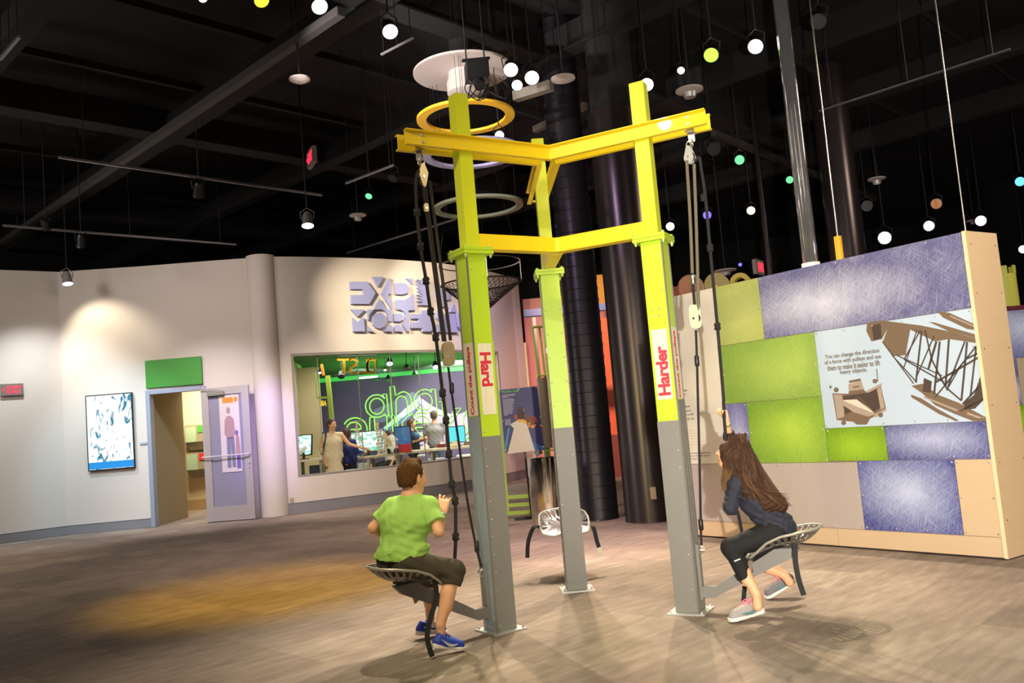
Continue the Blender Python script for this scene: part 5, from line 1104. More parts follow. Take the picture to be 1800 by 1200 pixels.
def fcap(a, b, ra, rb, k=.01):
    """tapered sleeve with a flat open-looking end at b"""
    a, b = np.asarray(a, float), np.asarray(b, float)
    def f(P):
        ba = b-a; L = np.linalg.norm(ba); t = ((P-a)@ba)/(L*L); h = np.clip(t, 0, 1.15); d = np.linalg.norm(P-a-h[..., None]*ba, axis=-1)-(ra+(rb-ra)*h)
        return np.maximum(d, (t-1)*L)
    return dict(f=f, bb=[(a, ra), (b, rb)], k=k)
def ell(c, r, R=None, k=.02, sub=False):
    c = np.asarray(c, float); r = np.asarray(r, float); R = np.eye(3) if R is None else np.asarray(R, float)   # rows: local axes
    def f(P):
        q = (P-c)@R.T; k0 = np.linalg.norm(q/r, axis=-1); k1 = np.linalg.norm(q/(r*r), axis=-1); return k0*(k0-1)/np.maximum(k1, 1e-6)
    m = float(r.max()); return dict(f=f, bb=[(c, m)], k=k, sub=sub)
def sdf_obj(name, prims, m, parent, res=.006, cuts=(), disp=None, mods=True, extra=(), label=None, matf=None):
    F, lo, r = sdf_field(prims, res, cuts=cuts, disp=disp); V, Q = surface_nets(F, lo, r)
    Vs, Qs = [V], [Q]; off = len(V)
    for pr, rs, ct in extra:
        F2, lo2, r2 = sdf_field(pr, rs, cuts=ct); V2, Q2 = surface_nets(F2, lo2, r2); Vs.append(V2); Qs.append(Q2+off); off += len(V2)
    V = np.concatenate(Vs); Q = np.concatenate(Qs); po = WL[parent.name]
    me = bpy.data.meshes.new(name); me.vertices.add(len(V)); me.vertices.foreach_set('co', (V-po).astype(np.float32).ravel())
    me.loops.add(len(Q)*4); me.loops.foreach_set('vertex_index', Q.astype(np.int32).ravel()); me.polygons.add(len(Q)); me.polygons.foreach_set('loop_start', np.arange(0, len(Q)*4, 4, dtype=np.int32))
    ms = m if isinstance(m, (list, tuple)) else [m]
    for q in ms: me.materials.append(q)
    if matf is not None: me.polygons.foreach_set('material_index', matf(V[Q].mean(1)).astype(np.int32))
    me.update(calc_edges=True); me.validate(); me.polygons.foreach_set('use_smooth', [True]*len(me.polygons))
    o = bpy.data.objects.new(name, me); COL.objects.link(o); o.parent = parent; WL[o.name] = po.copy()
    if label: o['label'] = label
    return o
def frame(fwd, up):
    f = unit(fwd); r = unit(np.cross(f, up)); u = np.cross(r, f); return r, f, u     # right, forward, up
def head_prims(c, fwd, up, s=1.):
    r, f, u = frame(fwd, up); R = np.array([r, f, u])
    def L(x, y, z): return c+(r*x+f*y+u*z)*s
    P = [ell(L(0, -.010, .028), np.array([.077, .097, .094])*s, R, .02), ell(L(0, .022, -.028), np.array([.062, .070, .082])*s, R, .02), cap(L(-.03, .045, -.088), L(.03, .045, -.088), .022*s, .022*s, .03*s), cap(L(0, .066, -.095), L(0, .066, -.09), .017*s, .017*s, .02*s),
         cap(L(0, .090, .012), L(0, .108, -.026), .008*s, .0135*s, .012*s), cap(L(-.012, .098, -.032), L(.012, .098, -.032), .008*s, .008*s, .008*s), cap(L(-.035, .082, .026), L(.035, .082, .026), .012*s, .012*s, .02*s), cap(L(-.045, .062, -.03), L(-.04, .06, -.035), .024*s, .022*s, .03*s), cap(L(.045, .062, -.03), L(.04, .06, -.035), .024*s, .022*s, .03*s),
         cap(L(-.018, .088, -.055), L(.018, .088, -.055), .007*s, .007*s, .006*s), cap(L(-.014, .086, -.066), L(.014, .086, -.066), .008*s, .008*s, .006*s)]
    for sg in (-1, 1):
        P.append(ell(L(.031*sg, .094, .006), np.array([.014, .012, .009])*s, R, .008*s, True))
        ra = unit(r*sg*.9-f*.45); P.append(ell(L(.078*sg, -.008, -.008), np.array([.010, .019, .032])*s, np.array([unit(r*sg+f*-.0), f, u]), .008*s)); P.append(ell(L(.088*sg, -.002, -.004), np.array([.006, .009, .016])*s, R, .004*s, True))
    return P, L, R
def eyes(L, parent, s, iris=(.12, .07, .03)):
    for sg in (-1, 1):
        b = MB(); c = L(.031*sg, .083, .006); b.lathe([(.0001, -.012*s), (.0085*s, -.0085*s), (.012*s, 0), (.0085*s, .0085*s), (.0001, .012*s)], c, (0, 0, 1), 12); b.build('eye', mat('eye_white', (.8, .78, .75), .2), parent, smooth=True)
def hand_prims(w, A, N, T, s=1., curl=(.3, .4, .3), spread=.10, thumb=.6, tcurl=.4, lens=(.92, 1., .94, .74)):
    """w wrist, A towards the knuckles, N palm-facing normal, T towards the thumb side"""
    A = unit(A); N = unit(N-A*(N@A)); T = unit(T-A*(T@A)-N*(T@N)); P = []; pl = .078*s
    fr = .0078*s
    for i in range(4):
        x = (.0265-.0178*i)*s; kn = w+A*pl*(1-.04*i)+T*x; P.append(cap(w+T*x*.62+A*.008, kn, .0125*s, .0105*s, .012*s))
        L = .066*s*lens[i]; d0 = unit(A+T*spread*(1.5-i)*.5); p = kn; a = 0
        for q, (fr_, ll) in enumerate(((1, .46), (.92, .30), (.84, .24))):
            a += curl[q] if not hasattr(curl[q], '__len__') else curl[q][i]; d = d0*math.cos(a)+N*math.sin(a); p2 = p+d*L*ll*1.05; P.append(cap(p, p2, fr*fr_, fr*fr_*.94, .003*s if q else .005*s)); p = p2
    P.append(cap(w-A*.03*s, w+A*.01*s, .0215*s, .022*s, .015*s))
    tb = w+A*.018*s+T*.024*s; d = unit(A*math.cos(thumb)+T*math.sin(thumb)+N*.25); p1 = tb+d*.036*s; P.append(cap(tb, p1, .0135*s, .0105*s, .010*s))
    d2 = unit(d*math.cos(tcurl)+N*math.sin(tcurl)*.7-T*math.sin(tcurl)*.5); p2 = p1+d2*.026*s; P.append(cap(p1, p2, .0095*s, .0088*s, .003*s)); d3 = unit(d2+N*.3*tcurl-T*.3*tcurl); P.append(cap(p2, p2+d3*.019*s, .0086*s, .0072*s, .003*s))
    return P
def shoe(par, toe, heel, up, L, m_up, m_sole, m_lace, m_swoosh, side, lift=0., label=None, name='shoe'):
    """running shoe; toe/heel are world points of the sole ends"""
    toe, heel = np.asarray(toe, float), np.asarray(heel, float); f = unit(toe-heel); r = unit(np.cross(f, up)); u = np.cross(r, f); c = (toe+heel)/2; s = L/.26
    def W(x, y, z): return c+(f*x+r*y+u*z)*s
    up_ = [cap(W(-.088, 0, .034), W(-.02, 0, .036), .036*s, .036*s, .02), cap(W(-.02, 0, .034), W(.085, .004, .026), .038*s, .036*s, .03), cap(W(-.085, 0, .05), W(-.075, 0, .078), .033*s, .031*s, .02), cap(W(-.06, 0, .06), W(.02, 0, .048), .032*s, .030*s, .02), ell(W(.02, .002, .04), np.array([.08, .036, .032])*s, np.array([f, r, u]), .02),
           cap(W(-.062, 0, .10), W(-.055, 0, .084), .022*s, .020*s, .006, True)]
    o = sdf_obj(name, up_, m_up, par, .0045, cuts=[(W(0, 0, .018), -u)], label=label)
    so = [fl_cap(W, s, f, r, u)]
    sole = sdf_obj('sole', so, m_sole, o, .004)
    b = MB()
    for i in range(5):
        x = .045-.02*i; z = .071+.0065*i; b.tube([W(x, -.018, z-.006), W(x+.004, 0, z+.006), W(x, .018, z-.006)], .0034*s, 5); b.tube([W(x, -.018, z-.006), W(x-.016, .0, z+.008), W(x-.02, .018, z)], .0030*s, 5)
    for sg in (-1, 1): b.tube(spline([W(-.04, 0, .088), W(-.03, .02*sg, .10), W(-.015, .036*sg, .092), W(-.02, .03*sg, .08)]), .0032*s, 5)
    for sg in (-1, 1): b.tube(spline([W(-.04, 0, .088), W(-.02, .02*sg, .082), W(.0, .03*sg, .066)]), .0030*s, 5)
    b.build('laces', m_lace, o, smooth=True)
    # curved tick mark on both sides
    for sg in (-1, 1):
        T_ = [(.050, .044, .001), (.02, .034, .006), (-.01, .034, .0075), (-.035, .044, .0055), (-.075, .068, .0012)]
        pts = [W(x, sg*(.0385 if x < .04 else .0375)*(1.0 if x > -.05 else .95), z*.95) for x, z, _ in T_]; Q = spline(pts, 5); wd = np.interp(np.linspace(0, 4, len(Q)), range(5), [t_[2] for t_ in T_]); vs = []
        for q, ww in zip(Q, wd): vs += [q+r*sg*.0012+u*ww*s*1.3, q+r*sg*.0012-u*ww*s*1.3]
        bb = MB(); bb.add(vs, [(2*i, 2*i+1, 2*i+3, 2*i+2) for i in range(len(Q)-1)]); q = bb.build('tick_mark', m_swoosh, o)
        md = q.modifiers.new('s', 'SOLIDIFY'); md.thickness = .014; md.offset = 0
    return o
def fl_cap(W, s, f, r, u):
    a, b, c = W(-.09, 0, 0), W(0, 0, 0), W(.088, .004, 0)
    def f_(P):
        q = P-W(0, 0, 0); z = (q@u)/s; P2 = P-u*((q@u)[..., None]); 
        def cp(p0, p1, r0, r1): ba = p1-p0; h = np.clip(((P2-p0)@ba)/(ba@ba), 0, 1); return np.linalg.norm(P2-p0-h[..., None]*ba, axis=-1)-(r0+(r1-r0)*h)
        d = np.minimum(cp(a, b, .038*s, .036*s), cp(b, c, .036*s, .042*s)); zc = .011+.006*np.clip(-((q@f)/s)/.1, 0, 1); return np.maximum(d, (np.abs(z-zc)-zc)*s)
    return dict(f=f_, bb=[(a, .045), (c, .045)], k=.001)
SKIN = mat('skin', srgb(226, 168, 126), .5, var=.05, scale=12); SKINK = SKIN
for m_ in (SKIN,):
    bs = m_.node_tree.nodes['Principled BSDF']; bs.inputs['Subsurface Weight'].default_value = .15; bs.inputs['Subsurface Radius'].default_value = (.02, .008, .004); bs.inputs['Subsurface Scale'].default_value = .5
def wav(X, Y, Z, f, amp, ph=0.): return amp*(np.sin(X*f+Y*f*.6+ph)*np.sin(Z*f*1.3-Y*f*.4+ph*2)+.5*np.sin(Z*f*2.1+X*f*1.7+ph*3))

# ------------------------------------------------------------------ the boy
def oA(x, y, o): return onarm('A', x, y, o)
boy = thing('person', 'person in a lime t-shirt and dark shorts sitting back-to-camera on the left tractor seat', 'person', (-1.2, -.785, 0))
pel = vec(-1.208, -.79, .585); chest = vec(-1.175, -.745, .80); nk = vec(-1.135, -.735, .965); hc_ = vec(-1.118, -.722, 1.083)
tf = unit((.35, .94, 0)); tr = unit((.94, -.35, 0))
hipR, hipL = pel+vec(.05, -.075, -.03), pel+vec(-.055, .07, -.03)
shR, shL = nk+tr*.135-EZ*.065, nk-tr*.14-EZ*.06
kR = oA(798, 1003, .215); aR = oA(775, 1112, .235); kL = oA(752, 1012, -.17); aL = oA(757, 1088, -.22)
eR = oA(771, 934, .22); wR = oA(778, 903, .10); eL = oA(656, 928, -.16); wL = oA(700, 955, -.24)
hf = unit((.62, .78, -.02))
HP, HL, HR_ = head_prims(hc_, hf, EZ, .93)
body = HP+[cap(hc_-EZ*.06-hf*.015, nk-EZ*.01, .05, .055, .03), cap(nk-EZ*.03, chest, .065, .11, .05), cap(chest-tr*.05, chest+tr*.05, .105, .105, .05), cap(chest, pel, .11, .108, .05), cap(pel-tr*.045, pel+tr*.045, .102, .102, .05),
   cap(shL, shR, .05, .05, .04), cap(shR, eR, .043, .034, .03), cap(eR, wR, .034, .022, .012), cap(shL, eL, .043, .035, .03), cap(eL, wL, .035, .024, .012),
   cap(hipR, kR, .072, .052, .04), cap(kR, aR+EZ*.05, .050, .032, .015), cap(kR*.65+aR*.35+vec(-.01, -.005, 0), kR*.4+aR*.6, .047, .036, .02), cap(aR+EZ*.05, aR-EZ*.05, .029, .032, .01), cap(hipL, kL, .072, .052, .04), cap(kL, aL+EZ*.04, .048, .031, .015), cap(kL*.65+aL*.35, kL*.4+aL*.6, .045, .036, .02), cap(aL+EZ*.04, aL-EZ*.05, .028, .031, .01)]
hA = unit(oA(780, 886, .08)-wR)
hb = hand_prims(wR+hA*.008, hA, unit((.2, .9, .2)), unit((-.9, .1, .3)), 1.06, ((.15, .3, .6, .3), (.5, .6, .8, .8), (.5, .5, .7, .6)), .3, .5, .5)
hb2 = hand_prims(wL, unit(vec(.6,.75,0)), unit((0, .2, -1)), unit((.3, .9, .2)), .9, (.5, .6, .5))
bo = sdf_obj('body', body, SKINK, boy, .0062, extra=[(hb, .0032, ()), (hb2, .0045, ())])
eyes(HL, boy, .93)
HAIRB = mat('brown_hair', srgb(88, 58, 28), .85, var=.45, scale=60, bump=.4, spec=.15, stretch=(1, 1, .25))
hpr = [ell(HL(0, -.016, .034), np.array([.084, .101, .098])*.93, HR_, .02), ell(HL(0, -.055, -.02), np.array([.066, .055, .06])*.93, HR_, .02), cap(HL(0, -.02, .13), HL(0, -.045, .122), .016, .014, .02), cap(HL(-.03, .05, .115), HL(.03, .05, .115), .018, .018, .03),
       ell(HL(.092, .0, -.02), np.array([.03, .026, .04])*.93, HR_, .006, True), ell(HL(-.092, .0, -.02), np.array([.03, .026, .04])*.93, HR_, .006, True)]
rH, fH, uH = HR_
def hdisp(X, Y, Z): return .0022*np.sin((X*rH[0]+Y*rH[1])*260+Z*90)+.0016*np.sin(X*190-Z*310)
hair = sdf_obj('hair', hpr, HAIRB, boy, .0045, cuts=[(HL(0, .058, .055), unit(fH*.93-uH*.62)), (HL(0, -.05, -.062), unit(-uH-fH*.15))], disp=hdisp)
TSH = mat('lime_tshirt', srgb(158, 200, 92), .9, var=.05, scale=20)
def folds(X, Y, Z):
    u_ = (X*tr[0]+Y*tr[1]); w_ = np.clip((.93-Z)/.3, .1, 1.)*np.clip((Z-.56)/.08, .15, 1)
    rg = lambda x: (1-np.abs(np.sin(x)))**2
    return -w_*.009*rg(Z*19-u_*14+.9*np.sin(u_*11+Z*7))-.005*rg(Z*31+u_*17+1.2*np.sin(Z*12))*w_+w_*(.0028*np.sin(Z*120+u_*26+2.6*np.sin(u_*17+Z*9))**3+.0040*np.sin(Z*46-u_*58+2.2*np.sin(Z*21+u_*13)))+.0008*np.sin(u_*120+Z*40)
sleeveR = shR*.30+eR*.70; sleeveL = shL*.32+eL*.68
ts = [cap(nk-EZ*.03, chest, .078, .123, .05), cap(chest-tr*.055, chest+tr*.055, .118, .118, .05), cap(chest, pel+EZ*.02, .122, .132, .05), cap(pel-tr*.05+EZ*.0, pel+tr*.05+EZ*.0, .133, .133, .05), cap(shL, shR, .06, .06, .05), cap(pel-EZ*.06-tr*.05, pel-EZ*.06+tr*.05, .132, .132, .03),
      fcap(shR-tr*.02, sleeveR, .058, .064, .03), fcap(shL+tr*.02, sleeveL, .056, .062, .03), ell(nk+EZ*.02+hf*.0, (.064, .064, .03), None, .01, True)]
sdf_obj('t_shirt', ts, TSH, boy, .0055, cuts=[(pel-EZ*.012+tr*.1, unit(-EZ-tr*.12))], disp=folds)
SHO = mat('dark_olive_shorts', srgb(62, 54, 36), .85, var=.15, scale=30)
def folds2(X, Y, Z): return .0022*np.sin(X*60+Z*85)+.0015*np.sin(Y*90-Z*40)
kRe = kR+unit(aR-kR)*.085; kLe = kL+unit(aL-kL)*.06
sh = [cap(pel-tr*.05-EZ*.01, pel+tr*.05-EZ*.01, .119, .119, .04), cap(hipR, kR, .090, .068, .04), fcap(kR, kRe, .068, .066, .03), cap(hipL, kL, .09, .066, .04), fcap(kL, kLe, .066, .064, .03)]
sdf_obj('shorts', sh, SHO, boy, .0062, cuts=[(pel+EZ*.03, EZ)], disp=folds2)
BLUS = mat('royal_blue_shoe', srgb(36, 62, 164), .6, var=.12, scale=40); SOLW = mat('white_sole', srgb(230, 222, 214), .6); SILW = mat('silver_tick', srgb(214, 218, 220), .3, metal=.3); BLAC = mat('blue_lace', srgb(30, 50, 130), .7)
tR = atz(812, 1141, .012); hR2 = tR-unit(vec(.80, .42, 0))*.185+EZ*.045
shoe(boy, tR, hR2, EZ, .225, BLUS, SOLW, BLAC, SILW, 1)
tL = atz(781, 1112, .012); hL2 = tL-unit(vec(.86, .40, 0))*.185+EZ*.02
shoe(boy, tL, hL2, EZ, .225, BLUS, SOLW, BLAC, SILW, 1)
b = MB(); d = unit(wR-eR); c = wR-d*.028; b.lathe([(.0262, -.009), (.0272, 0), (.0262, .009), (.0245, .009), (.0245, -.009), (.0262, -.009)], c, d, 24); b.build('wristband', mat('green_wristband', srgb(60, 176, 110), .5), boy, smooth=True, label='green paper wristband')
for q, e in ((aR, .03), (aL, .02)):
    b = MB(); b.lathe([(.0365, -.03), (.0375, 0), (.034, .012), (.030, .012)], q-EZ*.025, (0, 0, 1), 20); b.build('sock', mat('white_sock', srgb(226, 220, 210), .8), boy, smooth=True)

# ------------------------------------------------------------------ the girl
def oB(x, y, o): return onarm('B', x, y, o)
girl = thing('person', 'person with long brown hair in navy top and black leggings gripping the right rope', 'person', (1.25, -.64, 0))
pel = oB(1366, 938, 0)+EZ*.035; chest = oB(1332, 878, 0); nk = oB(1303, 838, 0); hc_ = oB(1288, 797, -.01)
gf = unit((-.86, .50, 0)); gr = unit(np.cross(gf, EZ)); gl = -gr      # gl: towards the camera
gsf = unit(nk-pel)   # spine
shN, shF = nk+gl*.115-EZ*.035+gf*.005, nk+gr*.11-EZ*.01+gf*.03
eN = oB(1284, 893, -.155); wN = oB(1286, 840, -.05); eF = oB(1284, 784, .13); wF = oB(1277, 738, .03)
hipN, hipF = pel+gl*.075-EZ*.02, pel+gr*.075-EZ*.02
kN = oB(1284, 962, -.20); aN = oB(1331, 1056, -.225); kF = oB(1318, 978, .25); aF = oB(1385, 1018, .30)
hf = unit((-.82, .50, .26)); HU = unit(EZ+vec(.35, .05, 0)*.6)
HP, HL, HR_ = head_prims(hc_, hf, HU, .95)
gb = HP+[cap(hc_-HU*.06, nk, .042, .046, .03), cap(nk, chest, .055, .095, .05), cap(chest-gr*.045, chest+gr*.045, .088, .088, .05), cap(chest, pel, .09, .095, .05), cap(pel-gr*.05, pel+gr*.05, .10, .10, .05), cap(shN, shF, .042, .042, .03),
   cap(shN, eN, .037, .03, .02), cap(eN, wN, .030, .021, .01), cap(shF, eF, .037, .030, .02), cap(eF, wF, .030, .021, .01),
   cap(hipN, kN, .082, .055, .04), cap(kN, aN+EZ*.045, .048, .029, .015), cap(kN*.68+aN*.32+vec(.012, 0, 0), kN*.4+aN*.6, .046, .034, .02), cap(aN+EZ*.045, aN-EZ*.035, .027, .03, .01),
   cap(hipF, kF, .08, .053, .04), cap(kF, aF+vec(-.02, 0, .03), .046, .029, .015), cap(kF*.68+aF*.32, kF*.4+aF*.6, .044, .034, .02), cap(aF+vec(-.02, 0, .03), aF+vec(.01, 0, -.02), .027, .03, .01)]
# far hand high on the rope, near hand lower behind the hair
rp = oB(1272, 713, 0.0)
hp1 = hand_prims(wF+vec(.0, 0, .0), unit(vec(.0, .0, 1)*1.0+vec(-.15, -.1, 0)), unit(vec(-.95, -.35, .1)), unit((-.2, .2, 1)), .88, (.95, 1.15, .7), .04, .55, .7)
hp2 = hand_prims(wN, unit(vec(-.2, .1, 1)), unit((-.6, .5, 0)), unit((0, .2, 1)), .9, (1., 1.1, .7), .04, .5, .7)
sdf_obj('body', gb, SKIN, girl, .0062, extra=[(hp1, .0032, ()), (hp2, .0045, ())])
eyes(HL, girl, .95)
NAVY = mat('navy_top', srgb(36, 37, 50), .85, var=.1, scale=30)
def gfold(X, Y, Z): return .0035*np.sin(X*70+Z*110+1.5*np.sin(Z*40))+.002*np.sin(X*130-Z*60)
slN = wN*.9+eN*.1; slF = eF*.35+shF*.65
tp = [cap(nk, chest, .066, .105, .05), cap(chest-gr*.045, chest+gr*.045, .098, .098, .05), cap(chest, pel, .102, .108, .05), cap(pel-gr*.05, pel+gr*.05, .110, .110, .05), cap(shN, shF, .053, .053, .04), cap(shN, eN, .050, .044, .03), fcap(eN, slN, .044, .034, .02), cap(shF, eF, .048, .042, .03), fcap(eF, eF*.45+wF*.55, .042, .036, .02)]
bkv = unit(vec(-.45, .2, -1))
sdf_obj('long_sleeved_top', tp, NAVY, girl, .0055, cuts=[(pel+vec(.03, 0, -.035), unit(vec(-.35, .15, -1)))], disp=gfold)
LEG = mat('black_leggings', srgb(11, 10, 11), .85, var=.1, scale=40)
cN = kN*.42+aN*.58; cF = kF*.52+aF*.48
lg = [cap(pel-gr*.05-EZ*.01, pel+gr*.05-EZ*.01, .106, .106, .04), cap(hipN, kN, .088, .060, .04), fcap(kN, cN, .055, .043, .03), cap(kN*.68+aN*.32+vec(.012, 0, 0), kN*.5+aN*.5, .050, .040, .02), cap(hipF, kF, .086, .058, .04), fcap(kF, cF, .053, .042, .03)]
sdf_obj('leggings', lg, LEG, girl, .0058, cuts=[(cN, unit(aN-kN)*0+vec(0, 0, 0)) if False else (vec(0, 0, 0), vec(0, 0, -1))])
p = oB(1296, 984, -.262); b = MB(); b.bar(p-vec(.02, 0, .006), p+vec(.02, 0, .006), .004, .008); b.build('reflective_tab', mat('pinkish_tab', srgb(214, 190, 188), .4), girl)
GREYS = mat('grey_shoe', srgb(150, 146, 142), .7, var=.2, scale=50); PINK = mat('pink_lace', srgb(246, 112, 146), .6); TEALM = mat('teal_tick', srgb(86, 120, 124), .5)
tN = atz(1289, 1091, .012); hN2 = atz(1350, 1080, .014)
dirN = unit(hN2-tN); shoe(girl, tN, tN+dirN*.205+EZ*.02, EZ, .265, GREYS, SOLW, PINK, TEALM, 1)
tF = atz(1352, 1050, .012); dF = unit(vec(.95, .12, 0)); shoe(girl, tF, tF+dF*.19+EZ*.085, EZ, .255, mat('dark_grey_shoe', srgb(110, 106, 106), .7, var=.2, scale=50), SOLW, PINK, TEALM, 1)
b = MB(); d = unit(wF-eF); c = wF-d*.035; b.lathe([(.0245, -.008), (.0252, 0), (.0245, .008), (.0225, .008), (.0225, -.008), (.0245, -.008)], c, d, 24); b.build('wristband', mat('dark_green_wristband', srgb(40, 120, 60), .5), girl, smooth=True, label='green wristband')
# long hair: a mass with strand relief plus loose locks
HAIRG = mat('long_brown_hair', srgb(60, 38, 24), .7, spec=.25, var=.4, scale=80, bump=.2, stretch=(1, 1, .3)); HAIRL = mat('hair_highlight', srgb(98, 70, 44), .7, spec=.2)
def hp(x, y, o): return oB(x, y, o)
S_ = .95
gh = [ell(HL(0, -.018, .034), np.array([.088, .104, .100])*S_, HR_, .02), ell(HL(-.0, -.05, -.02), np.array([.084, .07, .085])*S_, HR_, .04),
      cap(hp(1296, 800, -.04), hp(1322, 842, -.06), .085, .085, .05), cap(hp(1322, 842, -.06), hp(1352, 878, -.06), .085, .070, .05), cap(hp(1352, 878, -.06), hp(1372, 888, -.05), .066, .045, .05), cap(hp(1296, 800, .02), hp(1332, 850, .03), .08, .07, .05), cap(hp(1332, 850, .03), hp(1358, 880, .02), .07, .05, .05),
      cap(hp(1340, 880, -.09), hp(1348, 896, -.09), .040, .022, .03), cap(HL(-.062, .045, .03), hp(1276, 800, -.085), .034, .036, .03), cap(hp(1281, 798, -.075), hp(1277, 838, -.09), .038, .034, .03), cap(hp(1277, 838, -.09), hp(1277, 862, -.10), .030, .016, .03), cap(hp(1300, 845, -.10), hp(1320, 872, -.11), .05, .035, .03)]
def gdisp(X, Y, Z):
    # strands run down the back: relief varies across the flow
    a_ = X*.75+Z*.66; c_ = X*.66-Z*.75
    return .0022*np.sin(Y*110+c_*150+1.6*np.sin(a_*22))+.0014*np.sin(c_*260+2*np.sin(a_*25+Y*40))+.0015*np.sin(a_*34+Y*26+c_*20)
fg, ug = HR_[1], HR_[2]
sdf_obj('hair', gh, HAIRG, girl, .005, cuts=[(HL(0, .082, .02), unit(fg*.95-ug*.45))], disp=gdisp)
random.seed(11); locks = MB(); light_ = MB()
for i in range(240):
    x0, y0 = random.uniform(1280, 1312), random.uniform(760, 790); t_ = random.random(); x1, y1 = 1300+t_*40+random.uniform(-6, 6), 838+t_*20; x2, y2 = 1325+t_*62+random.uniform(-8, 6), 872+random.uniform(-6, 22)
    o0 = -.088+random.uniform(-.006, .0); bulge = -.164+.05*abs(t_-.4)+random.uniform(-.004, .006)
    P = spline([hp(x0, y0, o0), hp((x0+x1)/2+random.uniform(-4, 4), (y0+y1)/2, -.125), hp(x1, y1, bulge), hp((x1+x2)/2+random.uniform(-4, 4), (y1+y2)/2+3, bulge+.006), hp(x2, y2, -.11+.02*t_)], 5)
    n_ = len(P); (light_ if i % 6 == 0 else locks).tube(P, [.0030*min(1, 2.2*(1-q/(n_-1))+.15) for q in range(n_)], 5)
for i in range(150):
    t_ = random.random(); o0 = -.03-.07*random.random(); x0 = 1283+t_*28; y0 = 763+abs(t_-.3)*22
    P = spline([hp(x0, y0+2, -.03), hp(x0+8+t_*6, y0+16, o0*.9-.03), hp(x0+18+t_*14, y0+48, -.100), hp(x0+34+t_*26, y0+88, -.128+.03*t_), hp(x0+44+t_*36+random.uniform(-6, 4), y0+112, -.115+.04*t_)], 5)
    n_ = len(P); (light_ if i % 9 == 0 else locks).tube(P, [.0032*min(1, 2.2*(1-q/(n_-1))+.15) for q in range(n_)], 5)
for i in range(70):
    t_ = random.random(); x0 = 1276+t_*16
    P = spline([hp(x0+6, 766+abs(t_-.5)*8, -.06), hp(x0-1, 784, -.100), hp(x0-4+t_*4, 805, -.118), hp(x0-5+t_*6, 832, -.128), hp(x0-6+t_*8+random.uniform(-3, 3), 860+random.uniform(-12, 6), -.13)], 5)
    n_ = len(P); (light_ if i % 7 == 0 else locks).tube(P, [.0032*min(1, 2.2*(1-q/(n_-1))+.15) for q in range(n_)], 5)
for i in range(16):
    x0 = random.uniform(1274, 1288); P = spline([hp(x0+4, 800, -.105), hp(x0-2+random.uniform(-3, 3), 825, -.125), hp(x0-4+random.uniform(-3, 3), 848, -.13), hp(x0-3+random.uniform(-5, 5), 868+random.uniform(-5, 8), -.12)], 5); n_ = len(P); light_.tube(P, [.004*min(1, 2*(1-q/(n_-1))+.15) for q in range(n_)], 5)
locks.build('hair_locks', HAIRG, girl, smooth=True, kind='stuff'); light_.build('hair_highlights', HAIRL, girl, smooth=True, kind='stuff', label='lighter brown locks')
# ------------------------------------------------------------------ studio behind the glass
INW = mat('studio_cream_wall', srgb(196, 190, 158), .85); BKW = mat('studio_violet_wall', srgb(104, 92, 110), .8, var=.25, scale=.5); GRC = mat('green_ceiling', srgb(10, 44, 20), .9)
YB = 19.9
cw0, cw1 = np.array([-5.0, 10.45]), aty(533, 700, 14.5)[:2]
b = MB(); b.box(-.2, -.05, 15.3, YB, 0, 3.3); props(b.build('wall_studio_right', INW), kind='structure')
props(wall_run('x', [tuple(cw0), tuple(cw1)], 0, 3.3, .1, INW).build('wall_studio_left', INW), kind='structure')
b = MB(); b.box(-9, .2, YB, YB+.1, 0, 3.3); props(b.build('wall_studio_back', BKW), kind='structure')
b = MB(); CB = [(x-.2, y+.22) for x, y in CURVE]; b.prism([(x, y, 3.26) for x, y in CB]+[(-.4, 15.3, 3.26), (-.4, YB, 3.26), (-7, YB, 3.26), (-5.1, 10.6, 3.26)], (0, 0, .08)); cs = b.build('ceiling_studio', GRC); props(cs, kind='structure')
b = MB(); random.seed(5)
for i in range(70):
    y = 10.9+i*.13
    CA = np.array(CURVE); xm = float(np.interp(y, CA[:, 1], CA[:, 0]))-.35-.12*(y < 15)
    b.bar((-5.0-(y-10.45)*.19+.1, y, 3.14), (min(xm, -.3), y+.02*(xm+5)*.0, 3.14), .012+.03*random.random(), .03)
sl = b.build('ceiling_louvres', mat('louvre_green', srgb(110, 150, 104), .6), cs, kind='stuff')
b = MB(); b.box(-6.8, -.2, YB-.25, YB-.15, 3.0, 3.12); props(b.build('cove_light', mat('green_cove', (.02, .3, .03), .5, emit=(.1, .9, .12), es=.55)), 'glowing green cove strip along the top of the studio back wall', 'light')
# neon outline words on the back wall
NEON = mat('neon_green', (.1, .3, .05), .4, emit=(.35, 1, .12), es=1.5)
zn = zs(590, 670, 6.665)
word1 = thing('neon_word', 'green neon outline word aha on the studio back wall', 'neon sign', tuple(aty(705, 730, YB-.05)))
word2 = thing('neon_word', 'green neon outline word eureka below aha on the studio back wall', 'neon sign', tuple(aty(720, 770, YB-.05)))
def neon(w_, pts, closed=False, name='letter_outline', off=.06):
    P = [aty(x, y, YB-off) for x, y in zn(pts)]; b = MB(); b.tube(P, .017, 5, closed=closed); b.build(name, NEON, w_)
arc = lambda cx, cy, rx, ry, a0, a1, n=18: [(cx+rx*math.cos(math.radians(a)), cy-ry*math.sin(math.radians(a))) for a in np.linspace(a0, a1, n)]
neon(word1, [(555, 190), (553, 152), (597, 150), (622, 402), (578, 402), (572, 378)]+arc(482, 290, 133, 133, -45, -318)+[(555, 190)]); neon(word1, arc(483, 292, 84, 92, 0, 350, 24), True)
neon(word1, [(637, 62), (688, 58), (700, 165)]+arc(795, 235, 90, 112, 128, 0, 12)+[(892, 390), (848, 392), (838, 250)]+arc(770, 250, 66, 76, 20, 160, 10)+[(712, 400), (664, 405)], True)
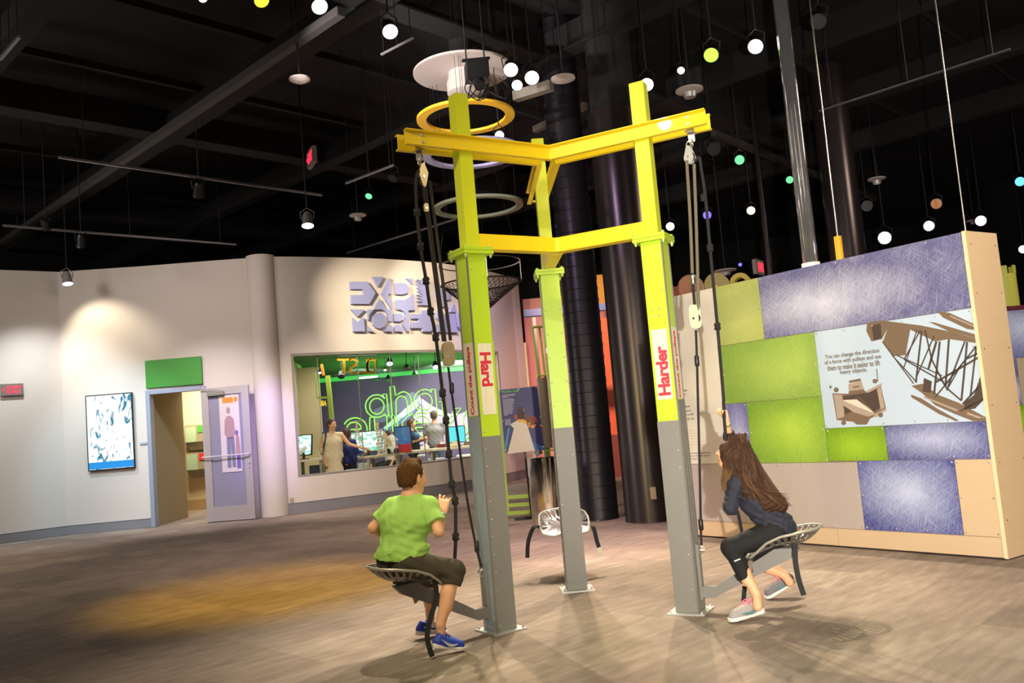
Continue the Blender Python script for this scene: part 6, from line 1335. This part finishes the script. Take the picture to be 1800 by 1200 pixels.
neon(word1, [(1117, 130), (1115, 95), (1165, 90), (1195, 400)]); neon(word1, arc(1045, 230, 128, 135, 52, 235, 18)); neon(word1, arc(1045, 238, 85, 95, 0, 350, 24), True)
neon(word2, arc(228, 560, 140, 132, 155, -15, 14)+[(205, 612)]); neon(word2, arc(215, 556, 86, 76, 170, 0, 10)+[(298, 556), (132, 570)], False); neon(word2, [(285, 630), (345, 672)])
neon(word2, [(400, 425), (400, 600), (430, 670), (490, 708)]); neon(word2, [(400, 425), (452, 420), (465, 590), (490, 650), (540, 668), (590, 640), (605, 570), (600, 410), (655, 405), (672, 590)])
neon(word2, [(735, 680), (720, 430), (775, 428)]); neon(word2, [(790, 600), (780, 480), (830, 420), (900, 380)]); neon(word2, [(690, 405), (700, 600)])
neon(word2, arc(1010, 500, 135, 138, 140, 60, 8)); neon(word2, arc(1015, 490, 88, 88, 175, 20, 10)+[(1090, 480), (928, 490)]); neon(word2, [(930, 545), (1035, 540)]); neon(word2, [(930, 545), (955, 590), (1010, 640), (1060, 650)])
neon(word2, [(1210, 240), (1248, 238), (1262, 430)]); neon(word2, [(1335, 430), (1395, 320), (1468, 312), (1415, 400), (1335, 505), (1380, 580), (1450, 660), (1440, 720)])
neon(word2, [(1545, 330), (1500, 410), (1495, 480), (1550, 590), (1500, 640), (1440, 650)]); neon(word2, [(1560, 650), (1520, 690), (1512, 720)])
# beam and sail graphic laid on as flat coloured pieces
gp = thing('wall_graphic', 'pale light-beam and sail graphic on the studio back wall', 'graphic', tuple(aty(760, 760, YB-.01)))
BM = mat('beam_white', srgb(240, 240, 255), .6); BM2 = mat('sail_lilac', srgb(196, 178, 196), .7, var=.1, scale=.8); BM3 = mat('beam_blue', srgb(120, 132, 196), .7)
def gflat(p, m, lev):
    b = MB(); b.prism([aty(x, y, YB-.004*lev) for x, y in zn(p)], (0, -.003, 0)); b.build('print', m, gp)
gflat([(330, 660), (560, 540), (800, 400), (990, 200), (1000, 260), (860, 440), (600, 600), (340, 700)], BM3, 1); gflat([(560, 540), (800, 330), (985, 185), (960, 300), (700, 490), (570, 570)], BM, 2)
gflat([(985, 185), (1130, 290), (1340, 385), (1450, 370), (1330, 420), (1100, 360), (985, 260)], BM, 2); gflat([(1000, 280), (1100, 370), (1330, 430), (1550, 345), (1620, 330), (1620, 740), (960, 740), (980, 600), (1120, 560), (1000, 500), (900, 420)], BM2, 1)
gflat([(450, 330), (640, 250), (900, 120), (1000, 180), (800, 330), (560, 480), (450, 480)], mat('haze_violet', srgb(140, 134, 164), .8), 0.5)
# letters and AIR sign reflected in the glass, modelled as solid objects inside
YH = 11.9
t = thing('reflected_letters', 'mirrored yellow letters D L S T, a glass reflection modelled as solids', 'letters', tuple(aty(610, 640, YH)))
YLT = mat('letter_yellow', srgb(206, 170, 30), .5)
for ch, x, y, w_, h in (('T', 604, 643, 24, 28), ('S', 621, 643, 17, 29), ('L', 640, 643, 16, 28), ('D', 652, 643, 17, 28)):
    c = aty(x, y, YH); k = (YH-CAMP[1])/FPX; o = letters(ch, .5, c, (-1, 0, .08), (-.08, 0, -1) if False else (.08, 0, 1), .03, YLT, t, bold=.006, fit=(w_*k, h*k), name='letter')
b = MB(); a, c = aty(596, 628, YH), aty(662, 626, YH); b.tube([a+EZ*.02, c+EZ*.02], .012, 5); b.tube([a+EZ*.02, [a[0], a[1], 3.26]], .006, 4); b.tube([c+EZ*.02, [c[0], c[1], 3.26]], .006, 4); b.build('letter_rail', STEELB, t)  # added rail and wires carrying the modelled reflection
t = thing('reflected_air_sign', 'green-yellow post with a bracket and mirrored yellow AIR sign, a modelled glass reflection', 'sign', (-4.2, 12.6, 0)); YA = 12.6; k = (YA-CAMP[1])/FPX
PGN = mat('post_green', srgb(150, 168, 60), .5)
b = MB(); b.bar(aty(576, 660, YA), aty(584, 745, YA), .09, .09, up=(0, 1, 0)); q = aty(584, 745, YA); b.box(q[0]-.045, q[0]+.045, YA-.045, YA+.045, 0, q[2]); b.build('post', PGN, t)
b = MB(); b.bar(aty(557, 699, YA), aty(584, 698, YA), .04, .05, up=(0, 1, 0)); b.build('bracket', PGN, t); b = MB(); b.bar(aty(554, 655, YA), aty(557, 699, YA), .02, .02, up=(0, 1, 0)); b.build('hanging_rod', PGN, t)
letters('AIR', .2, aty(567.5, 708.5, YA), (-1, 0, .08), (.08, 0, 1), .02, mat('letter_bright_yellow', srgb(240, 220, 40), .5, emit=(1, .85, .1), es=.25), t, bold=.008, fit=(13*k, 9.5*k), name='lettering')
b = MB(); b.bar(aty(565, 640, YH+.3), aty(569, 660, YH+.3), .05, .05, up=(0, 1, 0)); props(b.build('hanging_tube', mat('orange_tube', srgb(220, 130, 30), .5)), 'short orange tube hanging above the AIR sign', 'tube')
# red alarm edge
b = MB(); q = aty(516, 759, 11.2); b.box(q[0]-.02, q[0]+.02, 11.18, 11.25, q[2]-.12, q[2]+.12); props(b.build('fire_alarm', mat('alarm_red', srgb(170, 40, 36), .5)), 'small red alarm box on the cream wall inside the window', 'alarm')
# studio spotlights
for a in ((685, 639, 3.0, 'violet', 'violet lamp behind the glass right of the yellow letters', 6), (766, 645, 3.0, 'violet', 'violet lamp behind the glass beside the ropes', 6), (562, 655, 3.0, 'violet', 'tiny bright lamp behind the glass above the AIR sign', 3), (677, 650, 3.05, 'warm', 'tiny warm lamp under the studio ceiling', 3), (600, 662, 2.95, 'off', 'dark lamp under the mirrored letter T', 6), (683, 668, 2.9, 'off', 'dark round lamp above the neon a', 5), (730, 660, 2.9, 'off', 'dark round lamp nearest the left ropes', 5), (715, 648, 3.0, 'off', 'dark lamp high behind the middle panes', 5), (664, 667, 2.9, 'off', 'small dark lamp beside the glass joint', 4)):
    p = aty(a[0], a[1], {3.0: 13.2, 3.05: 14, 2.95: 12.6, 2.9: 14.6}[a[2]]); r = a[5]*np.linalg.norm(p-CAMP)/FPX; t = thing('spot_lamp', a[4], 'lamp', tuple(p)); d = unit(vec(.1, -.6, -.8))
    b = MB(); b.lathe([(r*.5, -r*2), (r*.9, -r), (r, 0), (0, -.002)], p, d, 16); b.build('housing', HOUS['dark'], t, smooth=True)
    b = MB(); b.lathe([(0, .002), (r*.9, .002), (r*.9, .006), (0, .006)], p, d, 16); b.build('lens', LM[a[3]], t)
    b = MB(); b.tube([p-d*r, [p[0], p[1]+r, 3.25]], r*.15, 5); b.build('stem', HOUS['dark'], t)
b = MB(); q = aty(648, 663, 14.2); b.box(q[0]-.22, q[0]+.22, 14.15, 14.25, q[2]-.015, q[2]+.02); props(b.build('strip_light', mat('strip_white', (1, 1, 1), .4, emit=(1, .97, 1), es=3)), 'short white strip light under the studio ceiling', 'light')

# worktables and the things on them
TOP = mat('table_top', srgb(214, 200, 168), .5); LEGM = mat('table_leg', srgb(150, 146, 120), .6)
def table(lab, P, z, dep, leg=True):
    """P: plan points of the front edge"""
    t = thing('work_table', lab, 'table', (P[0][0], P[0][1], 0)); b = wall_run('t', P, z-.045, z, dep, TOP); b.build('table_top', TOP, t)
    for i in range(len(P)):
        for o in (.05, dep-.08):
            q = np.array(P[i])+np.array([.04 if i == 0 else -.04, o]); b = MB(); b.box(q[0]-.03, q[0]+.03, q[1]-.03, q[1]+.03, 0, z-.045); b.build('leg', LEGM, t)
    return t
p0, p1 = aty(513, 810, 11.7), aty(562, 805, 11.7); ZT_ = (p0[2]+p1[2])/2
table('narrow pale table with square legs at the left end of the studio', [(p0[0]+.05, 11.7), (p1[0]+.05, 11.7)], ZT_, .6)
q0, q1, q2, q3 = aty(606, 806, 12.7), aty(680, 799, 13.2), aty(735, 792, 14.3), aty(845, 781, 16.0)
ZC2 = .90; P2 = [(atz(x, y, ZC2)[0], atz(x, y, ZC2)[1]) for x, y in ((604, 804), (650, 802), (700, 796), (760, 789), (845, 781))]
table('long curved counter full of gadgets inside the studio', P2, ZC2, .75)
def on_counter(x, y=None):
    for A, B_ in zip(P2[:-1], P2[1:]):
        pass
    xs_ = [604, 650, 700, 760, 845]; f = np.interp(x, xs_, range(5)); i = min(3, int(f)); g = f-i
    return np.array([P2[i][0]*(1-g)+P2[i+1][0]*g, P2[i][1]*(1-g)+P2[i+1][1]*g+.25, ZC2])
SCRW = screen_mat('monitor_picture', srgb(90, 190, 150), (.85, .95, 1), 3.5, 1.3, (1, 1, 3), .4, .5)
def monitor(c, w_, h, tilt, lab, yaw=0., m=SCRW, base=True):
    t = thing('monitor', lab, 'monitor', tuple(c)); ex = vec(math.cos(yaw), math.sin(yaw), 0); ez = unit(EZ*math.cos(tilt)+vec(-math.sin(yaw), math.cos(yaw), 0)*math.sin(tilt)); en = np.cross(ex, ez); k = c+EZ*.1+ez*h/2
    b = MB(); b.obox(k-en*.02, ex, en, ez, w_+.04, .035, h+.04); b.build('casing', BLK, t, bevel=.004); b = MB(); b.obox(k+en*.001, ex, en, ez, w_, .006, h); b.build('display', m, t)
    b = MB(); b.obox(c+EZ*.008, ex, vec(-ex[1], ex[0], 0), EZ, w_*.5, .16, .016); b.bar(c+EZ*.012, c+EZ*.14, .05, .03, up=(0, 1, 0)); b.build('stand', BLK, t)
    return t
tb = vec(p0[0], 11.95, ZT_)
m1 = aty(534, 800, 11.95); monitor(vec(m1[0], 11.95, ZT_), .34, .40, .15, 'tilted touch monitor on the left studio table', -.35)
m2 = on_counter(640); m2 = m2+vec(.02, .22, 0); monitor(m2, .70, .42, .1, 'wide bright monitor behind the wire tower model', 0.05)
m3 = on_counter(703); monitor(m3+vec(.05, .12, 0), .36, .46, -.12, 'blue portrait monitor beside the red bin', -.25, screen_mat('monitor_blue', srgb(60, 100, 150), srgb(90, 200, 190), 2, .9, (1, 1, 1), .5, .8))
m4 = on_counter(800); monitor(m4+vec(0, .2, 0), .42, .36, .05, 'cyan monitor beyond the left ropes', .1, mat('monitor_cyan', (.02, .1, .12), .3, emit=srgb(90, 220, 230), es=1.1))
q = on_counter(711); t = thing('storage_bin', 'dark red plastic bin on the counter edge', 'bin', tuple(q)); b = MB(); REDB = mat('bin_red', srgb(170, 26, 30), .45)
c = q+vec(-.1, -.12, 0); w_, d_, h_ = .46, .26, .18
for sx, sy, lx, ly in ((0, -1, w_, .015), (0, 1, w_, .015), (-1, 0, .015, d_), (1, 0, .015, d_)): b.obox(c+vec(sx*w_/2, sy*d_/2, h_/2), (1, 0, 0), (0, 1, 0), EZ, lx, ly, h_)
b.obox(c+EZ*.008, (1, 0, 0), (0, 1, 0), EZ, w_, d_, .016); b.build('bin', REDB, t)
# wire tower model
WIRE = mat('wire_model', srgb(210, 190, 160), .4, metal=.3)
q = on_counter(628)+vec(.02, -.14, 0); t = thing('tower_model', 'spindly wire lattice tower model in front of the wide monitor', 'model', tuple(q)); top = q+EZ*.78
for a in range(4):
    an = a*math.pi/2+.6; f = q+vec(math.cos(an)*.16, math.sin(an)*.12, 0); b = MB(); b.tube([f, q*.3+f*.7+EZ*.25, q*.75+f*.25+EZ*.5, top], .009, 5); b.build('tower_leg', WIRE, t)
for z in (.16, .3, .44, .56): b = MB(); r = .16*(1-z/.75)+.02; b.tube([q+vec(math.cos(x)*r, math.sin(x)*r*.8, z) for x in np.linspace(0, 6.28, 7)[:-1]], .007, 4, closed=True); b.build('tower_ring', WIRE, t)
b = MB(); b.bar(top-vec(.16, 0, .02), top+vec(.2, 0, -.02), .03, .012); b.build('top_platform', WIRE, t)
for i, x in enumerate((664, 670, 676, 683)):
    q = on_counter(x)+vec(0, -.1, 0); t = thing('block_column', ('slim beaded rod model leftmost in the row of block columns', 'second block column, grey and knobbly, beside the beaded rod', 'third block column of wooden pieces', 'wooden peg column nearest the white box')[i], 'model', tuple(q))
    h = (.75, .62, .55, .42)[i]; WB = (WIRE, GALV, TOP, mat('peg_wood', srgb(200, 168, 116), .6))[i]
    for j in range(int(h/.07)): b = MB(); b.obox(q+vec(.012*math.sin(j*1.7+i), 0, .035+j*.07), (1, 0, 0), (0, 1, 0), EZ, .05+.02*(j % 2), .05, .062); b.build('block', WB, t)
q = on_counter(692)+vec(-.1, -.02, 0); t = thing('white_box', 'white gabled box behind the red bin', 'box', tuple(q)); b = MB(); b.obox(q+EZ*.14, (1, 0, 0), (0, 1, 0), EZ, .3, .2, .28); b.prism([q+vec(-.18, -.11, .28), q+vec(.18, -.11, .28), q+vec(0.05, -.11, .42)], (0, .22, 0)); b.build('box', WHITEP, t, bevel=.003)
q = on_counter(690)+vec(.0, -.2, 0); t = thing('robot_toy', 'small black and white wheeled toy robot on the counter', 'toy', tuple(q)); b = MB(); b.obox(q+EZ*.1, (1, 0, 0), (0, 1, 0), EZ, .22, .14, .12); b.build('toy_body', WHITEP, t, bevel=.01)
for sx in (-.09, .09): b = MB(); b.lathe([(0, -.09), (.06, -.09), (.06, -.06), (0, -.06)], q+vec(sx, 0, .06), (0, 1, 0), 14); b.build('wheel', BLK, t)
q = aty(516, 806, 11.85); t = thing('desk_lamp_toy', 'small red-based gadget on the left studio table', 'gadget', (q[0], 11.85, ZT_)); qq = vec(q[0]+.06, 11.85, ZT_); b = MB(); b.lathe([(.05, 0), (.05, .05), (.02, .08)], qq, n=14); b.build('base', REDB, t); b = MB(); b.tube([qq+EZ*.06+vec(-.03, 0, 0), qq+vec(-.05, 0, .28), qq+vec(.05, 0, .3), qq+vec(.03, 0, .06)], .01, 5); b.build('wire_frame', BLK, t)
t = thing('telescope', 'pale tube leaning on the left studio table', 'tube', tuple(aty(523, 800, 11.9))); b = MB(); b.tube([aty(521, 801, 11.9), aty(538, 786, 11.95)], .04, 12); b.build('tube', WHITEP, t, smooth=True); b = MB(); b.tube([aty(519.5, 802, 11.9), aty(521.5, 800.5, 11.9)], .047, 12); b.build('end_cap', BLK, t)
for i, (x, dx) in enumerate(((745, 0), (775, 0), (790, .1), (822, 0), (835, 0))):
    q = on_counter(x)+vec(dx, -.05, 0); lab = ('small white gadget left of the grey-shirted person', 'maroon toy car on the counter', 'tan box beside the toy car', 'brown wedge block on the right part of the counter', 'dark flat box at the right end of the counter')[i]
    m_ = (WHITEP, mat('maroon', srgb(110, 20, 40), .4), TOP, mat('brown_block', srgb(110, 84, 60), .6), DARKM)[i]; t = thing('counter_gadget', lab, 'gadget', tuple(q)); b = MB(); b.obox(q+EZ*.05, (1, 0, 0), (0, 1, 0), EZ, .2, .12, .08); b.build('gadget_body', m_, t, bevel=.015)
    b = MB(); b.obox(q+EZ*.1+vec(.02, 0, .01), (1, 0, 0), (0, 1, 0), EZ, .1, .08, .05); b.build('gadget_top', WHITEP if i % 2 else m_, t, bevel=.01)
# low shelf boxes below the counter and white sheets near the sill
for i, x in enumerate((627, 634, 642, 649)):
    q = aty(x, 819, 13.6); q[2] = .62; lab = ('lilac', 'first white', 'second white', 'small orange')[i]+' storage box under the counter'; b = MB(); h = .2 if i < 3 else .16; b.box(q[0]-.045, q[0]+.045, 13.55, 13.7, .52, .52+h); props(b.build('storage_box', (mat('lilac_box', srgb(150, 150, 190), .6), WHITEP, WHITEP, mat('orange_box', srgb(230, 180, 110), .6))[i], bevel=.004), lab, 'box')
b = MB(); a, c = aty(622, 826, 13.6), aty(655, 824, 13.6); b.box(a[0]-.1, c[0]+.5, 13.5, 14.0, .49, .52); b.box(a[0], a[0]+.05, 13.55, 13.9, 0, .49); b.box(c[0]+.35, c[0]+.4, 13.55, 13.9, 0, .49); t = b.build('low_shelf', LEGM); props(t, 'low shelf with boxes under the counter', 'shelf')
for i, (x0, x1, y, Y) in enumerate(((603, 628, 827, 11.6), (752, 779, 807, 14.9), (802, 830, 800, 16.4), (733, 745, 800, 14.6))):
    a, c = aty(x0, y, Y), aty(x1, y-2, Y); z = a[2]; t = thing('stool', ('white round-topped stool just inside the sill left', 'white bench top glimpsed over the sill below the grey-shirted person', 'white bench top glimpsed over the sill at right', 'pale stool beside the sill in the middle')[i], 'seat', ((a[0]+c[0])/2, Y, 0)); b = MB(); b.box(a[0], c[0], Y, Y+.35, z-.05, z); b.build('stool_top', WHITEP, t, bevel=.01)
    for xx in (a[0]+.05, c[0]-.05): b = MB(); b.box(xx-.015, xx+.015, Y+.15, Y+.18, 0, z-.05); b.build('leg', STEEL, t)
q = aty(531, 826, 11.9); t = thing('chair', 'grey-blue plastic chair under the left studio table', 'chair', (q[0]+.15, 11.95, 0)); BLG = mat('chair_blue', srgb(110, 122, 160), .5); x_ = q[0]+.25
b = MB(); b.obox((x_, 12.0, .46), (1, 0, 0), (0, 1, 0), EZ, .38, .36, .03); b.build('seat', BLG, t, bevel=.01); b = MB(); b.obox((x_, 12.2, .66), (1, 0, 0), (0, 1, .1), EZ, .34, .03, .3); b.build('backrest', BLG, t, bevel=.01)
for sx in (-.15, .15):
    for sy in (-.14, .14): b = MB(); b.tube([(x_+sx, 12.0+sy, .46), (x_+sx*1.2, 12.0+sy*1.2, 0)], .012, 6); b.build('leg', STEEL, t)

# ------------------------------------------------------------------ people in the studio (small in view)
def person_far(lab, px, pytop, Y, fwd, top_m, bot_m, hair_m, pose, sit=0., long_hair=False, girth=1., res=.016, skirt=None, bald=0., hr=None):
    hd = aty(px, pytop, Y); H_ = hd[2]+sit; s = H_/1.70
    f = unit(vec(*fwd, 0)); r = unit(np.cross(f, EZ)); x0, y0 = hd[0]+.107*hd[2]*0, Y
    base = vec(hd[0], Y, -sit); 
    def W(x, y, z): return base+r*x*s+f*y*s+EZ*z*s
    t = thing('person', lab, 'person', (hd[0], Y, 0)); g = girth
    hc2_ = W(0, .01, 1.585); hfd = pose.get('head', f); HPp, HLp, HRp = head_prims(hc2_, unit(hfd), EZ, s*.98)
    nk_, ch, pe_ = W(0, -.01, 1.42), W(0, 0, 1.22), W(0, 0, .95)
    P = HPp+[cap(hc2_-EZ*.08*s, nk_, .05*s, .055*s), cap(ch-r*.07*s, ch+r*.07*s, .115*s*g, .115*s*g, .06), cap(nk_-EZ*.05*s, ch, .07*s, .11*s*g, .06), cap(ch, pe_, .11*s*g, .12*s*g, .05), cap((ch+pe_)/2-r*.055*s, (ch+pe_)/2+r*.055*s, .11*s*g, .11*s*g, .06), cap(pe_-r*.07*s, pe_+r*.07*s, .115*s*g, .115*s*g, .05)]
    arms = []
    for sg, k in ((1, 'R'), (-1, 'L')):
        sh_ = W(.175*sg, -.01, 1.37); e_ = W(*pose.get('e'+k, (.23*sg, -.02, 1.10))); w_ = W(*pose.get('w'+k, (.22*sg, .10, .87))); arms.append((sh_, e_, w_))
        P += [cap(sh_, e_, .047*s, .036*s, .03), cap(e_, w_, .036*s, .024*s, .015)]
        hdv = unit(w_-e_); P += [cap(w_, w_+hdv*.08*s, .03*s, .026*s, .02)]
        for q in range(4): o = r*(.024-.016*q)*s; P.append(cap(w_+hdv*.07*s+o, w_+hdv*.15*s+o*1.2-EZ*.02*s, .010*s, .008*s, .004))
        hp_ = W(.09*sg, 0, .92); kn_ = W(.10*sg, .03, .50); an_ = W(.10*sg, 0, .09)
        if sit > .2: kn_ = W(.10*sg, .35, .86); an_ = W(.10*sg, .35, .42)
        P += [cap(hp_, kn_, .09*s, .058*s, .04), cap(kn_, an_, .055*s, .038*s, .02), cap(an_, an_+f*.13*s-EZ*.05*s, .04*s, .035*s, .02)]
    sdf_obj('body', P, SKIN, t, res*.9)
    sl = pose.get('sleeve', .6); T = [cap(ch-r*.075*s, ch+r*.075*s, .13*s*g, .13*s*g, .06), cap(nk_-EZ*.05*s, ch, .075*s, .125*s*g, .06), cap(ch, pe_, .126*s*g, .132*s*g, .05), cap((ch+pe_)/2-r*.06*s, (ch+pe_)/2+r*.06*s, .125*s*g, .125*s*g, .06), cap(pe_-r*.07*s, pe_+r*.07*s, .128*s*g, .128*s*g, .05), cap(arms[0][0], arms[1][0], .055*s, .055*s, .04)]
    for sh_, e_, w_ in arms:
        if sl > 0: T.append(fcap(sh_, sh_*(1-sl)+e_*sl, .056*s, .055*s, .03)) if sl <= 1 else T.extend([cap(sh_, e_, .055*s, .045*s, .03), fcap(e_, w_, .045*s, .034*s, .02)])
    zc_ = W(0, 0, .86 if skirt is None else skirt)[2]
    if skirt is not None: T += [cap(pe_, W(0, 0, skirt-.05), .14*s*g, .20*s*g, .05)]
    sdf_obj('dress' if skirt is not None else 'shirt', T, top_m, t, res, cuts=[(vec(0, 0, zc_), -EZ)], disp=lambda X, Y_, Z: .004*np.sin(X*30+Z*35)*np.sin(Z*13+X*17))
    B_ = [cap(pe_-r*.06*s, pe_+r*.06*s, .122*s*g, .122*s*g, .05)]
    for sg in (1, -1):
        hp_ = W(.09*sg, 0, .92); kn_ = W(.10*sg, .03, .50); an_ = W(.10*sg, 0, .09)
        if sit > .2: kn_ = W(.10*sg, .35, .86); an_ = W(.10*sg, .35, .42)
        B_ += [cap(hp_, kn_, .098*s, .068*s, .04), fcap(kn_, an_, .066*s, .055*s, .02)]
    sdf_obj('trousers', B_, bot_m, t, res*1.2)
    Hh = [ell(HLp(0, -.018, .034), vec(.086, .102, .1)*s, HRp, .02), ell(HLp(0, -.05, -.02), vec(.075, .06, .07)*s, HRp, .03)]
    if long_hair: Hh += [cap(HLp(-.03, -.05, 0), HLp(-.05, -.10, -.20), .07*s, .05*s, .05), cap(HLp(.03, -.05, 0), HLp(.05, -.09, -.22), .07*s, .05*s, .05)]
    cz = .055+bald
    sdf_obj('hair', Hh, hair_m, t, res*.7, cuts=[(HLp(0, .06, .05), unit(HRp[1]*.93-EZ*.5))]+([] if long_hair else [(HLp(0, -.05, -.07), -EZ)]), disp=lambda X, Y_, Z: .003*np.sin(X*140)*np.sin(Z*60))
    eyes(HLp, t, s*.98); return t, W, s
DRES = mat('cream_dress', srgb(222, 200, 170), .8, var=.06, scale=8); BLKC = mat('black_cloth', srgb(24, 24, 28), .8); HB1 = mat('dark_brown_hair', srgb(64, 36, 26), .6, var=.3, scale=40); BLUC = mat('blue_cloth', srgb(36, 44, 110), .8); GRYC = mat('grey_cloth', srgb(158, 152, 148), .85, var=.08, scale=6); JEAN = mat('faded_jeans', srgb(84, 96, 110), .8); WHC = mat('white_cloth', srgb(214, 206, 204), .8); BRH = mat('short_brown_hair', srgb(100, 70, 46), .6, var=.3, scale=40); SHV = mat('cropped_hair', srgb(98, 78, 66), .8)
wt, WW, ws = person_far('person in a sleeveless cream dress with black leggings reaching right behind the glass', 582, 736, 11.75, (.25, -1), DRES, BLKC, HB1, {'head': vec(.9, -.55, -.1), 'eL': (-.32, .05, 1.16), 'wL': (-.60, .12, 1.06), 'eR': (.24, -.05, 1.12), 'wR': (.18, .10, .90), 'sleeve': 0}, skirt=.60, girth=1.02)
b = MB(); ribbon(b, spline([WW(.12, .10, 1.40), WW(.17, .06, 1.45), WW(.18, -.08, 1.40), WW(.24, -.06, 1.0)]), .03, (1, 0, 0)); ribbon(b, spline([WW(.12, .10, 1.41), WW(.17, .13, 1.2), WW(.22, .08, 1.0)]), .03, (1, 0, 0)); b.build('bag_strap', BLK, wt)
person_far('person with long dark hair in blue standing behind the cream dress', 610, 752, 12.35, (.5, .85), BLUC, BLKC, mat('auburn_hair', srgb(62, 28, 36), .6, var=.3, scale=40), {'eR': (.22, .08, 1.12), 'wR': (.2, .3, 1.1), 'sleeve': 2}, long_hair=True, girth=1.1)
person_far('small person in a pale top with pulled-back hair seated behind the counter', 682, 757, 14.6, (-.8, -.6), WHC, BLKC, HB1, {'eR': (.2, .05, 1.14), 'wR': (.05, .3, 1.1), 'sleeve': .5}, sit=.25, long_hair=True, girth=.8)
person_far('person in a black polo shirt with short brown hair holding a blue ball', 722, 737, 15.4, (.85, -.35), BLKC, BLKC, BRH, {'head': vec(1, .1, -.05), 'eR': (.2, .1, 1.12), 'wR': (.08, .34, 1.18), 'eL': (-.2, .1, 1.12), 'wL': (-.05, .34, 1.15), 'sleeve': .75}, girth=1.15)
q = aty(731, 766, 15.2); t = thing('ball', 'slate blue ball held by the person in black behind the counter', 'ball', tuple(q)); b = MB(); b.lathe([(.0, -.1), (.06, -.08), (.095, -.03), (.095, .03), (.06, .08), (0, .1)], q, n=18); b.build('ball', mat('slate_ball', srgb(70, 96, 140), .6), t, smooth=True)
person_far('person in a grey t-shirt and faded jeans standing back-to-camera at the counter', 762, 722, 15.6, (.05, 1), GRYC, JEAN, SHV, {'eR': (.26, .03, 1.12), 'wR': (.24, .12, .92), 'eL': (-.27, 0, 1.10), 'wL': (-.25, .05, .86), 'sleeve': .8}, girth=1.08)
